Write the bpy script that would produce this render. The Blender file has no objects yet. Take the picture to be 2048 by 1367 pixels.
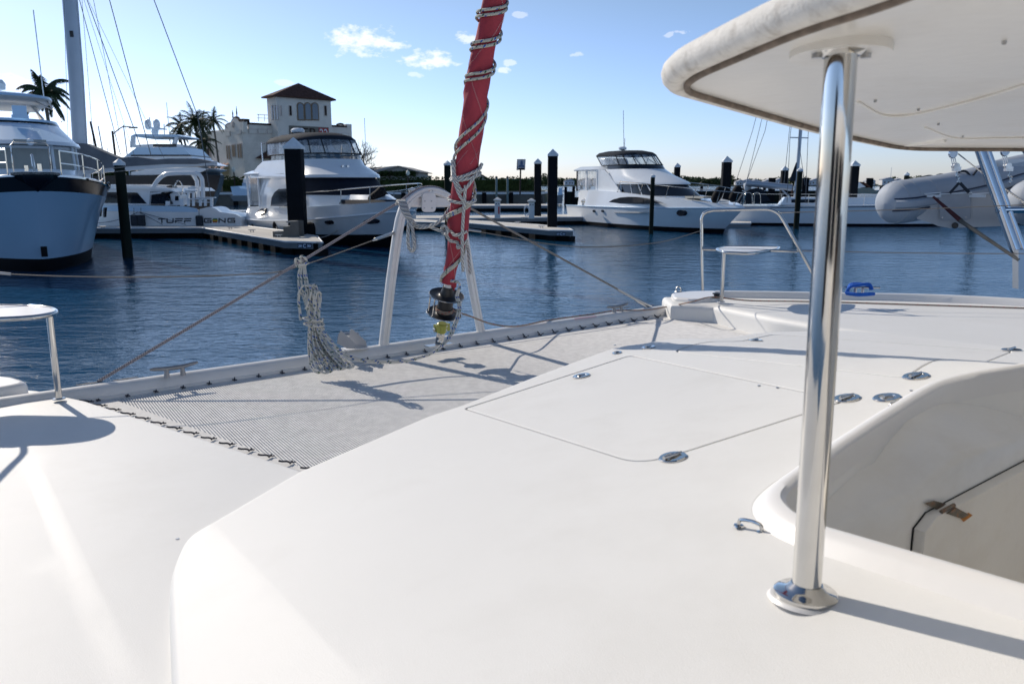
import bpy, math, random
import numpy as np
from mathutils import Vector, Matrix
from mathutils.geometry import delaunay_2d_cdt

random.seed(7)
SC = bpy.context.scene
COL = SC.collection
PI = math.pi
rad = math.radians

# ------------------------------------------------------------------ camera
CAMZ = 2.6
PITCH = rad(11.27)
FPX = 28 / 36 * 2048
cam_d = bpy.data.cameras.new('camera')
cam = bpy.data.objects.new('camera', cam_d)
COL.objects.link(cam)
cam.location = (0, 0, CAMZ)
cam.rotation_euler = (PI / 2 - PITCH, 0, 0)
cam_d.lens = 28
cam_d.sensor_width = 36
cam_d.clip_start = 0.05
cam_d.clip_end = 6000
cam_d.dof.use_dof = True
cam_d.dof.focus_distance = 5.4
cam_d.dof.aperture_fstop = 5.6
SC.camera = cam

# ------------------------------------------------------------------ light
SUN_AZ = (-0.69, 0.72)          # horizontal direction towards the sun
SUN_EL = rad(32)
sun_d = bpy.data.lights.new('sun', 'SUN')
sun_d.energy = 2.8
sun_d.angle = rad(0.5)
sun_d.color = (1.0, 0.915, 0.80)
sun = bpy.data.objects.new('sun', sun_d)
COL.objects.link(sun)
_s = Vector((SUN_AZ[0] * math.cos(SUN_EL), SUN_AZ[1] * math.cos(SUN_EL), math.sin(SUN_EL))).normalized()
sun.rotation_euler = _s.to_track_quat('Z', 'Y').to_euler()
sun.location = (-20, 20, 30)

world = bpy.data.worlds.new('World')
SC.world = world
world.use_nodes = True
wn = world.node_tree.nodes
wl = world.node_tree.links
wn.clear()
w_out = wn.new('ShaderNodeOutputWorld')
w_bg = wn.new('ShaderNodeBackground')
w_bg.inputs['Strength'].default_value = 0.064
sky = wn.new('ShaderNodeTexSky')
sky.sky_type = 'NISHITA'
sky.sun_disc = False
sky.sun_elevation = SUN_EL
sky.sun_rotation = math.atan2(SUN_AZ[0], SUN_AZ[1])
sky.altitude = 0
sky.air_density = 1.0
sky.dust_density = 0.3
sky.ozone_density = 1.0
w_tc = wn.new('ShaderNodeTexCoord')


def wmath(op, a, b=None, c=None):
    n = wn.new('ShaderNodeMath')
    n.operation = op
    for i, v in enumerate((a, b, c)):
        if v is None:
            continue
        if isinstance(v, (int, float)):
            n.inputs[i].default_value = v
        else:
            wl.new(v, n.inputs[i])
    return n.outputs[0]


def wdot(vec, d):
    n = wn.new('ShaderNodeVectorMath')
    n.operation = 'DOT_PRODUCT'
    wl.new(vec, n.inputs[0])
    n.inputs[1].default_value = d
    return n.outputs['Value']


def ray(px, py):
    u = (px - 1024) / FPX
    v = (683.5 - py) / FPX
    return Vector((u, math.cos(PITCH) + v * math.sin(PITCH), -math.sin(PITCH) + v * math.cos(PITCH)))


# small fair-weather clouds of the sky: each an uneven patch round its own direction
w_noise = wn.new('ShaderNodeTexNoise')
w_noise.inputs['Scale'].default_value = 52
w_noise.inputs['Detail'].default_value = 7
w_noise.inputs['Roughness'].default_value = 0.62
w_map = wn.new('ShaderNodeMapping')
w_map.inputs['Scale'].default_value = (1, 1, 1.9)
wl.new(w_tc.outputs['Generated'], w_map.inputs['Vector'])
wl.new(w_map.outputs['Vector'], w_noise.inputs['Vector'])
nz = wmath('SUBTRACT', w_noise.outputs['Fac'], 0.5)
cov = None
for (px, py, w, h, amp) in ((728, 82, 66, 25, 1.0), (722, 100, 50, 14, 1.0), (800, 90, 22, 8, .6), (852, 118, 52, 17, 1.0), (880, 128, 34, 12, .9),
                            (932, 75, 20, 10, .55), (1018, 126, 14, 6, .4), (1012, 140, 14, 5, .5), (1152, 110, 16, 5, .3), (1340, 70, 12, 5, .3),
                            (1366, 66, 18, 5, .3), (1040, 30, 18, 6, .3), (566, 166, 20, 6, .3), (830, 150, 16, 6, .35), (15, 165, 40, 14, .7)):
    d = ray(px, py).normalized()
    r = d.cross(Vector((0, 0, 1))).normalized()
    up = r.cross(d).normalized()
    a = wmath('DIVIDE', wdot(w_tc.outputs['Generated'], r), w / FPX)
    b = wmath('DIVIDE', wdot(w_tc.outputs['Generated'], up), h / FPX)
    f = wmath('GREATER_THAN', wdot(w_tc.outputs['Generated'], d), 0.5)
    q = wmath('ADD', wmath('MULTIPLY', a, a), wmath('MULTIPLY', b, b))
    q = wmath('SUBTRACT', 1.0, q)
    q = wmath('ADD', q, wmath('MULTIPLY', nz, 6.5))
    q = wmath('MULTIPLY', wmath('MAXIMUM', q, 0.0), f)
    q = wmath('MINIMUM', wmath('MULTIPLY', q, .55), amp)
    cov = q if cov is None else wmath('MAXIMUM', cov, q)
w_mix = wn.new('ShaderNodeMix')
w_mix.data_type = 'RGBA'
wl.new(cov, w_mix.inputs['Factor'])
w_mix.inputs['B'].default_value = (14.5, 14.5, 14.8, 1)
w_gam = wn.new('ShaderNodeGamma')
w_gam.inputs['Gamma'].default_value = 1.20
w_sep = wn.new('ShaderNodeSeparateXYZ')
wl.new(w_tc.outputs['Generated'], w_sep.inputs[0])
w_el = wn.new('ShaderNodeMapRange')
w_el.interpolation_type = 'SMOOTHSTEP'
w_el.inputs['From Min'].default_value = 0.0
w_el.inputs['From Max'].default_value = 0.30
wl.new(w_sep.outputs['Z'], w_el.inputs['Value'])
w_grade = wn.new('ShaderNodeMix')
w_grade.data_type = 'RGBA'
w_grade.inputs['A'].default_value = (.74, .86, 1.42, 1)     # low sky: haze scatters white-blue, not yellow
w_grade.inputs['B'].default_value = (.93, .88, .83, 1)
wl.new(w_el.outputs['Result'], w_grade.inputs['Factor'])
w_tint = wn.new('ShaderNodeVectorMath')
w_tint.operation = 'MULTIPLY'
wl.new(w_grade.outputs['Result'], w_tint.inputs[1])
wl.new(sky.outputs['Color'], w_gam.inputs['Color'])
wl.new(w_gam.outputs['Color'], w_tint.inputs[0])
wl.new(w_tint.outputs['Vector'], w_mix.inputs['A'])
wl.new(w_mix.outputs['Result'], w_bg.inputs['Color'])
wl.new(w_bg.outputs['Background'], w_out.inputs['Surface'])

SC.view_settings.view_transform = 'Standard'
SC.view_settings.look = 'None'
SC.view_settings.exposure = 0.40
SC.view_settings.gamma = 1
SC.view_settings.use_curve_mapping = False
SC.render.engine = 'CYCLES'
SC.cycles.max_bounces = 8
SC.cycles.transparent_max_bounces = 12
SC.cycles.use_denoising = True
SC.cycles.caustics_reflective = False


# ------------------------------------------------------------------ pixel helpers (place on real planes)
CAMP = Vector((0, 0, CAMZ))


def G(px, py, z):
    """point of the horizontal plane at height z seen at a pixel"""
    d = ray(px, py)
    return CAMP + d * ((z - CAMZ) / d.z)


def DP(px, py, t):
    return CAMP + ray(px, py) * t


def PL(px, py, p0, n):
    d = ray(px, py)
    return CAMP + d * ((Vector(p0) - CAMP).dot(Vector(n)) / d.dot(Vector(n)))


# ------------------------------------------------------------------ materials
MATS = {}


def mat(name, col, rough=0.5, metal=0.0, var=0.06, vscale=6.0, bump=0.0, bscale=60.0, spec=0.5, alpha=1.0, trans=0.0, dirt=None, dscale=3.0, damt=0.3, coat=0.0, stretch=None):
    if name in MATS:
        return MATS[name]
    m = bpy.data.materials.new(name)
    m.use_nodes = True
    nt = m.node_tree
    b = nt.nodes['Principled BSDF']
    tc = nt.nodes.new('ShaderNodeTexCoord')
    src = tc.outputs['Object']
    if stretch:
        mp = nt.nodes.new('ShaderNodeMapping')
        mp.inputs['Scale'].default_value = stretch
        nt.links.new(src, mp.inputs['Vector'])
        src = mp.outputs['Vector']
    n = nt.nodes.new('ShaderNodeTexNoise')
    n.inputs['Scale'].default_value = vscale
    n.inputs['Detail'].default_value = 5
    nt.links.new(src, n.inputs['Vector'])
    mr = nt.nodes.new('ShaderNodeMapRange')
    mr.inputs['From Min'].default_value = 0.3
    mr.inputs['From Max'].default_value = 0.7
    mr.inputs['To Min'].default_value = 1 - var
    mr.inputs['To Max'].default_value = 1 + var
    nt.links.new(n.outputs['Fac'], mr.inputs['Value'])
    mx = nt.nodes.new('ShaderNodeVectorMath')
    mx.operation = 'SCALE'
    mx.inputs[0].default_value = col
    nt.links.new(mr.outputs['Result'], mx.inputs['Scale'])
    cout = mx.outputs['Vector']
    if dirt:
        n2 = nt.nodes.new('ShaderNodeTexNoise')
        n2.inputs['Scale'].default_value = dscale
        n2.inputs['Detail'].default_value = 8
        n2.inputs['Roughness'].default_value = 0.65
        nt.links.new(src, n2.inputs['Vector'])
        m2 = nt.nodes.new('ShaderNodeMapRange')
        m2.inputs['From Min'].default_value = 0.5
        m2.inputs['From Max'].default_value = 0.72
        m2.inputs['To Max'].default_value = damt
        nt.links.new(n2.outputs['Fac'], m2.inputs['Value'])
        mm = nt.nodes.new('ShaderNodeMix')
        mm.data_type = 'RGBA'
        nt.links.new(m2.outputs['Result'], mm.inputs['Factor'])
        nt.links.new(cout, mm.inputs['A'])
        mm.inputs['B'].default_value = (*dirt, 1)
        cout = mm.outputs['Result']
    nt.links.new(cout, b.inputs['Base Color'])
    b.inputs['Roughness'].default_value = rough
    b.inputs['Metallic'].default_value = metal
    b.inputs['Specular IOR Level'].default_value = spec
    b.inputs['Alpha'].default_value = alpha
    b.inputs['Transmission Weight'].default_value = trans
    b.inputs['Coat Weight'].default_value = coat
    if bump:
        n3 = nt.nodes.new('ShaderNodeTexNoise')
        n3.inputs['Scale'].default_value = bscale
        n3.inputs['Detail'].default_value = 4
        nt.links.new(src, n3.inputs['Vector'])
        bp = nt.nodes.new('ShaderNodeBump')
        bp.inputs['Strength'].default_value = 1
        bp.inputs['Distance'].default_value = bump
        nt.links.new(n3.outputs['Fac'], bp.inputs['Height'])
        nt.links.new(bp.outputs['Normal'], b.inputs['Normal'])
    MATS[name] = m
    return m


def rope_mat(name, col, fleck=None, fleck2=None, lay=60.0, depth=0.003, turns=1, lo=0.55):
    """rope: strands laid round the line, flecks woven in; reads the tube's own coordinates"""
    m = bpy.data.materials.new(name)
    m.use_nodes = True
    nt = m.node_tree
    b = nt.nodes['Principled BSDF']
    b.inputs['Roughness'].default_value = 0.8
    at = nt.nodes.new('ShaderNodeAttribute')
    at.attribute_name = 'ruv'
    sp = nt.nodes.new('ShaderNodeSeparateXYZ')
    nt.links.new(at.outputs['Vector'], sp.inputs[0])

    def M(op, a, c=None):
        n = nt.nodes.new('ShaderNodeMath')
        n.operation = op
        for i, v in enumerate((a, c)):
            if v is None:
                continue
            if isinstance(v, (int, float)):
                n.inputs[i].default_value = v
            else:
                nt.links.new(v, n.inputs[i])
        return n.outputs[0]
    ph = M('ADD', M('MULTIPLY', sp.outputs['X'], 2 * PI * 3 * turns), M('MULTIPLY', sp.outputs['Y'], 2 * PI * lay))
    s = M('SINE', ph)
    base = nt.nodes.new('ShaderNodeMapRange')
    base.inputs['From Min'].default_value = -1
    base.inputs['To Min'].default_value = lo  # shade in the grooves between strands is put into the colour
    base.inputs['To Max'].default_value = 1.0
    nt.links.new(s, base.inputs['Value'])
    v = nt.nodes.new('ShaderNodeVectorMath')
    v.operation = 'SCALE'
    v.inputs[0].default_value = col
    nt.links.new(base.outputs['Result'], v.inputs['Scale'])
    c = v.outputs['Vector']
    for k, fl in enumerate((fleck, fleck2)):
        if not fl:
            continue
        f1 = M('GREATER_THAN', M('SINE', M('ADD', M('MULTIPLY', sp.outputs['X'], 2 * PI), M('MULTIPLY', sp.outputs['Y'], 2 * PI * (13 + 5 * k)))), 0.80)
        f2 = M('GREATER_THAN', M('SINE', M('MULTIPLY', sp.outputs['Y'], 2 * PI * (26 + 4 * k))), 0.35)
        mm = nt.nodes.new('ShaderNodeMix')
        mm.data_type = 'RGBA'
        nt.links.new(M('MULTIPLY', f1, f2), mm.inputs['Factor'])
        nt.links.new(c, mm.inputs['A'])
        mm.inputs['B'].default_value = (*fl, 1)
        c = mm.outputs['Result']
    nt.links.new(c, b.inputs['Base Color'])
    bp = nt.nodes.new('ShaderNodeBump')
    bp.inputs['Distance'].default_value = depth
    nt.links.new(s, bp.inputs['Height'])
    nt.links.new(bp.outputs['Normal'], b.inputs['Normal'])
    MATS[name] = m
    return m


# ------------------------------------------------------------------ mesh builder
class MB:
    def __init__(self):
        self.v = []
        self.f = []
        self.uv = {}

    def add(self, vs, fs):
        o = len(self.v)
        self.v += [tuple(p) for p in vs]
        self.f += [tuple(i + o for i in f) for f in fs]
        return o

    def box(self, c, s, rz=0.0, M=None):
        x, y, z = s[0] / 2, s[1] / 2, s[2] / 2
        vs = [Vector((sx * x, sy * y, sz * z)) for sz in (-1, 1) for sy in (-1, 1) for sx in (-1, 1)]
        R = M if M is not None else Matrix.Rotation(rz, 3, 'Z')
        vs = [R @ p + Vector(c) for p in vs]
        self.add(vs, [(0, 2, 3, 1), (4, 5, 7, 6), (0, 1, 5, 4), (2, 6, 7, 3), (0, 4, 6, 2), (1, 3, 7, 5)])
        return self

    def tube(self, pts, r, seg=8, closed=False, caps=True, flat=1.0):
        pts = [Vector(p) for p in pts]
        n = len(pts)
        rs = r if isinstance(r, (list, tuple)) else [r] * n
        tang = []
        for i in range(n):
            a = pts[(i - 1) % n] if (closed or i > 0) else pts[i]
            b = pts[(i + 1) % n] if (closed or i < n - 1) else pts[i]
            t = (b - a)
            tang.append(t.normalized() if t.length > 1e-9 else Vector((0, 0, 1)))
        up = Vector((0, 0, 1)) if abs(tang[0].z) < 0.9 else Vector((1, 0, 0))
        nrm = (up - tang[0] * up.dot(tang[0])).normalized()
        base = len(self.v)
        length = 0.0
        rings = n + 1 if closed else n
        n0 = nrm.copy()
        for i in range(rings):
            k = i % n
            t = tang[k]
            nrm = nrm - t * nrm.dot(t)
            nrm = nrm.normalized() if nrm.length > 1e-9 else t.orthogonal().normalized()
            bn = t.cross(nrm)
            if i > 0:
                length += (pts[k] - pts[(i - 1) % n]).length
            for j in range(seg + 1):
                a = 2 * PI * j / seg
                self.uv[len(self.v)] = (j / seg, length)
                self.v.append(tuple(pts[k] + nrm * (math.cos(a) * rs[k]) + bn * (math.sin(a) * rs[k] * flat)))
        w = seg + 1
        for i in range(rings - 1):
            for j in range(seg):
                self.f.append((base + i * w + j, base + i * w + j + 1, base + (i + 1) * w + j + 1, base + (i + 1) * w + j))
        if caps and not closed:
            self.f.append(tuple(base + j for j in range(seg))[::-1])
            self.f.append(tuple(base + (n - 1) * w + j for j in range(seg)))
        return self

    def lathe(self, prof, o=(0, 0, 0), axis=(0, 0, 1), seg=20, cap=True):
        ax = Vector(axis).normalized()
        a = ax.orthogonal().normalized()
        b = ax.cross(a)
        o = Vector(o)
        base = len(self.v)
        for (r, h) in prof:
            for j in range(seg):
                t = 2 * PI * j / seg
                self.v.append(tuple(o + ax * h + a * (r * math.cos(t)) + b * (r * math.sin(t))))
        for i in range(len(prof) - 1):
            for j in range(seg):
                k = (j + 1) % seg
                self.f.append((base + i * seg + j, base + i * seg + k, base + (i + 1) * seg + k, base + (i + 1) * seg + j))
        if cap:
            self.f.append(tuple(base + j for j in range(seg))[::-1])
            self.f.append(tuple(base + (len(prof) - 1) * seg + j for j in range(seg)))
        return self

    def loft(self, rings, closed=False, caps=(False, False)):
        n = len(rings[0])
        base = len(self.v)
        for r in rings:
            self.v += [tuple(p) for p in r]
        m = n if closed else n - 1
        for i in range(len(rings) - 1):
            for j in range(m):
                k = (j + 1) % n
                self.f.append((base + i * n + j, base + i * n + k, base + (i + 1) * n + k, base + (i + 1) * n + j))
        if caps[0]:
            self.f.append(tuple(base + j for j in range(n))[::-1])
        if caps[1]:
            self.f.append(tuple(base + (len(rings) - 1) * n + j for j in range(n)))
        return self

    def prism(self, a, b):
        """closed solid between polygon a and polygon b (same count)"""
        return self.loft([a, b], closed=True, caps=(True, True))

    def build(self, name, m, parent=None, world_space=False, smooth=True, angle=38, weld=False):
        me = bpy.data.meshes.new(name)
        vs = self.v
        if parent is not None and world_space:
            inv = parent_matrix(parent).inverted()
            vs = [tuple(inv @ Vector(p)) for p in vs]
        me.from_pydata(vs, [], self.f)
        if self.uv:
            at = me.attributes.new('ruv', 'FLOAT_VECTOR', 'POINT')
            data = np.zeros((len(vs), 3), dtype=np.float32)
            for i, (a, b) in self.uv.items():
                data[i, 0] = a
                data[i, 1] = b
            at.data.foreach_set('vector', data.ravel())
        me.materials.append(m)
        if smooth:
            me.polygons.foreach_set('use_smooth', [True] * len(me.polygons))
            me.set_sharp_from_angle(angle=rad(angle))
        me.update()
        o = bpy.data.objects.new(name, me)
        COL.objects.link(o)
        if parent is not None:
            o.parent = parent
        return o


def parent_matrix(o):
    m = Matrix.LocRotScale(o.location, o.rotation_euler, o.scale)
    return parent_matrix(o.parent) @ m if o.parent else m


def tag(o, label=None, cat=None, group=None, kind=None):
    if label:
        o['label'] = label
    if cat:
        o['category'] = cat
    if group:
        o['group'] = group
    if kind:
        o['kind'] = kind
    return o


def thing(name, label, cat, loc=(0, 0, 0), rz=0.0, group=None):
    o = bpy.data.objects.new(name, None)
    o.empty_display_size = 0.3
    COL.objects.link(o)
    o.location = loc
    o.rotation_euler = (0, 0, rz)
    return tag(o, label, cat, group)


def dup(o, parent=None, **kw):
    c = o.copy()
    COL.objects.link(c)
    if parent is not None:
        c.parent = parent
    for ch in list(o.children):
        dup(ch, c)
    for k, v in kw.items():
        if k == 'label':
            c['label'] = v
        else:
            setattr(c, k, v)
    return c


def spline(pts, n=8, closed=False):
    pts = [Vector(p) for p in pts]
    out = []
    N = len(pts)
    rng = range(N) if closed else range(N - 1)
    for i in rng:
        p0 = pts[(i - 1) % N] if (closed or i > 0) else pts[i] * 2 - pts[i + 1]
        p1 = pts[i]
        p2 = pts[(i + 1) % N]
        p3 = pts[(i + 2) % N] if (closed or i < N - 2) else pts[i + 1] * 2 - pts[i]
        for k in range(n):
            t = k / n
            out.append(0.5 * ((2 * p1) + (p2 - p0) * t + (2 * p0 - 5 * p1 + 4 * p2 - p3) * t * t + (3 * p1 - p0 - 3 * p2 + p3) * t ** 3))
    if not closed:
        out.append(pts[-1])
    return out


def sag(a, b, s, n=16):
    a, b = Vector(a), Vector(b)
    return [a.lerp(b, i / n) - Vector((0, 0, 4 * s * (i / n) * (1 - i / n))) for i in range(n + 1)]


def fillet(poly, r, n=5):
    """round the corners of a closed 2D polygon; r a number or one per corner"""
    out = []
    N = len(poly)
    for i in range(N):
        p = Vector(poly[i])
        a = Vector(poly[i - 1]) - p
        b = Vector(poly[(i + 1) % N]) - p
        rr = r[i] if isinstance(r, (list, tuple)) else r
        rr = min(rr, a.length * 0.48, b.length * 0.48)
        if rr < 1e-4:
            out.append(tuple(p))
            continue
        p0 = p + a.normalized() * rr
        p2 = p + b.normalized() * rr
        for k in range(n + 1):
            t = k / n
            out.append(tuple(p0 * (1 - t) ** 2 + p * 2 * t * (1 - t) + p2 * t * t))
    return out


def area2(poly):
    return 0.5 * sum(poly[i - 1][0] * poly[i][1] - poly[i][0] * poly[i - 1][1] for i in range(len(poly)))


def inpoly(x, y, poly):
    c = False
    j = len(poly) - 1
    for i in range(len(poly)):
        if (poly[i][1] > y) != (poly[j][1] > y) and x < (poly[j][0] - poly[i][0]) * (y - poly[i][1]) / (poly[j][1] - poly[i][1]) + poly[i][0]:
            c = not c
        j = i
    return c


def densify(poly, step):
    out = []
    for i in range(len(poly)):
        a, b = Vector(poly[i]), Vector(poly[(i + 1) % len(poly)])
        n = max(1, int((b - a).length / step))
        out += [tuple(a.lerp(b, k / n)) for k in range(n)]
    return out


def plate(outline, hf, holes=(), step=0.08, er=0.012, depth=0.06, lines=(), dens=0.1, hole_depth=0.04, hole_er=0.006, mb=None):
    """sheet following height function hf, cut to outline and holes, with rounded-over edges"""
    mb = mb or MB()
    outline = densify(outline if area2(outline) > 0 else outline[::-1], dens)
    holes = [densify(h if area2(h) < 0 else h[::-1], dens) for h in holes]
    pts = [Vector(p) for p in outline]
    edges = [(i, (i + 1) % len(outline)) for i in range(len(outline))]
    for h in holes:
        o = len(pts)
        pts += [Vector(p) for p in h]
        edges += [(o + i, o + (i + 1) % len(h)) for i in range(len(h))]
    for ln in lines:
        o = len(pts)
        pts += [Vector(p) for p in ln]
        edges += [(o + i, o + i + 1) for i in range(len(ln) - 1)]
    xs = [p[0] for p in outline]
    ys = [p[1] for p in outline]
    x = min(xs) + step / 2
    while x < max(xs):
        y = min(ys) + step / 2
        while y < max(ys):
            if inpoly(x, y, outline) and not any(inpoly(x, y, h) for h in holes):
                pts.append(Vector((x + random.uniform(-.1, .1) * step, y + random.uniform(-.1, .1) * step)))
            y += step
        x += step
    vs, _, fs, *_ = delaunay_2d_cdt(pts, edges, [], 0, 1e-5)
    keep = []
    for f in fs:
        cx = sum(vs[i][0] for i in f) / 3
        cy = sum(vs[i][1] for i in f) / 3
        if inpoly(cx, cy, outline) and not any(inpoly(cx, cy, h) for h in holes):
            a, b, c = (vs[i] for i in f)
            if (b[0] - a[0]) * (c[1] - a[1]) - (b[1] - a[1]) * (c[0] - a[0]) < 0:
                f = f[::-1]
            keep.append(tuple(f))
    mb.add([(p[0], p[1], hf(p[0], p[1])) for p in vs], keep)
    for poly, r, dp in [(outline, er, depth)] + [(h, hole_er, hole_depth) for h in holes]:
        n = len(poly)
        nr = []
        for i in range(n):
            a, b = Vector(poly[i - 1]), Vector(poly[(i + 1) % n])
            t = (b - a).normalized()
            nr.append(Vector((t.y, -t.x)))
        rings = []
        for k in range(5):
            a = k / 4 * PI / 2
            rings.append([(poly[i][0] + nr[i].x * r * math.sin(a), poly[i][1] + nr[i].y * r * math.sin(a), hf(*poly[i]) - r * (1 - math.cos(a))) for i in range(n)])
        rings.append([(p[0], p[1], p[2] - dp) for p in rings[-1]])
        rings = [list(reversed(q)) for q in rings]
        mb.loft(rings, closed=True)
    return mb

# ------------------------------------------------------------------ material library
M_GEL = mat('gelcoat_white', (.82, .80, .775), .38, var=.015, vscale=2, bump=.0004, bscale=25, coat=.15, dirt=(.62, .60, .56), dscale=2.5, damt=.12)
M_DECK = mat('nonskid_deck', (.81, .80, .775), .55, var=.02, vscale=1.4, bump=.0009, bscale=420, dirt=(.60, .58, .53), dscale=1.7, damt=.20)
M_LID = mat('locker_lid_nonskid', (.80, .79, .765), .55, var=.02, vscale=1.8, bump=.0009, bscale=420, dirt=(.58, .56, .52), dscale=2.6, damt=.22)
M_CREAM = mat('cream_moulding', (.88, .86, .82), .22, var=.03, vscale=1.6, bump=.0005, bscale=30, dirt=(.66, .60, .50), dscale=2.2, damt=.35)
M_EDGE = mat('weathered_edge_trim', (.76, .73, .68), .8, var=.08, vscale=30, bump=.0016, bscale=160, dirt=(.30, .25, .20), dscale=24, damt=.6)
M_STEEL = mat('polished_steel', (.64, .63, .61), .07, 1.0, var=.03, vscale=20, bump=.0002, bscale=8)
M_DULL = mat('dull_steel', (.52, .52, .52), .32, 1.0, var=.12, vscale=40)
M_ALU = mat('painted_aluminium', (.80, .79, .77), .33, 0.0, var=.03, vscale=9, bump=.0004, bscale=40, dirt=(.42, .40, .37), dscale=6, damt=.25)
M_WEB = mat('net_webbing', (.76, .745, .72), .85, var=.06, vscale=40, bump=.001, bscale=300, dirt=(.45, .43, .40), dscale=9, damt=.35)
M_NET = mat('net_strand', (.78, .765, .745), .85, var=.10, vscale=25)
M_CORD = mat('dark_lacing_cord', (.035, .035, .05), .7, var=.2, vscale=60)
M_BLACK = mat('black_plastic', (.018, .018, .02), .38, var=.2, vscale=30, bump=.0006, bscale=80)
M_RED = mat('red_sailcloth', (.37, .035, .055), .75, var=.14, vscale=5, bump=.006, bscale=9, dirt=(.25, .02, .035), dscale=7, damt=.5)
M_STITCH = mat('pale_stitching', (.62, .38, .38), .8, var=.1)
M_YEL = mat('yellow_green_paint', (.36, .37, .07), .4, var=.06, vscale=30, dirt=(.30, .30, .08), dscale=30, damt=.4)
M_BLUEROPE = rope_mat('blue_rope', (.004, .12, .58), lay=90, lo=.85, depth=.001)
M_RUST = mat('rusty_hinge', (.17, .15, .12), .45, .3, var=.3, vscale=60, dirt=(.30, .10, .02), dscale=60, damt=.95)
M_STAIN = mat('rust_stain', (.50, .20, .04), .7, var=.25, vscale=80)
M_DARKGAP = mat('dark_gap', (.02, .02, .02), .9)
M_R3 = rope_mat('white_laid_rope', (.86, .85, .82), lay=30, depth=.006)
M_BRAID = rope_mat('white_braid_rope', (.70, .68, .62), (.01, .09, .40), (.02, .09, .05), lay=110, depth=.0008, lo=.84)
M_BRAID2 = rope_mat('grey_braid_rope', (.58, .56, .48), (.01, .10, .42), (.02, .10, .05), lay=110, depth=.0008, lo=.84)
M_FURL = rope_mat('red_flecked_line', (.42, .33, .27), (.40, .05, .04), None, lay=120, depth=.001)
M_WIRE = rope_mat('laid_wire', (.42, .38, .34), lay=55, depth=.003)
M_BRIDLE = rope_mat('purple_grey_bridle', (.44, .40, .43), None, None, lay=75, depth=.003, lo=.6)

# ------------------------------------------------------------------ our boat: frame of reference
FW = Vector((-.62, .79))
SB = Vector((.79, .62))
NOSE = Vector((.55, 4.08))


def sstep(a, b, x):
    t = max(0.0, min(1.0, (x - a) / (b - a)))
    return t * t * (3 - 2 * t)


_w1, _w2, _w3 = Vector((-.995, 2.5, -1.11)), Vector((-.29, 1.4, -.962)), Vector((-.744, 1.63, -1.086))
_wn = (_w2 - _w1).cross(_w3 - _w1)


def hc(x, y):
    """top of the raised centre deck"""
    r = Vector((x, y)) - NOSE
    s, f = r.dot(SB), r.dot(FW)
    dp = .85 - .136 * s + .128 * f
    ds = .85 + .03 * s + .07 * f
    k = sstep(-.12, .75, s)
    z = -(dp * (1 - k) + ds * k)
    zw = _w1.z - (_wn.x * (x - _w1.x) + _wn.y * (y - _w1.y)) / _wn.z
    d = zw - z
    return CAMZ + (z if d > 0 else zw)


def hp(x, y):
    """port hull deck, with the low bevel that runs fore and aft"""
    d = (Vector((x, y)) - Vector((-.86, 1.66))).dot(Vector((-.80, -.60)))
    return CAMZ - 1.134 - .007 * sstep(0, .06, d)


def hs(x, y):
    r = Vector((x, y)) - Vector((-.5, 5.4))
    f = r.dot(FW)
    return CAMZ - (1.04 + .03 * f)


def hit(px, py, h):
    d = ray(px, py)
    a, b = .4, 14.0
    t = a
    prev = a
    while t < b:
        p = CAMP + d * t
        if p.z < h(p.x, p.y):
            break
        prev = t
        t += .05
    lo, hi = prev, t
    for _ in range(24):
        m = (lo + hi) / 2
        p = CAMP + d * m
        if p.z < h(p.x, p.y):
            hi = m
        else:
            lo = m
    return CAMP + d * hi


def hx(px, py, h):
    p = hit(px, py, h)
    return (p.x, p.y)


BOAT = thing('catamaran', 'white sailing catamaran whose broad foredeck, trampoline net and steel-posted hardtop fill the foreground', 'catamaran', (0, 3, 1.4))


def part(mb, name, m, parent=BOAT, **k):
    return mb.build(name, m, parent, world_space=True, **k)


# --- port hull deck
port = [hx(165, 802, hp), hx(605, 945, hp), (-.5, 2.3), (-.2, 1.2), (.2, -.8), (-1.4, -1.2), (-3.3, 1.6), (-3.5, 3.0), (-3.3, 4.35), hx(-60, 775, hp), hx(72, 782, hp)]
part(plate(port, hp, step=.09, er=.02, depth=1.35, lines=[[(-2.02, 3.22), (-.86, 1.66)], [(-2.068, 3.184), (-.908, 1.624)]]), 'port_deck', M_DECK)
hk = lambda x, y: CAMZ - 1.065
blk = [hx(-280, 742, hk), hx(-60, 746, hk), hx(20, 755, hk), hx(44, 764, hk), hx(8, 771, hk), hx(-130, 788, hk), hx(-320, 824, hk)]
part(plate(fillet(blk, .05), hk, step=.2, er=.035, depth=.10), 'bow_moulding', M_GEL)

# --- centre deck
cl = [hx(605, 943, hc), hx(860, 833, hc), hx(925, 812, hc), hx(1077, 752, hc), hx(1180, 714, hc), hx(1228, 697, hc), hx(1256, 691, hc), hx(1290, 687, hc), hx(1469, 674, hc), hx(1507, 667, hc), hx(1560, 663, hc), hx(1690, 661, hc), hx(1760, 666, hc), hx(2048, 697, hc)]
q = Vector(cl[-1])
cl += [tuple(q + Vector((.62, -.79)) * 3.2), (3.6, -1.2), (.3, -1.2)]
l1 = [(p.x, p.y) for p in spline([(*hx(x, y, hc), 0) for x, y in ((374, 1420), (367, 1300), (360, 1200), (359, 1150), (366, 1115), (381, 1083), (402, 1062), (430, 1046))], 4)]
cl += [tuple(Vector(l1[0]) + Vector((.35, -1.3)))] + l1

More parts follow.
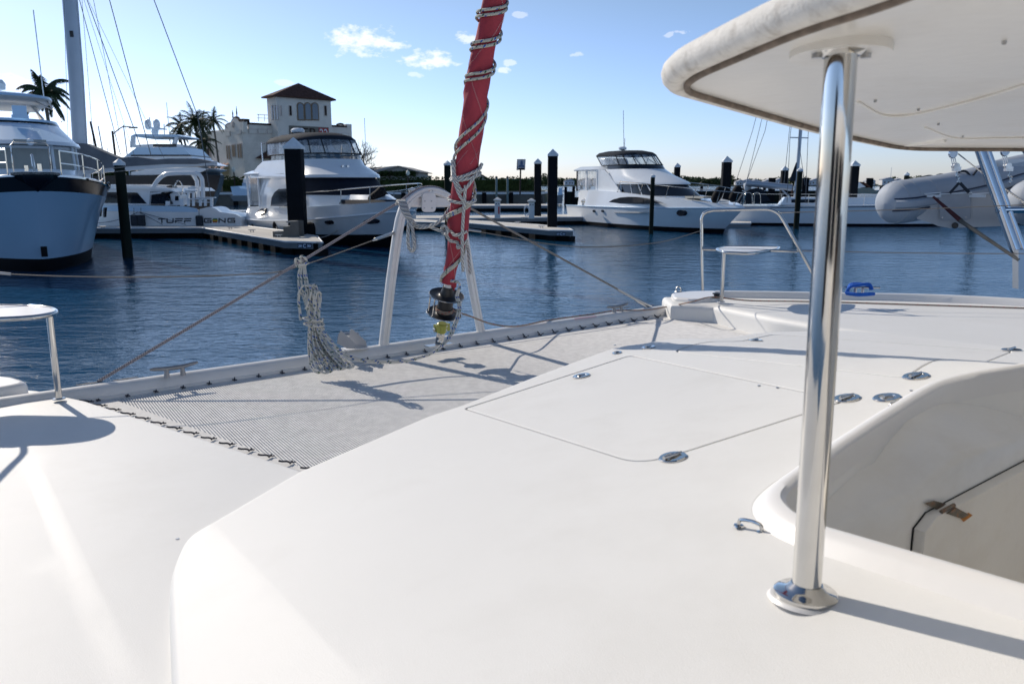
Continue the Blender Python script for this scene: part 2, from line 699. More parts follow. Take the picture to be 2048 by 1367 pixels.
WZ = hc
well_in = [hx(1651, 1068, WZ), hx(1600, 1046, WZ), hx(1568, 1012, WZ), hx(1592, 984, WZ), hx(1662, 932, WZ), hx(1706, 900, WZ), hx(1780, 850, WZ), hx(1860, 799, WZ), hx(1898, 779, WZ), hx(1960, 764, WZ), hx(2048, 750, WZ)]
wq = Vector(well_in[-1])
well_in += [tuple(wq + Vector((.8, .15))), tuple(wq + Vector((1.3, -.4))), (2.2, .3), (1.55, .35)]
well_in = fillet(well_in, [.0, .04, .06, .04, .02, 0, 0, .05, .08, .05, 0, .1, .1, .1, .1], 4)


def offset(poly, d):
    n = len(poly)
    s = 1 if area2(poly) > 0 else -1
    out = []
    for i in range(n):
        a, b = Vector(poly[i - 1]), Vector(poly[(i + 1) % n])
        t = (b - a).normalized()
        out.append((poly[i][0] + t.y * d * s, poly[i][1] - t.x * d * s))
    return out


well_in = densify(well_in, .05)
well_out = offset(well_in, .085)

hatch = []
for c in ([(925, 817), (1060, 752), (1262, 709), (1420, 738), (1612, 800), (1690, 800), (1345, 914), (1300, 928), (1240, 922), (1100, 870)],
          [(1352, 699), (1400, 690), (1560, 668), (1690, 670), (2020, 701), (1832, 753), (1560, 720)]):
    hatch.append(c)
# the two locker lids: corners traced on the deck, then squared to the boat's own axes
A1, A2, A3, A4 = (Vector(hx(*p, hc)) for p in ((925, 817), (1262, 709), (1700, 800), (1285, 932)))
B1, B2, B3, B4 = (Vector(hx(*p, hc)) for p in ((1345, 703), (1545, 668), (2030, 702), (1815, 757)))
lids = []
for quad, rr in (((A1, A2, A3, A4), [.03, .05, .05, .12]), ((B1, B2, B3, B4), [.05, .05, .05, .05])):
    lids.append(fillet([tuple(p) for p in quad], rr, 6))
deck = plate(cl, hc, holes=lids + [well_out], lines=[[(-.985, 2.485), (-.29, 1.4), (.05, .86)]], step=.075, er=.03, depth=.30, hole_depth=.07, hole_er=.004)
part(deck, 'centre_deck', M_DECK)
for k, ld in enumerate(lids):
    inner = offset(ld, -.017)
    part(plate(inner, lambda x, y: hc(x, y) - .001, step=.09, er=.004, depth=.05, dens=.1), 'locker_lid', M_LID)
    g = offset(ld, .02)
    mb = MB()
    vs, _, fs, *_r = delaunay_2d_cdt([Vector(p) for p in g], [(i, (i + 1) % len(g)) for i in range(len(g))], [], 1, 1e-5)
    mb.add([(p[0], p[1], hc(p[0], p[1]) - .055) for p in vs], [tuple(f) for f in fs])
    part(mb, 'lid_gutter', mat('shade_grey_gutter', (.22, .21, .19), .8, var=.2, vscale=8))  # shade in the groove round the lid is put into this dark grey

# --- cockpit well: rolled rim, walls, door with hinge
rim = []
for (o, dz) in ((.085, -.002), (.075, .004), (.058, .022), (.038, .032), (.018, .030), (.004, .018), (0, 0), (-.003, -.05)):
    ringo = offset(well_in, o) if o else well_in
    rim.append([(p[0], p[1], hc(p[0], p[1]) + dz) for p in ringo])
part(MB().loft([list(reversed(r)) for r in rim], closed=True), 'well_rim', M_GEL)
w = [[(p[0], p[1], hc(p[0], p[1]) - .04) for p in offset(well_in, -.002)],
     [(p[0], p[1], hc(p[0], p[1]) - .26) for p in offset(well_in, -.02)],
     [(p[0], p[1], CAMZ - 1.09) for p in offset(well_in, -.035)],
     [(p[0], p[1], CAMZ - 1.13) for p in offset(well_in, -.07)],
     [(p[0], p[1], CAMZ - 2.1) for p in offset(well_in, -.075)]]
wb = MB().loft(w, closed=True)
wb.f.append(tuple(range(len(wb.v) - len(well_in), len(wb.v))))
part(wb, 'well_lining', M_CREAM, angle=60)
fa, fb = Vector(well_in[min(range(len(well_in)), key=lambda i: (Vector(well_in[i]) - Vector(hx(1662, 932, hc))).length)]), Vector(hx(2048, 750, hc))
fd = (fb - fa).normalized()
fn = Vector((fd.y, -fd.x))           # out of the front wall, into the well
fp = Vector((fa.x, fa.y, 0)) + Vector((fn.x, fn.y, 0)) * .095
FN3 = Vector((fn.x, fn.y, 0))


def onwall(px, py, off=0.0):
    return PL(px, py, fp + FN3 * off, FN3)


crease = [onwall(1640, 1090), onwall(1720, 1046), onwall(1790, 1012), onwall(1832, 998), onwall(1875, 960), onwall(1921, 925), onwall(1985, 903), onwall(2048, 884), onwall(2200, 846), onwall(2420, 800)]
low_z = CAMZ - 1.9
back_ = []
for p in crease:
    q_ = p - FN3 * .22
    back_.append(Vector((q_.x, q_.y, q_.z + .10)))
part(MB().loft([back_, [p.lerp(q_, .12) + Vector((0, 0, .008)) for p, q_ in zip(crease, back_)], crease, [Vector((p.x, p.y, low_z)) for p in crease]]), 'well_front_panel', M_CREAM, angle=70)
dp_ = [onwall(1820, 1200), onwall(1820, 1115), onwall(1826, 1055), onwall(1850, 1024), onwall(2048, 920)]
dirv = (dp_[4] - dp_[3])
dp_.append(dp_[4] + dirv * 1.2)
low = dp_[-1].copy()
low.z = dp_[0].z - .1
dp_.append(low)
l0 = dp_[0].copy()
l0.z = low.z
dp_.append(l0)
gap = []
cen = sum(dp_, Vector()) / len(dp_)
for o_, sc_ in ((.004, 1.012),):
    gap = [cen + (p - cen) * sc_ + FN3 * o_ for p in dp_]
door = MB()
door.loft([[p + FN3 * .0 for p in dp_], [p + FN3 * .026 for p in dp_], [cen + (p - cen) * .985 + FN3 * .034 for p in dp_]], closed=True, caps=(False, True))
part(door, 'locker_door', M_CREAM)
part(MB().prism([p - FN3 * .003 for p in gap], [p for p in gap]), 'door_gap', M_DARKGAP)
hg = thing_part = None
hb = MB()
for (pxs, o_) in (([(1843, 1004), (1862, 998), (1884, 1004), (1868, 1017)], .008), ([(1868, 1017), (1886, 1005), (1912, 1019), (1897, 1027)], .036)):
    ps = [onwall(*p) + FN3 * o_ for p in pxs]
    hb.prism(ps, [p + FN3 * .004 for p in ps])
hb.tube([onwall(1862, 1016) + FN3 * .03, onwall(1888, 1002) + FN3 * .03], .006)
part(hb, 'hinge', M_RUST)
st = [onwall(1896, 1026) + FN3 * .0355, onwall(1913, 1016) + FN3 * .0355, onwall(1921, 1021) + FN3 * .0355, onwall(1903, 1034) + FN3 * .0355]
part(MB().prism(st, [p + FN3 * .0012 for p in st]), 'rust_stain', M_STAIN)

# --- starboard hull
sl = [hx(1350, 606, hs), hx(1433, 609, hs), hx(1560, 634, hs), hx(1680, 654, hs), hx(1760, 665, hs)]
q = Vector(sl[-1])
so = [hx(1333, 594, hs), hx(1430, 593, hs), hx(1650, 597, hs), hx(2048, 611, hs)]
q2 = Vector(so[-1])
st_out = sl + [tuple(q + Vector((.62, -.79)) * 4), tuple(q2 + Vector((.62, -.79)) * 3.5)] + so[::-1]
part(plate(st_out, hs, step=.14, er=.05, depth=1.3), 'starboard_deck', M_DECK)
hb0 = lambda x, y: hs(x, y) + .035
bs = [hx(1347, 586, hb0), hx(1380, 582, hb0), hx(1428, 581, hb0), hx(1440, 588, hb0), hx(1420, 596, hb0), hx(1386, 597, hb0), hx(1352, 594, hb0)]
part(plate(fillet(bs, .03), hb0, step=.1, er=.022, depth=.12), 'bow_moulding', M_GEL)
rail = MB()
ro = [Vector(p) for p in (so[1], so[2], so[3])] + [q2 + Vector((.62, -.79)) * 3.5]
pr = spline([(p.x, p.y, 0) for p in ro], 8)
rings = []
for i, p in enumerate(pr):
    a, b = pr[max(0, i - 1)], pr[min(len(pr) - 1, i + 1)]
    t = (b - a).normalized()
    n = Vector((t.y, -t.x, 0))
    if n.dot(Vector((-.79, -.62, 0))) < 0:
        n = -n
    z0 = hs(p.x, p.y)
    rings.append([Vector((p.x, p.y, z0 - .02)) + n * .075, Vector((p.x, p.y, z0 + .045)) + n * .055, Vector((p.x, p.y, z0 + .058)) + n * .04, Vector((p.x, p.y, z0 + .058)) - n * .0, Vector((p.x, p.y, z0 + .045)) - n * .015, Vector((p.x, p.y, z0 - .1)) - n * .02])
part(rail.loft(rings), 'toe_rail', M_GEL)

# --- crossbeam
b0 = G(60, 786, CAMZ - 1.10)
b1 = G(1345, 608, CAMZ - 1.10)
bd = (b1 - b0).normalized()
BR = .066
bax = [b0 - Vector((0, 0, BR)) - bd * .25, b1 - Vector((0, 0, BR)) + bd * .25]
bn = Vector((bd.y, -bd.x, 0))        # aft, towards the deck
if bn.y > 0:
    bn = -bn
prof = []
for k in range(28):
    a = 2 * PI * k / 28
    r = BR
    prof.append((math.cos(a) * r * .92, math.sin(a) * r))
ringsb = []
for p in bax:
    ringsb.append([p + bn * c + Vector((0, 0, s)) for (c, s) in prof])
part(MB().loft(ringsb, closed=True, caps=(True, True)), 'crossbeam', M_ALU)
led = [(.052, .006), (.068, .002), (.068, -.05), (.055, -.058), (.03, -.062)]
part(MB().loft([[p + bn * c + Vector((0, 0, s)) for (c, s) in led] for p in bax], caps=(False, False)), 'crossbeam_flange', M_ALU)
BEAMTOP = lambda px, py: G(px, py, CAMZ - 1.10)

# --- trampoline: webbing border and separate strands
TZ = CAMZ - 1.185
T = [G(158, 806, TZ), G(1362, 628, TZ), G(1575, 668, TZ), G(1420, 710, TZ), G(640, 955, TZ)]
TA, TB, TC, TD, TE = T
T_in = [G(228, 800, TZ), G(1345, 640, TZ), G(1500, 672, TZ), G(1400, 730, TZ), G(610, 938, TZ)]
outer = [tuple(p.xy) for p in (TA, TB, TC, TD, TE)]
inner = [tuple(p.xy) for p in T_in]
part(plate(outer, lambda x, y: TZ + .004, holes=[inner], step=.2, er=.003, depth=.002, hole_depth=.003, hole_er=.002, dens=.3), 'net_border', M_WEB)


def clipline(p, d, poly):
    ts = []
    n = len(poly)
    for i in range(n):
        a, b = Vector(poly[i - 1]), Vector(poly[i])
        e = b - a
        den = d.x * e.y - d.y * e.x
        if abs(den) < 1e-9:
            continue
        w = a - p
        t = (w.x * e.y - w.y * e.x) / den
        s = (w.x * d.y - w.y * d.x) / den
        if 0 <= s <= 1:
            ts.append(t)
    return (min(ts), max(ts)) if len(ts) >= 2 else None


net = MB()
inner_g = offset(inner, .02)
aft = Vector((.55, -.835)).normalized()
acr = bd.xy.normalized()
base = Vector(inner[0])
for (dv, ov, pitch, wdt, zz) in ((aft, acr, .0135, .0092, .0), (acr, -acr.orthogonal(), .0125, .0060, -.003)):
    if dv is acr:
        ov = Vector((-acr.y, acr.x)) * -1
        if ov.dot(aft) < 0:
            ov = -ov
    for k in range(-260, 420):
        p = base + ov * (k * pitch)
        c = clipline(p, dv, inner_g)
        if not c or c[1] - c[0] < .02:
            continue
        a, b = p + dv * c[0], p + dv * c[1]
        n = Vector((-dv.y, dv.x)) * (wdt / 2)
        z = TZ + zz
        jz = 0.0
        vs = []
        for q_, e in ((a, 0), (b, 0)):
            vs += [(q_.x - n.x, q_.y - n.y, z), (q_.x, q_.y, z + .0022), (q_.x + n.x, q_.y + n.y, z)]
        net.add(vs, [(0, 1, 4, 3), (1, 2, 5, 4)])
tag(part(net, 'net_strands', M_NET, smooth=False), kind='stuff')

# lacing along the net's edges: cord turns and small hooks
cord = MB()
hook_proto = None


def hook(p, toward, size=.034):
    global hook_proto
    if hook_proto is None:
        mb = MB()
        mb.tube(spline([(0, 0, .004), (size * .4, 0, .012), (size, 0, .016), (size * 1.45, 0, .022)], 4), .0042, 6)
        mb.tube([(-.012, -.012, .006), (.006, .014, .006)], .004, 6)
        mb.tube([(-.006, 0, .004), (-.022, .004, .004)], .003, 5)
        hook_proto = mb.build('lacing_hook', M_CORD, BOAT)
        o = hook_proto
    else:
        o = hook_proto.copy()
        COL.objects.link(o)
        o.parent = BOAT
    o.location = Vector(p) - BOAT.location
    o.rotation_euler = (0, 0, math.atan2(toward.y, toward.x))


nb = 33
for k in range(nb):
    p = TA.lerp(TB, (k + .6) / nb) + Vector((-bn.x, -bn.y, 0)) * -.035
    p.z = TZ + .006
    hook(p, Vector((-bn.x, -bn.y)) + Vector((.3, .1)))
pts = []
for k in range(nb * 2 + 1):
    p = TA.lerp(TB, k / (nb * 2)) - bn * (.028 if k % 2 else .0)
    pts.append((p.x, p.y, TZ + (.02 if k % 2 else .008)))
cord.tube(pts, .0032, 5)
cord.tube([TA - bn * .03 + Vector((0, 0, .022)), TB - bn * .03 + Vector((0, 0, .022))], .004, 5)
for k in range(14):
    p = TA.lerp(TE, (k + .4) / 14)
    p = Vector((p.x, p.y, TZ + .008))
    hook(p + Vector((.02, .02, 0)), Vector((-.75, -.5)), .028)
part(cord, 'lacing_cord', M_CORD)
for k in range(11):
    p = TB.lerp(TC, (k + .2) / 10.2)
    a = Vector((p.x, p.y, TZ + .03)) + Vector((.035, .03, .02))
    x = MB()
    e = (TC - TB).normalized()
    o = Vector((e.y * -1, e.x, 0))
    if o.x < 0:
        o = -o
    x.lathe([(.010, -.006), (.011, .006), (.005, .012)], a, (0, 0, 1), 8)
    x.tube([a, a - o * .10 + e * .05 + Vector((0, 0, -.045))], .0035, 5)
    x.tube([a, a - o * .10 - e * .05 + Vector((0, 0, -.045))], .0035, 5)
    x.tube([a + e * .02, a + e * .16 + Vector((0, 0, -.004))], .003, 5)
    part(x, 'edge_lacing', M_CORD)

# --- deck hardware
def latch(px, py, r=.042, kind=0):
    p = hit(px, py, hc)
    e = .01
    n = Vector((hc(p.x - e, p.y) - hc(p.x + e, p.y), hc(p.x, p.y - e) - hc(p.x, p.y + e), 2 * e)).normalized()
    mb = MB().lathe([(r, 0), (r, .003), (r * .92, .006), (r * .62, .006), (r * .58, .003), (0.001, .003)], p, n, 24)
    o = part(mb, 'flush_latch', M_STEEL)
    pin = MB()
    if kind == 0:
        pin.lathe([(r * .5, .0035), (r * .3, .009), (.001, .01)], p, n, 12)
        pin.box(p + n * .008, (r * .9, .012, .006), rz=.6)
    else:
        pin.tube([p + Vector((.79, .62, 0)) * -r * .9 + n * .008, p + Vector((.79, .62, 0)) * r * .9 + n * .008], .006, 8)
    part(pin, 'latch_key', M_DULL, o) if False else pin.build('latch_key', M_DULL, o)
    # key is built in world coordinates, bring it under its latch
    k = o.children[0]
    k.data.transform(parent_matrix(o).inverted())


latch(1163, 752)
latch(1346, 915, .045, 1)
latch(1234, 706, .026)
latch(1297, 695, .036)
latch(1511, 681, .038)
latch(1694, 797, .045, 1)
latch(1774, 796, .045)
latch(1832, 753, .045, 1)
latch(2023, 700, .045, 1)
for (px, py, dx) in ((1500, 1058, (.022, -.020)), (1792, 816, (.028, .016))):
    p = hit(px, py, hc)
    d = Vector((dx[0], dx[1], 0))
    e = MB().tube(spline([p - d + Vector((0, 0, -.004)), p - d * .8 + Vector((0, 0, .018)), p + d * .8 + Vector((0, 0, .020)), p + d + Vector((0, 0, -.004))], 5), .0045, 8)
    for sg in (-1, 1):
        e.lathe([(.013, 0), (.012, .003), (.005, .005)], p + d * sg * .98, (0, 0, 1), 12)
    part(e, 'pad_eye', M_STEEL)
for (px, py) in ((1518, 771), (1555, 775), (1822, 781), (355, 1077), (1230, 690)):
    p = hit(px, py, hc if px > 400 else hp)
    part(MB().lathe([(.007, 0), (.006, .002), (.001, .0022)], p, (0, 0, 1), 10), 'deck_plug', M_DULL)


def cleat(p, d, L=.24, name='cleat'):
    d = d.normalized()
    up = Vector((0, 0, 1))
    mb = MB()
    prof = [(-.5, .052, .006), (-.42, .052, .010), (-.18, .046, .012), (0, .044, .013), (.18, .046, .012), (.42, .056, .010), (.5, .060, .006)]
    mb.tube([p + d * L * a + up * h for a, h, r in prof], [r for a, h, r in prof], 10, flat=.75)
    for sg in (-.17, .17):
        mb.tube([p + d * L * sg + up * -.004, p + d * L * sg * .95 + up * .045], [.017, .011], 10)
    part(mb, name, mat('cleat_alloy', (.30, .30, .31), .4, .6, var=.1))


cleat(BEAMTOP(350, 750), bd, .27)
cleat(BEAMTOP(1235, 623), bd, .26)

# --- hardtop and its post
def ht(x, y):
    return CAMZ + .225 - .061 * (y - 1.45)


def htp(px, py):
    d = ray(px, py)
    t = (.225 + .061 * 1.45) / (d.z + .061 * d.y)
    return (d.x * t, d.y * t)


ho = [htp(1357, 168), htp(1366, 183), htp(1500, 222), htp(1636, 261), htp(1786, 293), htp(1830, 297), htp(2048, 298), htp(2400, 300)]
ho += [(3.9, 2.6), (3.9, -1.4), (1.3, -1.4), (.78, -.1), (.6, .7), htp(1767, 0), htp(1600, 52), htp(1467, 109), htp(1380, 148)]
ho = fillet(ho, .12, 4)
top = thing('hardtop', 'cream hardtop with a grimy rounded edge held over the deck by a steel post', 'hardtop')
BOATTOP = top
# the hardtop is bolted to the boat: keep it a part of the catamaran
COL.objects.unlink(top)
bpy.data.objects.remove(top)
und = MB()
rev = [(p[0], p[1]) for p in ho]
plate(rev, lambda x, y: ht(x, y) + .055, step=.15, er=.02, depth=.03, mb=und)
ti = offset(ho, -.16)
lower = MB()
vs, _, fs, *_r = delaunay_2d_cdt([Vector(p) for p in ho] + [Vector(p) for p in ti], [(i, (i + 1) % len(ho)) for i in range(len(ho))] + [(len(ho) + i, len(ho) + (i + 1) % len(ho)) for i in range(len(ho))], [], 1, 1e-5)
tis = ti


def under(x, y):
    # shallow coffer: edge band flat, panel pushed up
    return ht(x, y) + (.012 if inpoly(x, y, tis) else 0)


lower.add([(p[0], p[1], under(p[0] + .0005, p[1])) for p in vs], [tuple(f) for f in fs])
o_ht = part(und, 'hardtop', M_GEL)
lo = part(lower, 'hardtop_underside', M_CREAM, o_ht if False else BOAT, angle=20)
edge = MB().tube([(p[0], p[1], ht(*p) + .022) for p in densify(offset(ho, .012), .05)], .029, 12, closed=True)
part(edge, 'hardtop_edge_trim', M_EDGE)
part(MB().tube([(p[0], p[1], ht(*p) - .004) for p in densify(offset(ho, -.014), .06)], .007, 8, closed=True), 'hardtop_edge_seal', mat('grimy_seal', (.20, .16, .13), .9, var=.4, vscale=30))
# moulded lines, screws
for pl in ([(1715, 212), (1760, 236), (1800, 239), (1850, 232), (1960, 205), (2070, 172)], [(1850, 262), (1908, 282), (1990, 282), (2080, 281)]):
    ps = [htp(*p) for p in pl]
    ps = spline([(p[0], p[1], ht(*p) + .010) for p in ps], 6)
    part(MB().tube(ps, .0035, 6), 'moulded_ridge', M_CREAM)
for (px, py) in ((1750, 210), (1836, 227), (1876, 255), (1925, 279), (2007, 97)):
    p = htp(px, py)
    part(MB().lathe([(.004, .012), (.0038, .006), (.001, .005)], (p[0], p[1], ht(*p)), (0, 0, 1), 8), 'headliner_screw', M_DULL)

pb = hit(1612, 1190, hc)
ptx, pty = pb.x, pb.y
ptop = Vector((ptx - .012, pty + .002, ht(ptx, pty) + .01))
pst = MB().tube([pb + Vector((0, 0, -.01)), pb.lerp(ptop, .5), ptop], .0275, 32)
o_post = part(pst, 'hardtop_post', M_STEEL)
fl = MB().lathe([(.062, 0), (.062, .008), (.056, .012), (.044, .014), (.038, .019), (.030, .026)], pb, (.02, .05, 1), 36)
part(fl, 'post_base_flange', M_STEEL)
pad = MB().lathe([(.074, -.006), (.068, .000), (.05, .001), (.001, .001)], pb - Vector((0, 0, .003)), (.05, .10, 1), 36)
part(pad, 'post_pad', M_GEL)
part(MB().lathe([(.032, -.02), (.045, -.012), (.045, -.004)], ptop, (0, .061, 1), 24), 'post_top_flange', M_STEEL)
tpad = []
for k in range(28):
    a = 2 * PI * k / 28
    x, y = ptop.x + .01 + .085 * math.cos(a), ptop.y + .03 + .09 * math.sin(a)
    tpad.append((x, y))
part(MB().prism([(x, y, ht(x, y) - .004) for x, y in tpad], [(x, y, ht(x, y) + .012) for x, y in tpad]), 'post_top_pad', M_CREAM)
for dx in (-.04, .045):
    part(MB().lathe([(.009, -.022), (.009, .0)], ptop + Vector((dx, .005, 0)), (0, 0, 1), 10), 'post_bolt', M_DULL)

# --- pulpits with their little seats
def pulpit(P1, A1, rail_pts, bar, leg, seat_pts, zseat, name='bow_pulpit', extra=None):
    mb = MB()
    mb.tube(rail_pts, .0145, 10)
    mb.tube(bar, .012, 8)
    o = part(mb, name, M_STEEL)
    seat = MB()
    sp = fillet([(p.x, p.y) for p in seat_pts], .07, 5)
    seat.prism([(p[0], p[1], zseat - .012) for p in sp], [(p[0], p[1], zseat + .004) for p in sp])
    part(seat, 'seat_plate', M_GEL)
    part(MB().tube([(p[0], p[1], zseat - .004) for p in densify(sp, .1)], .013, 10, closed=True), 'seat_hoop', M_STEEL)
    part(MB().tube([leg, (leg.x, leg.y, zseat)], .017, 12).lathe([(.032, 0), (.03, .004), (.018, .007)], leg, (0, 0, 1), 20), 'seat_leg', M_STEEL)


P1 = G(1405, 580, CAMZ - .94)
AB = G(1655, 597, CAMZ - .95)
pn = Vector((-(AB - P1).y, (AB - P1).x, 0)).normalized()
pp = lambda px, py: PL(px, py, P1, pn)
rp = [P1, pp(1403.5, 520), pp(1403, 450)] + spline([pp(1403, 438), pp(1408, 427), pp(1424, 421), pp(1440, 420)], 5) + spline([pp(1520, 418), pp(1540, 419), pp(1557, 427), pp(1568, 442)], 5) + [pp(1625, 545), AB]
seat_z = CAMZ - .565
sleg = G(1443, 603, CAMZ - 1.0)
pulpit(P1, AB, rp, [pp(1405, 498), pp(1594, 502)], sleg, [G(x, y, seat_z) for x, y in ((1432, 498), (1446, 504), (1500, 506), (1552, 499), (1560, 494), (1450, 493))], seat_z)
PSZ = CAMZ - .662
pleg = G(118, 797, CAMZ - 1.12)
Q1 = Vector((-3.02, 4.28, CAMZ - 1.05))
Q2 = Vector((-2.72, 3.2, CAMZ - 1.12))
qd = (Q2 - Q1)
zt = CAMZ - .33
qr = [Q1, (Q1.x, Q1.y, zt - .12)] + spline([(Q1.x, Q1.y, zt - .1), Q1 + Vector((qd.x * .06, qd.y * .06, zt - Q1.z)), Q1 + Vector((qd.x * .2, qd.y * .2, zt - Q1.z))], 5) + spline([Q1 + Vector((qd.x * .55, qd.y * .55, zt - Q1.z)), Q1 + Vector((qd.x * .68, qd.y * .68, zt - .04 - Q1.z)), Q1 + Vector((qd.x * .75, qd.y * .75, zt - .12 - Q1.z))], 5) + [Q2]
pulpit(Q1, Q2, qr, [Vector((Q1.x, Q1.y, PSZ)), Q1.lerp(Q2, .92) * 1 + Vector((0, 0, PSZ - Q1.z))], pleg, [G(x, y, PSZ) for x, y in ((-330, 638), (0, 637), (70, 633), (108, 626), (114, 620), (100, 615), (50, 612), (-60, 611), (-260, 613))], PSZ)

# shackle eye on the starboard bow, mooring block
p = G(1357, 581, CAMZ - .94)
part(MB().tube(spline([p + Vector((-.02, 0, -.01)), p + Vector((-.02, 0, .02)), p + Vector((0, 0, .038)), p + Vector((.02, 0, .02)), p + Vector((.02, 0, -.01))], 4), .006, 8).lathe([(.035, -.01), (.03, -.002), (.01, 0)], p, (0, 0, 1), 14), 'bow_eye', M_DULL)
p = G(1434, 596, CAMZ - .99)
part(MB().lathe([(.05, 0), (.05, .012), (.03, .016), (.028, .03), (.042, .036), (.04, .045), (.01, .05)], p, (0, 0, 1), 18), 'turning_block', M_BLACK)

# --- striker arch on the beam
AN = bn
AP = (b0 + b1) / 2
AP.z = CAMZ - 1.10
ap = lambda px, py, off=0.0: PL(px, py, AP + AN * off, AN)


def strut(pts, w, h, name, m=M_ALU, parent=BOAT):
    """flat-oval extrusion in the arch's own plane"""
    mb = MB()
    pts = [Vector(p) for p in pts]
    rings = []
    for i, p in enumerate(pts):
        a, b = pts[max(0, i - 1)], pts[min(len(pts) - 1, i + 1)]
        t = (b - a).normalized()
        s = t.cross(AN).normalized()
        rings.append([p + s * (c * w / 2) + AN * (d * h / 2) for c, d in ((-1, -.45), (-.7, -1), (.7, -1), (1, -.45), (1, .45), (.72, 1), (.2, 1), (.16, .8), (-.16, .8), (-.2, 1), (-.72, 1), (-1, .45))])
    mb.loft(rings, closed=True, caps=(True, True))
    return part(mb, name, m)


al = [ap(767, 693), ap(782, 560), ap(795, 468), ap(800, 440), ap(806, 420), ap(818, 402)]
ar = [ap(962, 664), ap(948, 590), ap(934, 510), ap(928, 470), ap(922, 440), ap(910, 412)]
strut(al, .068, .05, 'arch_post')
strut(ar, .062, .05, 'arch_post')
strut(spline([ap(808, 412), ap(822, 396), ap(840, 385), ap(861, 381), ap(882, 386), ap(900, 397), ap(915, 412)], 4), .050, .06, 'arch_crown')
strut([ap(812, 404), ap(918, 404)], .070, .03, 'arch_crossbar')
lp = [ap(843, 386, .03), ap(870, 386, .03), ap(870, 424, .03), ap(843, 424, .03)]
rr = fillet([(0, 0), (1, 0), (1, 1), (0, 1)], .25, 4)
ring_ = [lp[0] + (lp[1] - lp[0]) * a + (lp[3] - lp[0]) * b for a, b in rr]
part(MB().prism(ring_, [q_ + AN * .012 for q_ in ring_]), 'block_cheek', M_ALU)
cc = ap(857, 405, .01)
part(MB().lathe([(.035, -.02), (.025, 0), (.035, .02)], cc, AN, 18), 'block_sheave', M_DULL)
for (px, py) in ((850, 402), (863, 402), (849, 416), (864, 416), (820, 404)):
    part(MB().lathe([(.006, 0), (.005, .004), (.001, .005)], ap(px, py, .045), AN, 8), 'rivet', M_DULL)
part(MB().lathe([(.03, -.02), (.032, 0), (.022, .006), (.02, .018), (.008, .022)], ap(857, 380), (0, 0, 1), 16), 'arch_cap', M_DULL)

# anchor roller cheeks on the beam
rc = BEAMTOP(706, 698)
for sgn, pxs in ((0, [(677, 668), (682, 660), (711, 688), (712, 697), (694, 696), (674, 686)]), (1, [(700, 660), (704, 657), (732, 682), (734, 692), (722, 694), (698, 690)])):
    n0 = (-bn).normalized()
    d_ = Vector((.35, -.93, 0)).normalized()
    nn = Vector((d_.y, -d_.x, 0))
    nn = Vector((.10, -1, 0)).normalized()
    ps = [PL(x, y, rc + nn * (.045 if sgn == 0 else -.045), nn) for x, y in pxs]
    part(MB().prism(ps, [q_ + nn * .008 for q_ in ps]), 'anchor_roller_cheek', mat('grey_roller_paint', (.42, .43, .45), .5, var=.06))
part(MB().tube([BEAMTOP(688, 690) + Vector((0, 0, .07)), BEAMTOP(718, 690) + Vector((0, 0, .07))], .022, 14), 'anchor_roller', M_DULL)
part(MB().box(BEAMTOP(710, 697) + Vector((0, 0, .004)), (.16, .10, .008), rz=math.atan2(bd.y, bd.x)), 'anchor_roller_base', M_ALU)
# slots and stickers on the beam
for (px, py, L) in ((178, 766, .14), (250, 757, .14), (1250, 615, .10), (1300, 610, .08)):
    c = BEAMTOP(px, py) + Vector((0, 0, .0006)) + bn * .012
    sl_ = [c + bd * (L / 2 * math.cos(a)) + bn * (.011 * math.sin(a)) for a in [2 * PI * k / 16 for k in range(16)]]
    part(MB().prism(sl_, [q_ + Vector((0, 0, .0022)) for q_ in sl_]), 'beam_slot', M_CORD)
c0, c1 = BEAMTOP(1145, 636), BEAMTOP(1188, 631)
for (a_, b_) in ((c0, c1),):
    ps = [a_ + bn * .018, b_ + bn * .018, b_ + bn * .034 - Vector((0, 0, .006)), a_ + bn * .034 - Vector((0, 0, .006))]
    part(MB().prism([q_ + Vector((0, 0, .001)) for q_ in ps], [q_ + Vector((0, 0, .003)) for q_ in ps]), 'warning_sticker', mat('pink_sticker', (.55, .38, .45), .5))

# --- the saloon just aft of where one stands: its dark windows show in the polished post
for (x0, x1, y0) in ((-1.9, 4.4, -1.75),):
    part(MB().box(((x0 + x1) / 2, y0 - 1.2, CAMZ - .25), (x1 - x0, 2.2, 1.3)), 'saloon_front', M_GEL)
    n = 4
    for k in range(n):
        w_ = (x1 - x0) / n
        part(MB().box((x0 + w_ * (k + .5), y0 - .085, CAMZ - .12), (w_ * .86, .05, .62)), 'saloon_window', mat('dark_saloon_glass', (.012, .014, .018), .08))
part(MB().box((1.9, -1.62, CAMZ - .5), (.55, .25, .7)), 'saloon_pod', M_CREAM)

M_REFLPANEL = mat('dark_reflection_panel', (.03, .03, .032), .6, var=.2, vscale=4)
part(MB().prism([(-1.35, -.75, CAMZ - .75), (-.75, -1.45, CAMZ - .75), (-.75, -1.45, CAMZ + .45), (-1.35, -.75, CAMZ + .45)], [(-1.38, -.78, CAMZ - .75), (-.78, -1.48, CAMZ - .75), (-.78, -1.48, CAMZ + .45), (-1.38, -.78, CAMZ + .45)]), 'post_reflection_panel', M_REFLPANEL)  # unseen dark panel, added only to darken the steel post's reflection
part(MB().box((2.6, -.9, CAMZ - .55), (1.5, .3, .55), rz=-.5).box((2.7, -.6, CAMZ - .8), (1.5, .5, .2), rz=-.5), 'post_reflection_blocks', mat('brown_reflection_block', (.16, .09, .05), .8, var=.15))  # unseen brown blocks, added to give the steel post something brown to reflect

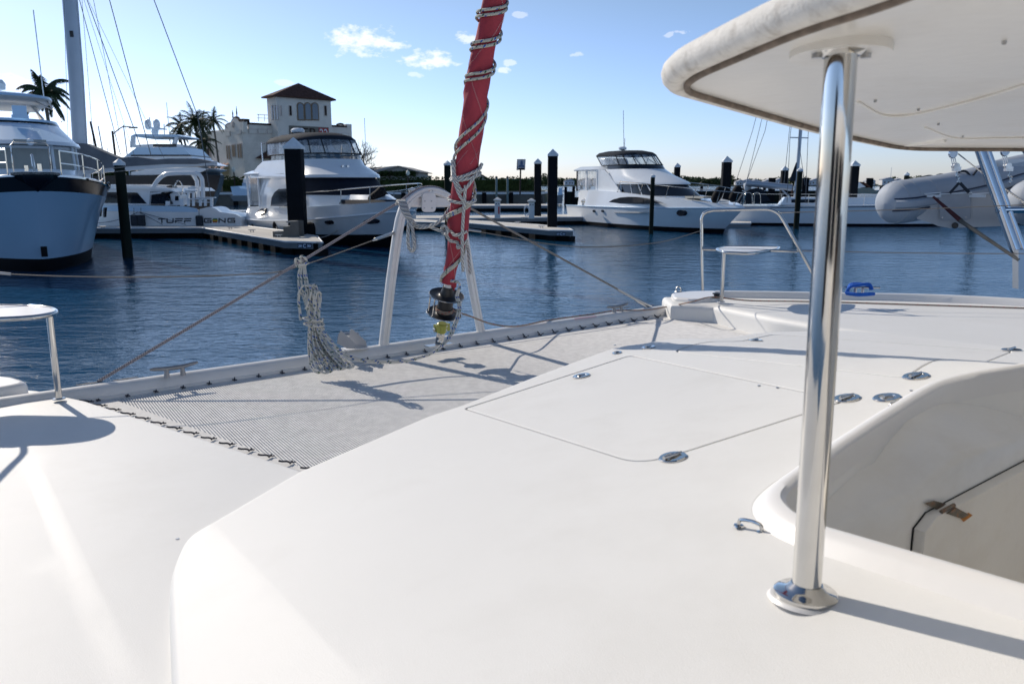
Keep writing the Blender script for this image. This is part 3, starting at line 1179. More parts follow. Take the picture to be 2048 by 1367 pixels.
# ------------------------------------------------------------------ furled headsail and its gear
fb_ = BEAMTOP(878, 690)
TOPP = None
FA = Vector((.62 * .298, -.79 * .298, 1.0)).normalized()     # forestay leans aft to the mast


def fs(h):
    return fb_ + FA * h


# solve the lean so that it passes the top of the frame where it should
best = None
for a in np.linspace(.2, .4, 81):
    for b in np.linspace(-.06, .06, 25):
        d_ = Vector((.62 * a + b * .79, -.79 * a + b * .62, 1.0)).normalized()
        q_ = fb_ + d_ * 2.3 - CAMP
        zc = q_.y * math.cos(PITCH) - q_.z * math.sin(PITCH)
        yc = q_.y * math.sin(PITCH) + q_.z * math.cos(PITCH)
        X, Y = 1024 + FPX * q_.x / zc, 683.5 - FPX * yc / zc
        # line from base (878,690) to (986,0): want X on it
        xe = 878 + (986 - 878) * (690 - Y) / 690
        e = abs(X - xe) + abs(a - .298) * 3
        if best is None or e < best[0]:
            best = (e, d_)
FA = best[1]
fu = FA.cross(Vector((0, 1, 0))).normalized()
fv = FA.cross(fu).normalized()


def hof(py):
    """distance up the stay that shows at picture row py"""
    lo, hi = -.2, 6
    for _ in range(30):
        m = (lo + hi) / 2
        q_ = fs(m) - CAMP
        zc = q_.y * math.cos(PITCH) - q_.z * math.sin(PITCH)
        yc = q_.y * math.sin(PITCH) + q_.z * math.cos(PITCH)
        if 683.5 - FPX * yc / zc > py:
            lo = m
        else:
            hi = m
    return lo


FUR = thing('furling_gear', 'black twin-disc furling drum on a yellow-green clamp, pinned to the crossbeam below the red sail', 'furler', tuple(fb_))
part(MB().lathe([(.05, -.004), (.05, .003), (.02, .006)], fb_, (0, 0, 1), 20).box(fb_ + Vector((0, 0, .003)), (.20, .07, .008), rz=math.atan2(bd.y, bd.x)), 'base_plate', M_DULL, FUR)
tg = MB()
for sg in (-1, 1):
    tg.box(fs(.055) + bn * .018 * sg, (.035, .006, .115), M=Matrix((fu, -fv, FA)).transposed().to_3x3())
tg.tube([fs(.03) - bn * .03, fs(.03) + bn * .03], .009, 10)
tg.tube([fs(.085) - bn * .03, fs(.085) + bn * .03], .009, 10)
part(tg, 'toggle', M_STEEL, FUR)
R_ = Matrix((bd, bn, Vector((0, 0, 1)))).transposed()
cl_ = MB().lathe([(.030, .10), (.037, .108), (.037, .165), (.030, .172)], fb_, FA, 8)
cl_.box(fs(.137) + bd * 0, (.105, .045, .05), M=R_)
part(cl_, 'clamp', M_YEL, FUR)
for sg in (-1, 1):
    part(MB().lathe([(.014, 0), (.014, .012), (.008, .014)], fs(.13) + bd * .052 * sg, bd * sg, 6), 'clamp_bolt', M_STEEL, FUR)
for dz in (.12, .15):
    part(MB().lathe([(.008, 0), (.008, .006)], fs(dz) + bn * .024 + bd * .02, bn, 8), 'clamp_screw', M_DULL, FUR)
h0 = hof(628)
h1 = hof(592)
for hh, rr_ in ((h0, .118), (h1, .118)):
    part(MB().lathe([(.05, -.014), (.085, -.010), (rr_, .006), (rr_, .010), (.085, -.003), (.06, .002), (.05, .012)], fs(hh), FA, 40), 'drum_disc', M_BLACK, FUR)
    part(MB().tube([fs(hh + .008) + fu * (rr_ + .002) * math.cos(t) + fv * (rr_ + .002) * math.sin(t) for t in [2 * PI * k / 40 for k in range(40)]], .0035, 6, closed=True), 'drum_rim', M_STEEL, FUR)
part(MB().lathe([(.055, h0), (.052, h0 + .02), (.052, h1 - .01), (.055, h1)], fb_, FA, 24), 'drum_core', M_BLACK, FUR)
part(MB().lathe([(.048, h1 + .005), (.042, h1 + .04), (.036, h1 + .055), (.036, h1 + .07)], fb_, FA, 20), 'drum_collar', M_BLACK, FUR)
w_ = MB()
w_.tube([fs(h0 + .025 + .022 * t / (2 * PI * 3)) + fu * .058 * math.cos(t) + fv * .058 * math.sin(t) for t in [k * .25 for k in range(76)]], .0055, 6)
part(w_, 'drum_line_turns', M_FURL, FUR)
for t in (.3, .9, 3.6):
    part(MB().tube([fs(h0) + fu * .11 * math.cos(t) + fv * .11 * math.sin(t), fs(h1) + fu * .11 * math.cos(t) + fv * .11 * math.sin(t)], .005, 6), 'drum_guard_rod', M_STEEL, FUR)
part(MB().tube([fs(h1 + .03), fs(h1 + .6)], .0285, 20), 'luff_foil', M_ALU, FUR)

SAIL = thing('furled_sail', 'red furled headsail rolled tight round its stay above the black drum', 'sail', tuple(fs(h1 + .25)))
rings = []
hs0, hs1 = hof(566), 4.4
N = 150
for i in range(N + 1):
    h = hs0 + (hs1 - hs0) * i / N
    k = (h - hs0)
    rbase = .066 * min(1, .48 + .52 * sstep(0, .42, k)) + .004 * math.sin(h * 5.1)
    off = fu * (-.012 * math.sin(h * 3.0)) + fu * (.0 + .02 * (1 - sstep(0, .4, k)))
    ring_ = []
    for j in range(33):
        a = 2 * PI * j / 32
        # the rolled leech makes a spiral step
        ph = (a - h * 7.5) % (2 * PI)
        step_ = .012 * (ph / (2 * PI)) ** 1.4
        ph2 = (a + h * 9.0 + 1.0) % (2 * PI)
        step2 = .0055 * (ph2 / (2 * PI))
        wr = .0018 * math.sin(5 * a + h * 23) + .0012 * math.sin(9 * a - h * 41)
        r = rbase - .005 + step_ + step2 + wr
        ring_.append(fs(h) + off + fu * (r * math.cos(a)) + fv * (r * .93 * math.sin(a)))
    rings.append(ring_)
part(MB().loft(rings), 'rolled_sail', M_RED, SAIL, angle=60)
tail = [fs(hs0 + .03) + fu * .0, fs(hs0 - .02) - fu * .022, fs(h1 + .12) - fu * .034, fs(h1 + .05) - fu * .036]
rr_ = []
for i, p in enumerate(tail):
    wv = (.040, .032, .018, .009)[i]
    rr_.append([p + fu * wv * math.cos(a) + fv * wv * .6 * math.sin(a) for a in [2 * PI * k / 14 for k in range(14)]])
part(MB().loft(rr_, closed=True, caps=(True, True)), 'tack_patch', M_RED, SAIL)
# zigzag stitching along the seams
sti = MB()


def sail_pt(h, a, lift=.002):
    k = h - hs0
    rbase = .066 * min(1, .48 + .52 * sstep(0, .42, k)) + .004 * math.sin(h * 5.1)
    off = fu * (-.012 * math.sin(h * 3.0)) + fu * (.02 * (1 - sstep(0, .4, k)))
    ph = (a - h * 7.5) % (2 * PI)
    ph2 = (a + h * 9.0 + 1.0) % (2 * PI)
    r = rbase - .005 + .012 * (ph / (2 * PI)) ** 1.4 + .0055 * (ph2 / (2 * PI)) + .0018 * math.sin(5 * a + h * 23) + .0012 * math.sin(9 * a - h * 41) + lift
    return fs(h) + off + fu * (r * math.cos(a)) + fv * (r * .93 * math.sin(a))


for (ha, aa, slope, n_) in ((.45, 0, 8.5, 170), (.50, 3.0, -8.0, 200), (1.0, 1.0, -8.0, 170), (1.3, 2.0, 8.5, 190), (1.75, 0, -8, 130)):
    pts = []
    for k in range(n_):
        h = ha + k * .0055
        a = aa + slope * (h - ha) + (.045 if k % 2 else -.045)
        pts.append(sail_pt(h, a))
    sti.tube(pts, .0011, 3, caps=False)
part(sti, 'seam_stitching', M_STITCH, SAIL, smooth=False)

# braided sheet wound round the sail: two parts side by side
sh = thing('wound_sheet', 'grey braided rope with blue flecks wound round the red sail, both parts side by side', 'rope', tuple(fs(1.4)))
# turns: picture rows (left row, right row)
rows = [(560, 500, 0), (437, 385, .0), (300, 208, 0), (158, 128, 0), (94, 64, 0), (30, 2, 0), (-35, -65, 0), (-100, -130, 0)]
for strand in (0, 1):
    pts = []
    for i, (yl, yr, _) in enumerate(rows):
        dy = 10 * strand if i > 1 else 5 * strand
        if i > 1 and i % 1 == 0:
            dy = 11 * strand if i != 2 else 24 * strand
        hl, hr = hof(yl + dy), hof(yr + dy)
        pts.append((PI + .0, hl, i))
        pts.append((2 * PI, hr, i))
    # continuous helix: angle grows pi each half turn; front side is the camera's side
    hs_ = [p[1] for p in pts]
    path = []
    for i in range(len(hs_) - 1):
        for k in range(12):
            t = k / 12
            h = hs_[i] + (hs_[i + 1] - hs_[i]) * (t * t * (3 - 2 * t) if i % 2 else t)
            if i % 2:
                h = hs_[i] + (hs_[i + 1] - hs_[i]) * t
            ang = PI * (i + t)
            # front half runs left -> right
            th = PI - ang if i % 2 == 0 else PI - ang
            path.append((h, th))
    o = []
    for h, th in path:
        r = .0665 if h > hs0 + .3 else .055
        k = h - hs0
        off = fu * (-.012 * math.sin(h * 3.0)) + fu * (.02 * (1 - sstep(0, .4, max(0, k))))
        rbase = (.066 * min(1, .48 + .52 * sstep(0, .42, max(0, k))) + .014)
        # camera sits towards -fv or +fv
        cs, sn = math.cos(th), math.sin(th)
        side = -1 if fv.y > 0 else 1
        o.append(fs(h) + off + Vector((-fu.x, -fu.y, -fu.z)) * (rbase * -cs * (1 if fu.x > 0 else -1)) + fv * (rbase * sn * side))
    part(MB().tube(o, .0088, 8), 'rope_turns', M_BRAID2, sh)
    # tail: down past the drum, along the beam to the hanging coil
    e0 = o[0]
    tailp = spline([e0, fs(hof(560)) + fu * (.07 if fu.x > 0 else -.07) + Vector((0, -.05, 0)), DP(912 + 4 * strand, 592, 5.28), DP(917 + 4 * strand, 612, 5.26), DP(910 + 5 * strand, 642, 5.22), DP(893 + 5 * strand, 678, 5.16), DP(862 + 2 * strand, 706, 5.08), DP(815, 720 + 2 * strand, 4.98), DP(770, 722 + 3 * strand, 4.92), DP(720, 718 + 3 * strand, 4.86), DP(680, 700 + 5 * strand, 4.86), DP(650, 665 + 5 * strand, 4.9)], 8)
    part(MB().tube(tailp, .0072, 8), 'rope_tail', M_BRAID, sh)

# hanging coil
COILP = DP(606, 522, 5.0)
coil = thing('hanging_rope_coil', 'blue-flecked white rope coil hung from the port bridle, its loops spilling onto the beam', 'rope coil', tuple(COILP))
random.seed(11)
pts_all = []
T0 = 4.98


def cp(px, py, dt=0.0):
    return DP(px, py, T0 + dt)


loops = 13
for k in range(loops):
    f = k / (loops - 1)
    j = lambda q: random.uniform(-q, q)
    d = j(.03)
    tx, ty = 606 + 26 * f + j(2), 588 - 14 * math.sin(PI * f) + j(3)
    wx = 618 + 17 * f
    mx_, my_ = 620 + 36 * f + j(3), 694 - 4 * f
    bx, by = 634 + 66 * f + j(3), 744 - 9 * f + j(3)
    down = [cp(tx, ty, d), cp(wx - 4, 618, d + .01), cp(wx, 650, d * .5), cp(mx_ - 3, my_, d - .02), cp(bx - 12, by - 12, d - .06), cp(bx, by, d - .10)]
    g = min(1, f + .12)
    up_ = [cp(bx + 9, by - 5, d - .09), cp(628 + 50 * g, 716 - 6 * g, d - .03), cp(626 + 30 * g, 688, d + .01), cp(wx + 5, 648, d * .5 + .01), cp(wx + 4, 616, d + .03), cp(tx + 9, ty + 3, d + .03)]
    part(MB().tube(spline(down + up_, 6, closed=True), .0068, 7, closed=True), 'rope_loop', M_BRAID, coil)
for k in range(2):
    c = cp(626 + k * 2, 643 + 11 * k)
    part(MB().tube([c + Vector((.060 * math.cos(a), .055 * math.sin(a), -.012 * math.cos(a) + .004 * a)) for a in [2 * PI * j / 24 for j in range(26)]], .0072, 8), 'wrap_turn', M_BRAID, coil)
for dx in (-6, -1, 5, 9):
    part(MB().tube(spline([cp(606 + dx * .3, 524), cp(603 + dx, 548), cp(606 + dx * 1.3, 578), cp(612 + dx, 592)], 6), .0068, 7), 'hanger_strand', M_BRAID, coil)
part(MB().tube(spline([cp(600, 578), cp(597, 600), cp(600, 625), cp(601, 640)], 6), .0086, 7), 'rope_end', M_BRAID, coil)
part(MB().tube(spline([cp(596, 590, -.03), cp(603, 574, -.04), cp(617, 571, -.05), cp(622, 583, -.05), cp(616, 605, -.04), cp(611, 618, -.03)], 6), .0072, 7), 'finishing_hitch', M_BRAID, coil)
for k, (dx, dy) in enumerate(((-7, 2), (3, -3))):
    c = cp(602 + dx + 2, 524 + dy)
    part(MB().tube([c + Vector((.018 * math.sin(a), -.028 * math.cos(a), .03 * math.cos(a))) for a in [2 * PI * j / 18 for j in range(19)]], .0082, 7), 'hitch_turn', M_BRAID, coil)
part(MB().tube([cp(605, 529) + Vector((.035 * math.cos(a), .02 * math.sin(a), .01 * math.cos(a))) for a in [2 * PI * j / 20 for j in range(21)]], .0085, 7), 'hitch_turn', M_BRAID, coil)

# bridle and stays of the beam
br = thing('beam_bridle', 'braided bridle stretched from the port end of the beam up over the white arch', 'stay')
L0 = BEAMTOP(195, 764) + Vector((0, 0, .002))
pts = [L0, ap(600, 524), ap(800, 403)] + spline([ap(806, 398, -.0), ap(822, 386), ap(840, 377), ap(861, 373.5), ap(882, 378), ap(905, 393)], 5)
part(MB().tube(pts, .0092, 8), 'braided_line', M_BRIDLE, br)
br2 = thing('starboard_stay', 'bare steel stay with turnbuckle slanting from the arch to the starboard end of the beam', 'stay')
R0 = BEAMTOP(1297, 612)
R1 = ap(918, 404)
part(MB().tube([R1, R0.lerp(R1, .18)], .0085, 8), 'wire', M_WIRE, br2)
part(MB().tube([R0.lerp(R1, .20), R0.lerp(R1, .19), R0.lerp(R1, .17), R0.lerp(R1, .08), R0.lerp(R1, .075), R0 - (R1 - R0).normalized() * .03], [.010, .013, .013, .013, .021, .021], 12), 'turnbuckle', M_DULL, br2)

# lifelines
ll = thing('port_lifeline', 'thin grey lifeline sagging from the arch past the left edge of the picture', 'lifeline')
a_ = ap(786, 466)
e_ = DP(-120, 534, 4.4)
m_ = DP(250, 554, 4.6)
pt = spline([a_, DP(600, 532, 5.1), DP(500, 548, 4.9), m_, DP(22, 548, 4.5), e_], 8)
part(MB().tube(pt, .0038, 6), 'wire', M_WIRE, ll)
part(MB().tube([DP(22, 548, 4.5), e_], .008, 8), 'swage_fitting', M_DULL, ll)
part(MB().tube([a_, DP(752, 478, 5.2), DP(745, 481, 5.2)], [.013, .011, .005], 8), 'rigging_screw', M_DULL, ll)
ls = thing('starboard_lifeline', 'thin lifeline sagging from the arch to the starboard pulpit', 'lifeline')
part(MB().tube(spline([ap(925, 458), DP(985, 468, 5.9), DP(1100, 488, 6.1), DP(1200, 494, 6.4), DP(1320, 484, 6.8), pp(1403, 461)], 8), .0038, 6), 'wire', M_WIRE, ls)
part(MB().tube([ap(925, 458), DP(962, 463, 5.85)], .009, 8), 'rigging_screw', M_DULL, ls)
for nm, a2, b2, lab in (('upper_guard_wire', (1560, 425), (2200, 402), 'upper guard wire running aft from the starboard pulpit'), ('lower_guard_wire', (1596, 501), (2200, 506), 'lower guard wire running aft from the starboard pulpit')):
    g = thing(nm, lab + ' across the grey dinghy' if 'upper' in nm else lab + ' low over the water', 'guard wire')
    p0 = pp(*a2)
    p1 = DP(*b2, 6.1)
    part(MB().tube(sag(p0, p1, .012), .0035, 6), 'wire', M_WIRE, g)
    part(MB().tube([p0, p0.lerp(p1, .05)], .008, 8).lathe([(.014, -.01), (.014, .01)], p0, (1, 0, 0), 10), 'end_fitting', M_DULL, g)

# furling line along the beam and starboard deck
fl_ = thing('furling_line', 'thin red-flecked furling line led from the drum along the beam and down the starboard deck', 'rope')
pth = [fs(h0 + .03) + Vector((.055, -.02, 0)), DP(940, 632, 5.55), DP(985, 648, 5.75), DP(1035, 652, 5.9)]
for (px, py) in ((1100, 641), (1180, 630), (1232, 622), (1290, 620), (1340, 612)):
    pth.append(BEAMTOP(px, py) + Vector((0, 0, .006)) if px < 1280 else DP(px, py, ray(px, py).length * 0 + (BEAMTOP(px, py) - CAMP).length * .97))
pth += [G(1385, 603, CAMZ - .98), G(1425, 594, CAMZ - .97), G(1500, 601, CAMZ - .985)]
for px, py in ((1640, 605), (1800, 610), (2048, 618), (2300, 628)):
    q_ = hit(px, py, hs)
    pth.append(q_ + Vector((0, 0, .008)))
part(MB().tube(spline(pth, 8), .0062, 7), 'line', M_FURL, fl_)

# white three-strand lashing between arch and sail
lash = thing('white_lashing', 'thick white three-strand rope lashing the red sail to the top of the arch', 'rope', tuple(ap(800, 415)))
LR = .0105


def wrap(py, tilt, r, n=24, a0=0, a1=2 * PI):
    c = fs(hof(py))
    return [c + fu * r * math.cos(a) + fv * r * math.sin(a) + FA * (tilt * math.cos(a)) for a in [a0 + (a1 - a0) * k / n for k in range(n + 1)]]


sg = 1 if fu.x > 0 else -1
SD = -1 if fv.y > 0 else 1
near = fv * SD           # towards the camera
rt = fu * sg             # to the right
ropes = [
    # high collar round the sail
    wrap(345, .05 * sg, .085), wrap(352, .035 * sg, .088),
    wrap(398, -.01, .085),
    spline([fs(hof(322)) - rt * .085 + near * .02, fs(hof(350)) - rt * .06 + near * .075, fs(hof(372)) - rt * .0 + near * .095, fs(hof(350)) + rt * .05 + near * .08, fs(hof(322)) + rt * .09 + near * .0], 8),
    spline([fs(hof(326)) - rt * .095 + near * .01, fs(hof(360)) - rt * .055 + near * .085, fs(hof(390)) + rt * .01 + near * .10, fs(hof(399)) + rt * .075 + near * .045], 8),
    # two long parts hanging down the front
    spline([fs(hof(362)) + near * .095 + rt * .015, fs(hof(400)) + near * .095 + rt * .025, fs(hof(450)) + near * .09 + rt * .040, fs(hof(500)) + near * .085 + rt * .065, fs(hof(530)) + near * .07 + rt * .085], 8),
    spline([fs(hof(465)) + near * .08 + rt * .03, DP(934, 490, 5.3), DP(938, 520, 5.33), DP(940, 548, 5.35)], 8),
    # back to the arch
    spline([fs(hof(372)) + near * .09, DP(900, 415, 5.12), DP(882, 440, 5.1), DP(860, 452, 5.1), DP(838, 455, 5.15), DP(823, 447, 5.2), DP(812, 432, 5.2)], 8),
    spline([DP(815, 440, 5.17), DP(835, 450, 5.15), DP(855, 452, 5.12), DP(880, 461, 5.1), DP(900, 461, 5.12), fs(hof(462)) + near * .085 + rt * .0, fs(hof(452)) + near * .07 + rt * .07], 8),
    spline([DP(890, 462, 5.1), DP(899, 480, 5.1), DP(915, 485, 5.12), fs(hof(485)) + near * .085 + rt * .03, fs(hof(470)) + near * .06 + rt * .08], 8),
]
for r_ in ropes:
    part(MB().tube(r_, LR, 9), 'lashing_strand', M_R3, lash)
part(MB().tube(spline([DP(886, 452, 5.08), DP(893, 455, 5.06), DP(895, 464, 5.06), DP(888, 468, 5.08), DP(884, 460, 5.1)], 5, closed=True), LR, 8, closed=True), 'lashing_knot', M_R3, lash)
for k in range(5):
    o_ = k * 3.2
    part(MB().tube(spline([DP(793 + o_, 408 - o_ * .2, 5.35), DP(797 + o_ * 1.0, 402, 5.2), DP(806 + o_, 424 + o_ * .4, 5.14), DP(822 + o_ * .7, 446 + o_ * .3, 5.15)], 6), LR * .95, 8), 'lashing_turn', M_R3, lash)
part(MB().tube(spline([DP(818, 440, 5.14), DP(816, 470, 5.12), DP(817, 492, 5.12), DP(823, 502, 5.12), DP(829, 494, 5.12), DP(827, 470, 5.12), DP(822, 445, 5.13)], 7), LR, 8), 'hanging_bight', M_R3, lash)

# blue coil on the starboard toe rail
bc = thing('blue_rope_coil', 'bright blue mooring rope folded over the starboard toe rail', 'rope coil')
bz = G(1722, 588, CAMZ - .90)
random.seed(4)
for k in range(5):
    o_ = k * .011
    part(MB().tube(spline([DP(1692 + k, 586 - k, 6.55 + o_), DP(1700, 574 - k * 1.2, 6.5 + o_), DP(1718, 566 - k * 0.8 + 4, 6.5 + o_), DP(1738, 568 + k, 6.5 + o_), DP(1745 - k, 579, 6.5 + o_)], 7), .0115, 8), 'coil_turn', M_BLUEROPE, bc)
for k in range(3):
    part(MB().tube(spline([DP(1692, 585 + k, 6.45), DP(1715, 588 + k, 6.4 + k * .02), DP(1738, 587 + k, 6.4), DP(1748, 587 + k * .5, 6.45)], 6), .011, 8), 'coil_turn', M_BLUEROPE, bc)
cz = DP(1718, 581, 6.55)
part(MB().tube([cz - Vector((.13, 0, -.03)), cz + Vector((.17, 0, .025))], [.006, .009], 8).tube([cz - Vector((.03, 0, .03)), cz + Vector((-.03, 0, .02))], .012).tube([cz + Vector((.03, 0, -.03)), cz + Vector((.03, 0, .02))], .012), 'mooring_cleat', M_DULL)

# ------------------------------------------------------------------ water
wm = bpy.data.materials.new('harbour_water')
wm.use_nodes = True
nt = wm.node_tree
b = nt.nodes['Principled BSDF']
b.inputs['Base Color'].default_value = (.007, .062, .140, 1)
b.inputs['Roughness'].default_value = .02
b.inputs['IOR'].default_value = 1.333
b.inputs['Specular IOR Level'].default_value = .5
tc = nt.nodes.new('ShaderNodeTexCoord')


def wnoise(scale, detail, sc3, rough=.5, dist=0.0):
    mp = nt.nodes.new('ShaderNodeMapping')
    mp.inputs['Scale'].default_value = sc3
    mp.inputs['Rotation'].default_value = (0, 0, rad(12))
    nt.links.new(tc.outputs['Object'], mp.inputs['Vector'])
    n = nt.nodes.new('ShaderNodeTexNoise')
    n.inputs['Scale'].default_value = scale
    n.inputs['Detail'].default_value = detail
    n.inputs['Roughness'].default_value = rough
    n.inputs['Distortion'].default_value = dist
    nt.links.new(mp.outputs['Vector'], n.inputs['Vector'])
    return n.outputs['Fac']


def wm_(op, a, c):
    n = nt.nodes.new('ShaderNodeMath')
    n.operation = op
    for i, v in enumerate((a, c)):
        if isinstance(v, (int, float)):
            n.inputs[i].default_value = v
        else:
            nt.links.new(v, n.inputs[i])
    return n.outputs[0]


s1 = wnoise(1.0, 3, (.9, 1.6, 1), .5, .4)
s2 = wnoise(4.2, 4, (.8, 1.5, 1), .55, .5)
s3 = wnoise(.10, 3, (1, 1.6, 1))
s4 = wnoise(13, 3, (.7, 1.6, 1), .5)
hgt = wm_('ADD', wm_('ADD', wm_('MULTIPLY', s1, .052), wm_('MULTIPLY', s4, .0035)), wm_('MULTIPLY', s2, .020))
hgt = wm_('MULTIPLY', hgt, wm_('ADD', .3, wm_('MULTIPLY', s3, 1.4)))
bp = nt.nodes.new('ShaderNodeBump')
bp.inputs['Distance'].default_value = 1.0
bp.inputs['Strength'].default_value = 1.0
nt.links.new(hgt, bp.inputs['Height'])
nt.links.new(bp.outputs['Normal'], b.inputs['Normal'])
wob = MB()
wob.add([(-2600, -2600, 0), (2600, -2600, 0), (2600, 2600, 0), (-2600, 2600, 0)], [(0, 1, 2, 3)])
wobj = wob.build('water', wm, smooth=False)
tag(wobj, 'dark blue rippled harbour water', kind='structure')

# ------------------------------------------------------------------ background materials
M_WHITE = mat('yacht_gelcoat', (.82, .86, .90), .22, var=.03, vscale=.8, coat=.3, dirt=(.68, .68, .66), dscale=1.2, damt=.15)
M_HULLBLUE = mat('pale_blue_hull', (.34, .50, .66), .3, var=.04, vscale=.5, coat=.4)  # one even pale blue over the whole hull
M_BLUEWHITE = mat('light_blue_topsides', (.50, .70, .90), .25, var=.03, vscale=.6, coat=.3)
M_BOOT = mat('black_antifouling', (.005, .006, .009), .6, var=.3, vscale=3, spec=.12)
M_NAVY = mat('black_hull_gloss', (.008, .010, .016), .18, var=.1, vscale=1, spec=.35)
M_GLASS = mat('dark_yacht_glass', (.006, .011, .02), .1, var=.2, vscale=1.5, spec=.45)
M_COVER = mat('navy_window_cover', (.006, .010, .022), .75, var=.2, vscale=3, spec=.2)
M_CANVAS = mat('dark_canvas', (.02, .028, .042), .85, var=.12, vscale=3, bump=.01, bscale=4, spec=.12)
M_CANVASB = mat('black_canvas_piping', (.015, .016, .02), .8, spec=.12)
M_GREYCAN = mat('grey_sail_cover', (.13, .15, .18), .85, var=.12, vscale=1.2, bump=.03, bscale=2.5, spec=.12)
M_BEIGE = mat('beige_window_covers', (.36, .36, .33), .8, var=.06, vscale=2)
M_FENDER = mat('dark_fender', (.035, .045, .06), .6, var=.15, vscale=4, spec=.12)
M_FENDB = mat('black_fender', (.012, .012, .014), .75, var=.2, vscale=6, bump=.01, bscale=30, spec=.12)
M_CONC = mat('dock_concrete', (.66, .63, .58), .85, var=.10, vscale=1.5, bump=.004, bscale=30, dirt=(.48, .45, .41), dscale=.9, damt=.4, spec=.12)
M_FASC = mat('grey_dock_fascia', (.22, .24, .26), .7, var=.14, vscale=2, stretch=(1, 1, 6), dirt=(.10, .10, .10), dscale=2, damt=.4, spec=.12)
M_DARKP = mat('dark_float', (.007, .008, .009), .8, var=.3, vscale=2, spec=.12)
M_PILEW = mat('tarred_timber', (.014, .019, .015), .85, var=.3, vscale=3, stretch=(1, 1, .25), bump=.01, bscale=12, spec=.12)
M_PILEB = mat('black_pile_sleeve', (.006, .008, .012), .7, var=.2, vscale=2, spec=.12)
M_CAP = mat('white_pile_cap', (.74, .78, .82), .55, var=.05, vscale=6)
M_STUCCO = mat('cream_stucco', (.82, .77, .70), .9, var=.06, vscale=.6, bump=.004, bscale=20, dirt=(.30, .27, .23), dscale=.5, damt=.3)
M_STUCCO2 = mat('pinkish_stucco', (.60, .53, .49), .9, var=.06, vscale=.6, dirt=(.30, .25, .22), dscale=.5, damt=.3)
M_TRIM = mat('dark_brown_trim', (.055, .040, .035), .8, var=.2, vscale=3, spec=.12)
M_TILE = mat('red_brown_roof_tile', (.10, .055, .045), .85, var=.25, vscale=4, stretch=(1, 1, .5), bump=.03, bscale=6, spec=.12)
M_TERRA = mat('terracotta_tile', (.33, .13, .08), .85, var=.2, vscale=3)
M_WINB = mat('blue_reflecting_pane', (.04, .08, .13), .1, var=.2, vscale=.8, spec=.7)
M_WFRAME = mat('tan_window_frame', (.22, .15, .09), .7, var=.1)
M_PALM = mat('palm_frond', (.045, .065, .022), .7, var=.3, vscale=4)
M_PALM2 = mat('dark_palm_frond', (.03, .055, .022), .7, var=.3, vscale=4)
M_TRUNK = mat('palm_trunk', (.20, .17, .14), .9, var=.2, vscale=4, stretch=(1, 1, 5), bump=.02, bscale=6)
M_BARK = mat('bare_bark', (.16, .13, .11), .9, var=.25, vscale=5, spec=.12)
M_HEDGE = mat('hedge_leaf', (.035, .055, .018), .8, var=.35, vscale=1.5, spec=.12)
M_ROOFG = mat('pale_membrane_roof', (.38, .36, .34), .8, var=.06, vscale=.4)
M_WALLG = mat('grey_beige_wall', (.38, .37, .34), .9, var=.06, vscale=.5)
M_PED = mat('white_pedestal', (.70, .71, .72), .5, var=.03)
M_FARTREE = mat('far_foliage', (.05, .075, .035), .9, var=.35, vscale=.05, spec=.12)
M_GRASS = mat('quay_ground', (.12, .13, .08), .95, var=.2, vscale=.3)
M_RIB = mat('grey_inflatable_fabric', (.40, .44, .50), .65, var=.04, vscale=3, bump=.002, bscale=12, dirt=(.27, .27, .27), dscale=3, damt=.2)
M_RIBW = mat('light_inflatable_seam', (.46, .47, .49), .6, var=.03)
M_STRIPE = mat('navy_stripe', (.01, .02, .06), .6)
M_STRAPR = mat('red_black_strap', (.06, .012, .018), .8, var=.3, vscale=20)
M_STRAPG = mat('grey_strap', (.10, .10, .095), .85, var=.2, vscale=20)
M_GALV = mat('brushed_aluminium', (.45, .48, .52), .35, .7, var=.08, vscale=4)
M_MAST = mat('silver_mast', (.42, .48, .56), .35, .3, var=.05, vscale=1)
M_RIGW = mat('thin_rigging_wire', (.10, .12, .15), .5, .5)


def clearm(name, col, mixv, rough=.05):
    """clear vinyl: mostly see-through sheet with a faint milky film"""
    m = bpy.data.materials.new(name)
    m.use_nodes = True
    nt = m.node_tree
    b = nt.nodes['Principled BSDF']
    b.inputs['Base Color'].default_value = (*col, 1)
    b.inputs['Roughness'].default_value = rough
    tr = nt.nodes.new('ShaderNodeBsdfTransparent')
    tr.inputs['Color'].default_value = (.92, .95, .98, 1)
    mx = nt.nodes.new('ShaderNodeMixShader')
    n = nt.nodes.new('ShaderNodeTexNoise')
    n.inputs['Scale'].default_value = 2.2
    n.inputs['Detail'].default_value = 3
    mp = nt.nodes.new('ShaderNodeMapping')
    mp.inputs['Scale'].default_value = (1.6, 1.6, .4)
    tc = nt.nodes.new('ShaderNodeTexCoord')
    nt.links.new(tc.outputs['Object'], mp.inputs['Vector'])
    nt.links.new(mp.outputs['Vector'], n.inputs['Vector'])
    mr = nt.nodes.new('ShaderNodeMapRange')
    mr.inputs['From Min'].default_value = .35
    mr.inputs['From Max'].default_value = .7
    mr.inputs['To Min'].default_value = mixv * .5
    mr.inputs['To Max'].default_value = min(1, mixv * 1.8)
    nt.links.new(n.outputs['Fac'], mr.inputs['Value'])
    nt.links.new(mr.outputs['Result'], mx.inputs['Fac'])
    nt.links.new(tr.outputs['BSDF'], mx.inputs[1])
    nt.links.new(b.outputs['BSDF'], mx.inputs[2])
    nt.links.new(mx.outputs['Shader'], nt.nodes['Material Output'].inputs['Surface'])
    return m


M_VINYL = clearm('clear_vinyl', (.55, .62, .70), .30)
M_VINYL2 = clearm('tinted_screen', (.05, .10, .15), .75)


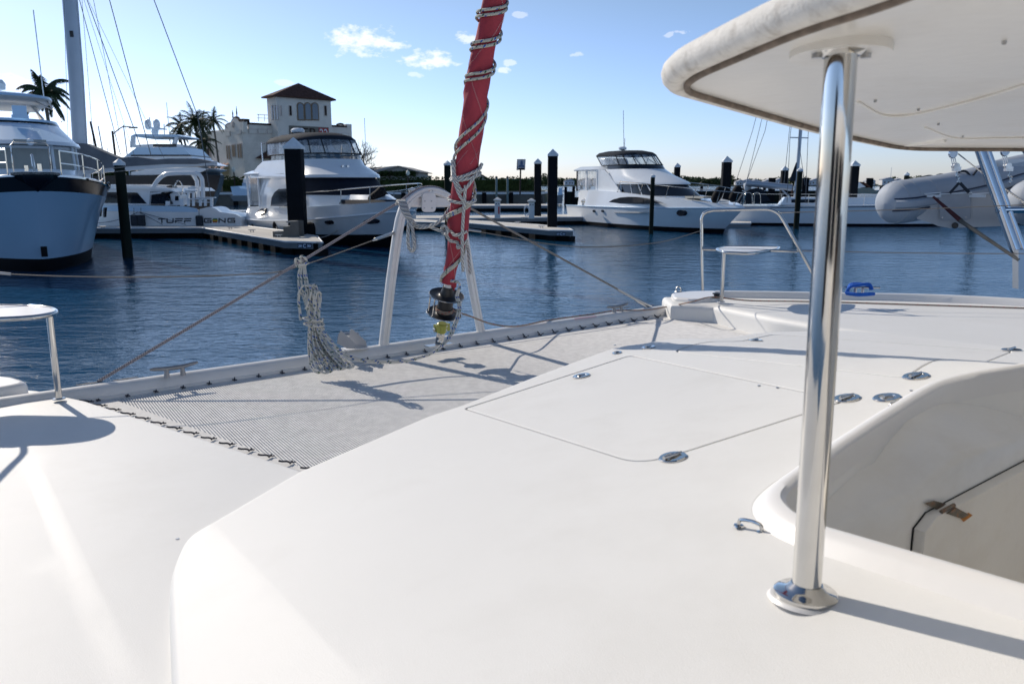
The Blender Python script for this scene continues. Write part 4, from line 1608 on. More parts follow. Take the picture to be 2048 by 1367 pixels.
# ------------------------------------------------------------------ boat helpers (local frame: x forward, y to port, z up)
class Craft:
    def __init__(self, name, label, cat, origin, h, group=None):
        self.h = Vector(h).normalized()
        self.o = Vector((origin[0], origin[1], 0))
        self.e = thing(name, label, cat, tuple(self.o), math.atan2(self.h.y, self.h.x), group)
        self.left = Vector((-self.h.y, self.h.x))

    def loc(self, w):
        r = Vector(w) - self.o
        return Vector((r.xy.dot(self.h), r.xy.dot(self.left), r.z))

    def side(self, px, py, v):
        n = Vector((self.left.x, self.left.y, 0))
        p = PL(px, py, self.o + n * v, n)
        return self.loc(p)

    def front(self, px, py, u):
        n = Vector((self.h.x, self.h.y, 0))
        return self.loc(PL(px, py, self.o + n * u, n))

    def part(self, mb, name, m, parent=None, **k):
        return mb.build(name, m, parent or self.e, **k)

    def shell(self, name, m, rings, caps=(False, True), parent=None, angle=30):
        return self.part(MB().loft(rings, closed=True, caps=caps), name, m, parent, angle=angle)

    def slab(self, name, m, pix, v0, v1, parent=None, top=None, angle=30):
        """side shape read on the fore-and-aft plane v0 and carried across the boat to v1"""
        a = [self.side(px, py, v0) for px, py in pix]
        b = [Vector((p.x, v1, p.z)) for p in a]
        return self.part(MB().prism(a, b), name, m, parent, angle=angle)

    def tube(self, name, m, pts, r, seg=6, parent=None):
        return self.part(MB().tube(pts, r, seg), name, m, parent)


def ring(ua, uc, uf, hw, z, dz=0.0, p=2.0, q=.5, hwa=None, nf=12, v0=0.0, pw=2.0):
    hwa = hw if hwa is None else hwa
    half = [(ua, hwa), (ua + (uc - ua) * .33, hwa + (hw - hwa) * .7), (ua + (uc - ua) * .66, hw), (uc, hw)]
    for k in range(1, nf + 1):
        t = math.sin(k / nf * PI / 2)
        half.append((uc + (uf - uc) * t, hw * max(0.0, 1 - t ** p) ** q))
    half[-1] = (uf, .012)
    out = []
    for u, v in half:
        out.append((u, -v))
    for u, v in reversed(half):
        out.append((u, v))
    res = []
    for u, v in out:
        tt = (u - ua) / (uf - ua)
        res.append((u, v + v0, z + dz * (tt ** pw)))
    return res


def sub(r, umin):
    return [p for p in r if p[0] >= umin]


def grow(r, d, v0=0.0):
    out = []
    n = len(r)
    for i, p in enumerate(r):
        a, b = r[max(0, i - 1)], r[min(n - 1, i + 1)]
        t = Vector((b[0] - a[0], b[1] - a[1]))
        t = t.normalized() if t.length > 1e-6 else Vector((0, 1))
        out.append((p[0] + t.y * d, p[1] - t.x * d, p[2]))
    return out


def rail_on(c, r, umin, hgt, n, parent=None, rr=.016, mid=True, lean=.0):
    """bow rail above a sheer ring"""
    s = sub(r, umin)
    tp = [(p[0] + lean, p[1] * 1.0, p[2] + hgt) for p in s]
    o = c.part(MB().tube(tp, rr, 6), 'bow_rail', M_STEEL)
    idx = [int(i * (len(s) - 1) / n) for i in range(n + 1)]
    for i in idx:
        c.part(MB().tube([s[i], tp[i]], rr * .85, 6), 'stanchion', M_STEEL, o)
    return o


def person_free():
    pass


def text_obj(txt, size, name, m, parent, mtx, extrude=.01, xs=1.0, sp=1.0, bold=0.0, fit=None):
    cu = bpy.data.curves.new('txt', 'FONT')
    cu.body = txt
    cu.size = size
    cu.extrude = extrude
    cu.offset = bold
    cu.space_character = sp
    cu.align_x = 'CENTER'
    cu.align_y = 'CENTER'
    t = bpy.data.objects.new('txt', cu)
    COL.objects.link(t)
    bpy.context.view_layer.update()
    me = bpy.data.meshes.new_from_object(t.evaluated_get(bpy.context.evaluated_depsgraph_get()))
    COL.objects.unlink(t)
    bpy.data.objects.remove(t)
    if fit:
        co = [v.co for v in me.vertices]
        x0, x1 = min(p.x for p in co), max(p.x for p in co)
        y0, y1 = min(p.y for p in co), max(p.y for p in co)
        me.transform(Matrix.Translation((-(x0 + x1) / 2, -(y0 + y1) / 2, 0)))
        me.transform(Matrix.Diagonal((fit[0] / (x1 - x0), fit[1] / (y1 - y0), 1, 1)))
    me.transform(Matrix.Diagonal((xs, 1, 1, 1)))
    me.transform(mtx)
    me.materials.clear()
    me.materials.append(m)
    me.name = name
    o = bpy.data.objects.new(name, me)
    COL.objects.link(o)
    o.parent = parent
    return o


def basis(o, x, z):
    """matrix with text along x, facing z"""
    x = Vector(x).normalized()
    z = Vector(z).normalized()
    y = z.cross(x).normalized()
    return Matrix.Translation(o) @ Matrix((x, y, z)).transposed().to_4x4()


# ------------------------------------------------------------------ centre motor yacht
def centre_yacht():
    c = Craft('motor_yacht', 'white motor yacht with black-topped clear flybridge tent, right of the big square piling', 'motor yacht', (-11.9, 42.6), (.58, -.815))
    L = 12.2
    kb = ring(0, 5, L - .4, 1.7, -.5, p=1.8, q=.9)
    b0_ = ring(0, 5, L, 1.95, .0, p=1.8, q=.9)
    b1_ = ring(0, 5, L + .3, 2.02, .28, dz=.30, p=1.9, q=.85)
    kn = ring(0, 5, L + 1.6, 2.2, .78, dz=.78, p=2.0, q=.75)
    shr = ring(.3, 5, L + 2.1, 2.12, 1.42, dz=.55, p=2.1, q=.7)
    shi = grow(shr, -.12)
    c.shell('boot_topping', M_BOOT, [kb, b0_, b1_], caps=(True, False))
    c.shell('hull', M_WHITE, [grow(b1_, .004), kn], caps=(False, True))
    c.part(MB().tube(grow(kn, .02), .035, 6), 'rub_rail', M_WHITE)
    c.shell('bulwark', M_WHITE, [kn, grow(shr, .02), shr, shi, [(p[0], p[1], p[2] - .15) for p in shi]], caps=(False, True))
    tr0 = ring(5.5, 8, 12.9, 1.3, 1.6, dz=.1, p=2, q=.6)
    tr1 = ring(5.5, 8, 11.6, 1.05, 2.12, p=2, q=.6)
    c.shell('foredeck_trunk', M_WHITE, [tr0, tr1])
    blue = [grow(ring(6.5, 8, 12.75, 1.28, 1.72, dz=.08, q=.6), .01), grow(ring(6.5, 8, 12.35, 1.22, 1.90, dz=.05, q=.6), .015)]
    c.part(MB().loft([sub(r, 7) for r in blue]), 'trunk_window_cover', M_COVER)
    hb = ring(1.0, 6.5, 10.7, 1.80, 1.3, q=.42)
    hm = ring(1.0, 6.5, 10.3, 1.78, 2.1, q=.42)
    ht_ = ring(1.0, 6.2, 8.9, 1.66, 2.86, q=.42)
    c.shell('deckhouse', M_WHITE, [hb, hm, ht_])
    g0 = grow(hm, .012)
    g1 = grow([(a[0] * .04 + b[0] * .96, a[1] * .04 + b[1] * .96, a[2] * .04 + b[2] * .96) for a, b in zip(hm, ht_)], .012)
    c.part(MB().loft([g0[4:-4], g1[4:-4]]), 'windscreen_cover', M_COVER)
    br0 = ring(.4, 6, 9.15, 1.92, 2.84, q=.42)
    br1 = ring(.4, 6, 9.05, 1.92, 2.96, q=.42)
    br2 = ring(.9, 5, 7.8, 1.70, 3.42, q=.42)
    br3 = ring(1.6, 5, 7.55, 1.64, 3.66, q=.42)
    c.shell('flybridge', M_WHITE, [br0, br1, br2, br3], caps=(True, False))
    c.shell('flybridge_floor', M_WHITE, [grow(ring(1.6, 5, 7.3, 1.60, 3.2, q=.42), -.05), grow(ring(1.6, 5, 7.3, 1.60, 3.25, q=.42), -.05)])
    s0 = grow(br3, -.02)
    s1 = ring(2.2, 5.2, 7.45, 1.62, 3.90, q=.42)
    s2 = ring(2.0, 5.0, 6.85, 1.52, 4.56, q=.42)
    c.part(MB().loft([sub(s0, 2.0), sub(ring(1.6, 5.2, 7.42, 1.61, 3.90, q=.42), 2.0)]), 'wind_deflector', M_VINYL2)
    c.part(MB().loft([s1, s2], closed=True), 'clear_curtain', M_VINYL)
    c.part(MB().tube(s1, .028, 5, closed=True), 'curtain_hem', M_CANVASB)
    for k in (0, 3, 6, 9, 12, 19, 22, 25, 28, 31):
        c.part(MB().tube([s1[k], s2[k]], .026, 5), 'curtain_seam', M_CANVASB)
    c0 = grow(s2, .03)
    lo_ = [(p[0], p[1], p[2] - .10) for p in c0]
    c1 = ring(2.2, 4.8, 6.6, 1.38, 4.74, q=.42)
    c2 = ring(2.6, 4.4, 5.9, .95, 4.88, q=.42)
    c.shell('canvas_top', M_CANVAS, [lo_, c0, c1, c2], angle=60)
    for k in (6, 12):
        a = 3.0 + k * .2
        c.tube('canopy_bow', M_STEEL, [(a, -1.35, 3.7), (a + .3, -1.3, 4.45), (a + .3, 0, 4.72), (a + .3, 1.3, 4.45), (a, 1.35, 3.7)], .018)
    c.part(MB().lathe([(.14, 0), (.32, .06), (.33, .16), (.22, .25), (.02, .27)], (2.7, -.2, 4.98), seg=20), 'radar_dome', M_WHITE)
    c.tube('radar_post', M_WHITE, [(2.7, -.2, 4.4), (2.7, -.2, 5.0)], .05)
    c.tube('radar_arch', M_STEEL, [(1.5, -1.6, 3.4), (1.1, -1.5, 4.55), (1.1, 1.5, 4.55), (1.5, 1.6, 3.4)], .035)
    # aft hardtop wing, posts and clear side curtain
    c.shell('aft_hardtop', M_WHITE, [ring(-.5, 1.2, 2.2, 1.98, 3.00, q=.4), ring(-.5, 1.2, 2.2, 2.0, 3.06, q=.4), ring(-.3, 1.1, 2.0, 1.6, 3.22, q=.4)], caps=(True, True))
    for u in (-.35, 1.4):
        for s in (-1, 1):
            c.tube('aft_post', M_WHITE, [(u, 1.85 * s, 1.4), (u, 1.88 * s, 3.0)], .05)
    for s in (-1, 1):
        c.part(MB().prism([(-.3, 1.86 * s, 1.5), (1.35, 1.86 * s, 1.5), (1.35, 1.86 * s, 2.95), (-.3, 1.86 * s, 2.95)], [(-.3, 1.87 * s, 1.5), (1.35, 1.87 * s, 1.5), (1.35, 1.87 * s, 2.95), (-.3, 1.87 * s, 2.95)]), 'side_curtain', M_VINYL)
        c.part(MB().prism([(-.05, 1.84 * s, 1.7), (1.1, 1.84 * s, 1.7), (1.2, 1.84 * s, 2.95), (.1, 1.84 * s, 2.95)], [(-.05, 1.80 * s, 1.7), (1.1, 1.80 * s, 1.7), (1.2, 1.80 * s, 2.95), (.1, 1.80 * s, 2.95)]), 'window_cover', M_BEIGE)
    V = -2.24
    c.slab('salon_window', M_GLASS, [(541, 412), (543, 395), (549, 384), (557, 378), (580, 377), (584, 400), (583, 413)], V - .0, V + .25)
    c.slab('quarter_window', M_GLASS, [(510, 431), (516, 421), (524, 417), (531, 417), (529, 425), (522, 431)], V + .0, V + .25)
    a_ = [c.side(px, py, -1.9) for px, py in ((533, 374), (540, 358), (552, 348), (566, 346), (578, 352), (584, 362), (590, 376), (560, 380))]
    c.part(MB().prism(a_, [Vector((p.x, -1.7, p.z)) for p in a_]), 'side_moulding', M_WHITE)
    for (px, py, w, h) in ((637, 444, .30, .12), (683, 443, .42, .13)):
        p = c.side(px, py, -2.12)
        pts = []
        for j in range(14):
            t = 2 * PI * j / 14
            pts.append((p.x + w * math.cos(t), 0, p.z + h * math.sin(t)))
        # follow the flared side: find y of hull at that u
        u = p.x
        tt = max(0.0, (u - 5) / (L + 1.2 - 5))
        yy = -2.13 * (1 - tt ** 2.0) ** .78
        c.part(MB().prism([(x, yy + (x - p.x) * .22 + .12, z) for x, _, z in pts], [(x, yy + (x - p.x) * .22 - .06, z) for x, _, z in pts]), 'porthole', M_GLASS)
    rail_on(c, shr, 4.6, .62, 10, rr=.02, lean=.05)
    pul = [(L + 2.0, -.25, 2.0), (L + 2.75, 0, 2.02), (L + 2.0, .25, 2.0)]
    c.part(MB().prism([(L + 1.3, -.28, 1.9), (L + 2.5, -.2, 1.93), (L + 2.5, .2, 1.93), (L + 1.3, .28, 1.9)], [(L + 1.3, -.28, 1.99), (L + 2.5, -.2, 2.02), (L + 2.5, .2, 2.02), (L + 1.3, .28, 1.99)]), 'anchor_platform', M_WHITE)
    for s in (-1, 1):
        c.tube('spotlight', M_DULL, [(8.1, .12 * s - .2, 3.32), (8.2, .12 * s - .2, 3.32)], .06, 8)
    c.part(MB().prism([(-.9, -1.7, .25), (.2, -1.9, .25), (.2, 1.9, .25), (-.9, 1.7, .25)], [(-.9, -1.7, .38), (.2, -1.9, .38), (.2, 1.9, .38), (-.9, 1.7, .38)]), 'swim_platform', M_WHITE)
    # fenders hung over the side and lashed on the bow rail: things of their own
    for u, v, z, lab in ((8.8, -1.66, 2.25, 'black cylindrical fender lashed at a slant to the bow rail of the centre motor yacht'),):
        w = lambda a: c.o + Vector((c.h.x, c.h.y, 0)) * a[0] + Vector((c.left.x, c.left.y, 0)) * a[1] + Vector((0, 0, a[2]))
        p0, p1 = DP(741, 402, 32.6), DP(768, 379, 32.4)
        d = (p1 - p0)
        o = MB().lathe([(.05, -.06), (.16, 0), (.20, .08), (.21, .3), (.20, d.length * .6), (.21, d.length * .92), (.15, d.length), (.05, d.length + .05)], p0, d, 16).build('fender', M_FENDB)
        tag(o, lab, 'fender')
    for (px, py, t, r, h, lab) in ((514, 452, 40.5, .26, .5, 'black ball fender between the dock and the stern of the centre yacht'),
                                   (620, 462, 34.0, .24, .65, 'black fender squeezed just right of the tall square piling'),
                                   (555, 455, 37.6, .22, .6, 'dark round fender partly hidden by the dock steps')):
        p = DP(px, py, t)
        tag(MB().lathe([(.04, -h / 2 - .05), (r * .8, -h / 2), (r, -h / 4), (r, h / 4), (r * .8, h / 2), (.05, h / 2 + .06)], p, seg=18).build('fender', M_FENDB), lab, 'fender')
    return c


CY = centre_yacht()


# ------------------------------------------------------------------ right-hand motor yacht
def right_yacht():
    c = Craft('motor_yacht', 'white aft-cabin motor yacht seen side on, a thin dark piling before it', 'motor yacht', (5.55, 54.0), (.417, -.909))
    L = 13.2
    kb = ring(0, 6, L - .4, 1.7, -.5, p=1.9, q=.9)
    b0_ = ring(0, 6, L, 1.98, .0, p=1.9, q=.85)
    b1_ = ring(0, 6, L + .12, 2.02, .22, dz=.05, p=1.9, q=.85)
    kn = ring(0, 6, L + 1.5, 2.18, 1.18, dz=.20, p=2.1, q=.8)
    c.shell('boot_topping', M_BOOT, [kb, b0_, b1_], caps=(True, False))
    c.shell('hull', M_WHITE, [grow(b1_, .004), kn])
    c.part(MB().tube(grow(kn, .015), .03, 6), 'rub_rail', M_BLUEWHITE)
    up_ = ring(2.6, 6, L + 1.35, 2.02, 2.18, dz=-.70, p=2.1, q=.8, pw=1.5)
    k2 = ring(2.3, 6, L + 1.5, 2.17, 1.20, dz=.18, p=2.1, q=.8)
    c.shell('upper_topsides', M_WHITE, [k2, up_])
    hb = ring(3.6, 7.0, 11.0, 1.62, 1.55, q=.5)
    hm = ring(3.6, 7.0, 10.6, 1.60, 1.9, q=.5)
    ht_ = ring(3.6, 6.6, 9.3, 1.50, 2.55, q=.5)
    c.shell('deckhouse', M_WHITE, [hb, hm, ht_])
    c.part(MB().loft([grow(hm, .015)[2:-2], grow(ht_, .015)[2:-2]]), 'cabin_windows', M_GLASS)
    for k in (3, 5, 7):
        c.tube('window_mullion', M_WHITE, [grow(hm, .03)[k], grow(ht_, .03)[k]], .03)
    br0 = ring(3.2, 6.6, 9.55, 1.66, 2.53, q=.5)
    br1 = ring(3.2, 6.4, 9.35, 1.68, 2.66, q=.5)
    br2 = ring(3.4, 5.4, 7.9, 1.60, 3.05, q=.5)
    br3 = ring(3.6, 5.0, 6.9, 1.50, 3.42, q=.5)
    c.shell('flybridge', M_WHITE, [br0, br1, br2, br3], caps=(True, False))
    c.shell('flybridge_floor', M_WHITE, [grow(ring(3.6, 5, 6.9, 1.45, 2.9, q=.5), -.04), grow(ring(3.6, 5, 6.9, 1.45, 2.95, q=.5), -.04)])
    s1 = ring(3.2, 5.0, 6.55, 1.46, 3.66, q=.5)
    c.part(MB().loft([br3[1:-1], s1[1:-1]]), 'flybridge_screen', M_GLASS)
    s2 = ring(2.4, 4.4, 5.85, 1.38, 4.28, q=.5)
    c.part(MB().loft([s1, s2], closed=True), 'clear_curtain', M_VINYL)
    c.part(MB().tube(s1, .03, 5, closed=True), 'curtain_hem', M_CANVASB)
    for k in (0, 4, 7, 10, 13, 18, 21, 24, 27, 31):
        c.part(MB().tube([s1[k], s2[k]], .028, 5), 'curtain_seam', M_CANVASB)
    c0 = grow(s2, .03)
    c.shell('canvas_top', M_CANVAS, [[(p[0], p[1], p[2] - .08) for p in c0], c0, ring(2.5, 4.3, 5.6, 1.25, 4.43, q=.5), ring(2.8, 4, 5, .8, 4.54, q=.5)], angle=60)
    c.tube('canopy_bow', M_STEEL, [(3.6, -1.4, 3.5), (4.3, -1.3, 4.3), (4.3, 1.3, 4.3), (3.6, 1.4, 3.5)], .02)
    c.tube('canopy_bow', M_STEEL, [(5.2, -1.4, 3.6), (3.6, -1.3, 4.3), (3.6, 1.3, 4.3), (5.2, 1.4, 3.6)], .02)
    # aft deck: hardtop on posts, wing panel, curtains
    c.shell('aft_hardtop', M_WHITE, [ring(.55, 2.5, 4.2, 1.92, 3.36, q=.4), ring(.5, 2.5, 4.3, 1.95, 3.42, q=.4), ring(.8, 2.5, 4.0, 1.6, 3.62, q=.4)], caps=(True, True))
    c.shell('radar_mast', M_WHITE, [ring(2.0, 2.6, 3.2, .9, 3.6, q=.5), ring(1.9, 2.4, 2.9, .85, 4.05, q=.5), ring(1.9, 2.4, 2.8, .8, 4.12, q=.5)])
    c.part(MB().lathe([(.1, 0), (.26, .05), (.26, .16), (.16, .22), (.01, .23)], (2.9, .2, 4.62), seg=18).lathe([(.05, -.2), (.05, 0)], (2.9, .2, 4.62), seg=8), 'radar_dome', M_WHITE)
    for s in (-1, 1):
        for u in (.7, 1.9, 3.2):
            c.part(MB().box((u, 1.78 * s, 2.75), (.10 if u < 1 else .16, .08, 1.3)), 'aft_post', M_WHITE if u > .8 else M_CANVASB)
        c.part(MB().prism([(3.2, 1.80 * s, 2.1), (5.9, 1.74 * s, 2.1), (4.0, 1.74 * s, 3.4), (3.2, 1.80 * s, 3.4)], [(3.2, 1.72 * s, 2.1), (5.9, 1.66 * s, 2.1), (4.0, 1.66 * s, 3.4), (3.2, 1.72 * s, 3.4)]), 'wing_panel', M_WHITE)
        for (u0, u1) in ((.75, 1.82), (1.98, 3.12)):
            c.part(MB().prism([(u0, 1.80 * s, 2.2), (u1, 1.80 * s, 2.2), (u1, 1.80 * s, 3.36), (u0, 1.80 * s, 3.36)], [(u0, 1.81 * s, 2.2), (u1, 1.81 * s, 2.2), (u1, 1.81 * s, 3.36), (u0, 1.81 * s, 3.36)]), 'side_curtain', M_VINYL)
    c.part(MB().box((1.6, 0, 2.17), (2.6, 3.4, .08)), 'aft_deck', M_WHITE)
    c.part(MB().prism([(.75, -1.75, 1.2), (2.8, -2.0, 1.2), (2.8, 2.0, 1.2), (.75, 1.75, 1.2)], [(1.0, -1.75, 2.15), (2.8, -1.95, 2.15), (2.8, 1.95, 2.15), (1.0, 1.75, 2.15)]), 'aft_cabin', M_WHITE)
    c.shell('swim_platform', M_WHITE, [ring(-1.2, 0, 1.4, 1.95, .30, q=.5), ring(-1.2, 0, 1.4, 2.0, .42, q=.5)], caps=(True, True))
    lens = [(1217, 404), (1226, 399), (1240, 395), (1256, 393.5), (1275, 394), (1295, 397), (1310, 402), (1321, 406), (1300, 407), (1270, 407.5), (1240, 407)]
    V = -2.13
    a = [c.side(px, py, V) for px, py in lens]
    c.part(MB().prism(a, [Vector((p.x, -1.9, p.z)) for p in a]), 'side_window', M_GLASS)
    a = [c.side(px, py, V - .02) for px, py in ((1266, 396), (1286, 397), (1286, 404.5), (1266, 405))]
    c.part(MB().prism(a, [Vector((p.x, -1.9, p.z)) for p in a]), 'opening_light', M_NAVY)
    for (px, py, r_, yy) in ((1188, 422, .13, -2.16), (1205, 422, .13, -2.17), (1362, 426, .26, -1.80)):
        p = c.side(px, py, yy)
        pts = [(p.x + r_ * math.cos(t), p.z + r_ * .62 * math.sin(t)) for t in [2 * PI * j / 14 for j in range(14)]]
        sl_ = .30 if px > 1300 else 0
        o = c.part(MB().prism([(x, yy + .14 + (x - p.x) * sl_, z) for x, z in pts], [(x, yy - .03 + (x - p.x) * sl_, z) for x, z in pts]), 'porthole', M_GLASS)
    a = [c.side(px, py, -2.2) for px, py in ((1227, 424), (1296, 424.5), (1296, 425.8), (1227, 425.5))]
    c.part(MB().prism(a, [Vector((p.x, -2.0, p.z)) for p in a]), 'hull_vent', M_STEEL)
    rail_on(c, up_, 5.5, .62, 12, rr=.02, lean=.25)
    c.part(MB().box((11.4, 0, 1.85), (1.6, 1.2, .10)), 'sun_pad', M_BEIGE)
    c.tube('whip_antenna', M_RIGW, [(1.6, 1.2, 3.5), (1.3, 1.2, 7.2)], .015)
    c.tube('whip_antenna', M_RIGW, [(2.2, .8, 4.2), (2.2, .8, 5.4)], .015)
    for (px, py, t, rot, lab) in ((1436, 388, 41.2, .7, 'black fender hung on the bow rail of the right-hand yacht, the left of the two'), (1472, 386, 40.4, .5, 'black fender hung on the bow rail of the right-hand yacht, nearest its bow')):
        p = DP(px, py, t)
        tag(MB().lathe([(.05, -.5), (.2, -.4), (.24, -.2), (.24, .15), (.2, .32), (.05, .4)], p, (.5, 0, 1), 14).build('fender', M_FENDB), lab, 'fender')
    return c


RY = right_yacht()


# ------------------------------------------------------------------ trawler yacht at the left edge
def trawler():
    h = Vector((.60, -.80))
    stem = G(90, 543, 0)
    L = 15.5
    c = Craft('trawler_yacht', 'big blue-shaded trawler yacht bow on at the left edge, black band under its rail', 'motor yacht', (stem.x - h.x * L, stem.y - h.y * L), h)
    kb = ring(0, 8, L - .3, 2.0, -.5, p=2.0, q=.75)
    b0_ = ring(0, 8, L, 2.25, 0, p=2.1, q=.72)
    b1_ = ring(0, 8, L + .03, 2.32, .38, p=2.1, q=.70)
    m1 = ring(0, 8.2, L + .25, 2.62, 1.35, dz=.5, p=2.3, q=.62)
    m2 = ring(0, 8.2, L + .45, 2.80, 1.75, dz=.62, p=2.4, q=.58)
    m3 = ring(0, 8.2, L + .55, 2.90, 2.0, dz=.82, p=2.4, q=.56)
    c.shell('boot_topping', M_BOOT, [kb, b0_, b1_], caps=(True, False))
    c.shell('hull', M_HULLBLUE, [grow(b1_, .004), m1, m2], caps=(False, False), angle=60)
    c.shell('sheer_band', M_NAVY, [m2, m3], caps=(False, False), angle=60)
    c.part(MB().tube(grow(m3, .02), .05, 6), 'rub_rail', M_STEEL)
    c.shell('deck', M_BLUEWHITE, [[(p[0], p[1], p[2] - .01) for p in m3], [(p[0] * .999, p[1] * .97, p[2] + .02) for p in m3]])
    d0 = ring(2, 9.5, 13.1, 2.05, 2.3, dz=.3, q=.42)
    d1 = ring(2, 9.5, 12.6, 2.02, 3.05, q=.40)
    d2 = ring(2, 9.4, 12.2, 2.00, 3.80, q=.38)
    c.shell('deckhouse', M_WHITE, [d0, d1, d2])
    c.part(MB().loft([grow(d1, .02)[2:-2], grow([(a[0] * .1 + b[0] * .9, a[1], a[2] * .12 + b[2] * .88) for a, b in zip(d1, d2)], .02)[2:-2]]), 'window_covers', M_BEIGE)
    for k in (4, 8, 12, 19, 23, 27):
        c.tube('window_post', M_WHITE, [grow(d1, .05)[k], grow(d2, .05)[k]], .05)
    f0 = ring(1.5, 9.3, 12.9, 2.2, 3.82, q=.40)
    f1 = ring(1.5, 9.3, 12.7, 2.15, 3.94, q=.40)
    f2 = ring(1.8, 8.4, 11.0, 1.75, 4.58, q=.42)
    f3 = ring(1.8, 8.4, 10.9, 1.70, 4.74, q=.42)
    c.shell('pilothouse_brow', M_WHITE, [f0, f1], caps=(True, True))
    c.shell('flybridge_coaming', M_BLUEWHITE, [grow(f1, -.05), f2], caps=(False, False))
    c.shell('coaming_stripe', M_NAVY, [grow(f2, .01), grow(ring(1.8, 8.4, 10.96, 1.73, 4.65, q=.42), .01)], caps=(False, False))
    c.shell('coaming_top', M_BLUEWHITE, [ring(1.8, 8.4, 10.96, 1.73, 4.65, q=.42), f3, grow(f3, -.1)], caps=(False, False))
    c.shell('flybridge_floor', M_WHITE, [grow(ring(1.8, 8.6, 11.2, 1.9, 4.2, q=.42), -.05), grow(ring(1.8, 8.6, 11.2, 1.9, 4.25, q=.42), -.05)])
    t0 = ring(3.2, 7.4, 9.2, 1.70, 5.50, q=.45)
    t1 = ring(3.1, 7.4, 9.4, 1.78, 5.60, q=.45)
    t2 = ring(3.2, 7.4, 9.3, 1.74, 5.70, q=.45)
    t3 = ring(3.6, 7.0, 8.8, 1.3, 5.78, q=.45)
    c.shell('bimini_hardtop', M_CREAM, [t0, t1], caps=(True, False))
    c.shell('hardtop_crown', M_BLUEWHITE, [t1, t2, t3])
    for s in (-1, 1):
        c.part(MB().loft([[(5.0, 1.65 * s, 4.6), (5.9, 1.65 * s, 4.6), (5.9, 1.55 * s, 4.6), (5.0, 1.55 * s, 4.6)], [(5.2, 1.65 * s, 5.1), (5.9, 1.65 * s, 5.1), (5.9, 1.55 * s, 5.1), (5.2, 1.55 * s, 5.1)], [(5.3, 1.5 * s, 5.52), (6.6, 1.2 * s, 5.52), (6.6, 1.1 * s, 5.52), (5.3, 1.4 * s, 5.52)]], closed=True, caps=(True, True)), 'hardtop_leg', M_CREAM)
        c.tube('hardtop_strut', M_DULL, [(10.4, 1.6 * s, 4.72), (8.4, 1.5 * s, 5.54)], .03)
        c.tube('hardtop_strut', M_DULL, [(9.3, 1.58 * s, 5.15), (8.6, 1.0 * s, 5.54)], .022)
    c.tube('whip_antenna', M_WHITE, [(4.6, 1.9, 5.6), (4.3, 1.9, 9.4)], .022)
    for v in (-.9,):
        c.part(MB().lathe([(.03, 0), (.22, .05), (.25, .25), (.16, .4), (.02, .42)], (6.4, .2, 6.0), seg=16), 'satellite_dome', M_WHITE)
    c.part(MB().box((11.0, .3, 4.98), (.12, .42, .30)).box((11.0, .3, 4.78), (.1, .5, .1)), 'searchlight', M_BLUEWHITE)
    # deckhouse roof rails
    c.part(MB().box((12.75, .3, 3.88), (.2, .9, .16)), 'deck_light_housing', M_BEIGE)
    c.part(MB().lathe([(.11, 0), (.10, .03), (.02, .035)], (12.86, .3, 3.88), (1, 0, 0), 14), 'deck_light', M_CAP)
    # bow rail with its square gate
    shr = [(p[0], p[1] * .96, p[2]) for p in m3]
    for s in (-1, 1):
        sd = [p for p in shr if p[0] > 5.5 and p[1] * s > .55]
        sd.sort(key=lambda p: p[0])
        tp = [(p[0], p[1], p[2] + .74) for p in sd]
        o = c.part(MB().tube(tp, .022, 6), 'bow_rail', M_STEEL)
        c.part(MB().tube([(p[0], p[1], p[2] + .38) for p in sd], .016, 6), 'lower_rail', M_STEEL, o)
        for p in sd[::2]:
            c.part(MB().tube([p, (p[0], p[1], p[2] + .74)], .018, 6), 'stanchion', M_STEEL, o)
    zb = 2.82
    c.tube('pulpit_gate', M_STEEL, [(15.3, -.48, zb), (15.35, -.48, zb + .85), (15.38, -.40, zb + .95), (15.38, .40, zb + .95), (15.35, .48, zb + .85), (15.3, .48, zb)], .022)
    bow = [(15.2, -.55, 2.78), (15.9, -.62, 2.82), (16.25, -.35, 2.84), (16.3, 0, 2.84), (16.25, .35, 2.84), (15.9, .62, 2.82), (15.2, .55, 2.78)]
    c.part(MB().loft([[(p[0] * .5 + 7.8, p[1] * .1, 2.35) for p in bow], [(p[0] * .9 + 1.57, p[1] * .6, 2.62) for p in bow], bow, [(p[0], p[1], p[2] + .07) for p in bow]], closed=True, caps=(True, True)), 'bow_roller_platform', M_NAVY)
    c.part(MB().prism(bow, [(p[0], p[1], p[2] + .09) for p in bow]), 'platform_deck', M_WHITE)
    c.part(MB().tube([(15.7, 0, 2.9), (15.6, 0, 3.35), (15.5, 0, 3.4)], .04, 8).tube([(15.6, .16, 2.9), (15.6, .16, 3.15)], .06, 8).tube([(15.6, -.18, 2.9), (15.6, -.18, 3.1)], .05, 8), 'anchor_windlass', M_STEEL)
    c.part(MB().box((L + .33, 0, .62), (.10, .16, .30)).box((L + .38, 0, .62), (.05, .08, .18)), 'bow_eye_plate', M_BOOT)
    c.part(MB().lathe([(.13, 0), (.10, .03), (.03, .035)], (12.3, 2.55, 2.52), (.55, .8, 0), 14), 'hawse_fitting', M_DULL)
    for u in (9.0, 9.9):
        c.part(MB().prism([(u, 2.70, 1.35), (u + .42, 2.67, 1.38), (u + .42, 2.72, 1.72), (u, 2.74, 1.70)], [(u, 2.78, 1.35), (u + .42, 2.74, 1.38), (u + .42, 2.80, 1.72), (u, 2.83, 1.70)]), 'hull_port', M_NAVY)
    return c


TW = trawler()

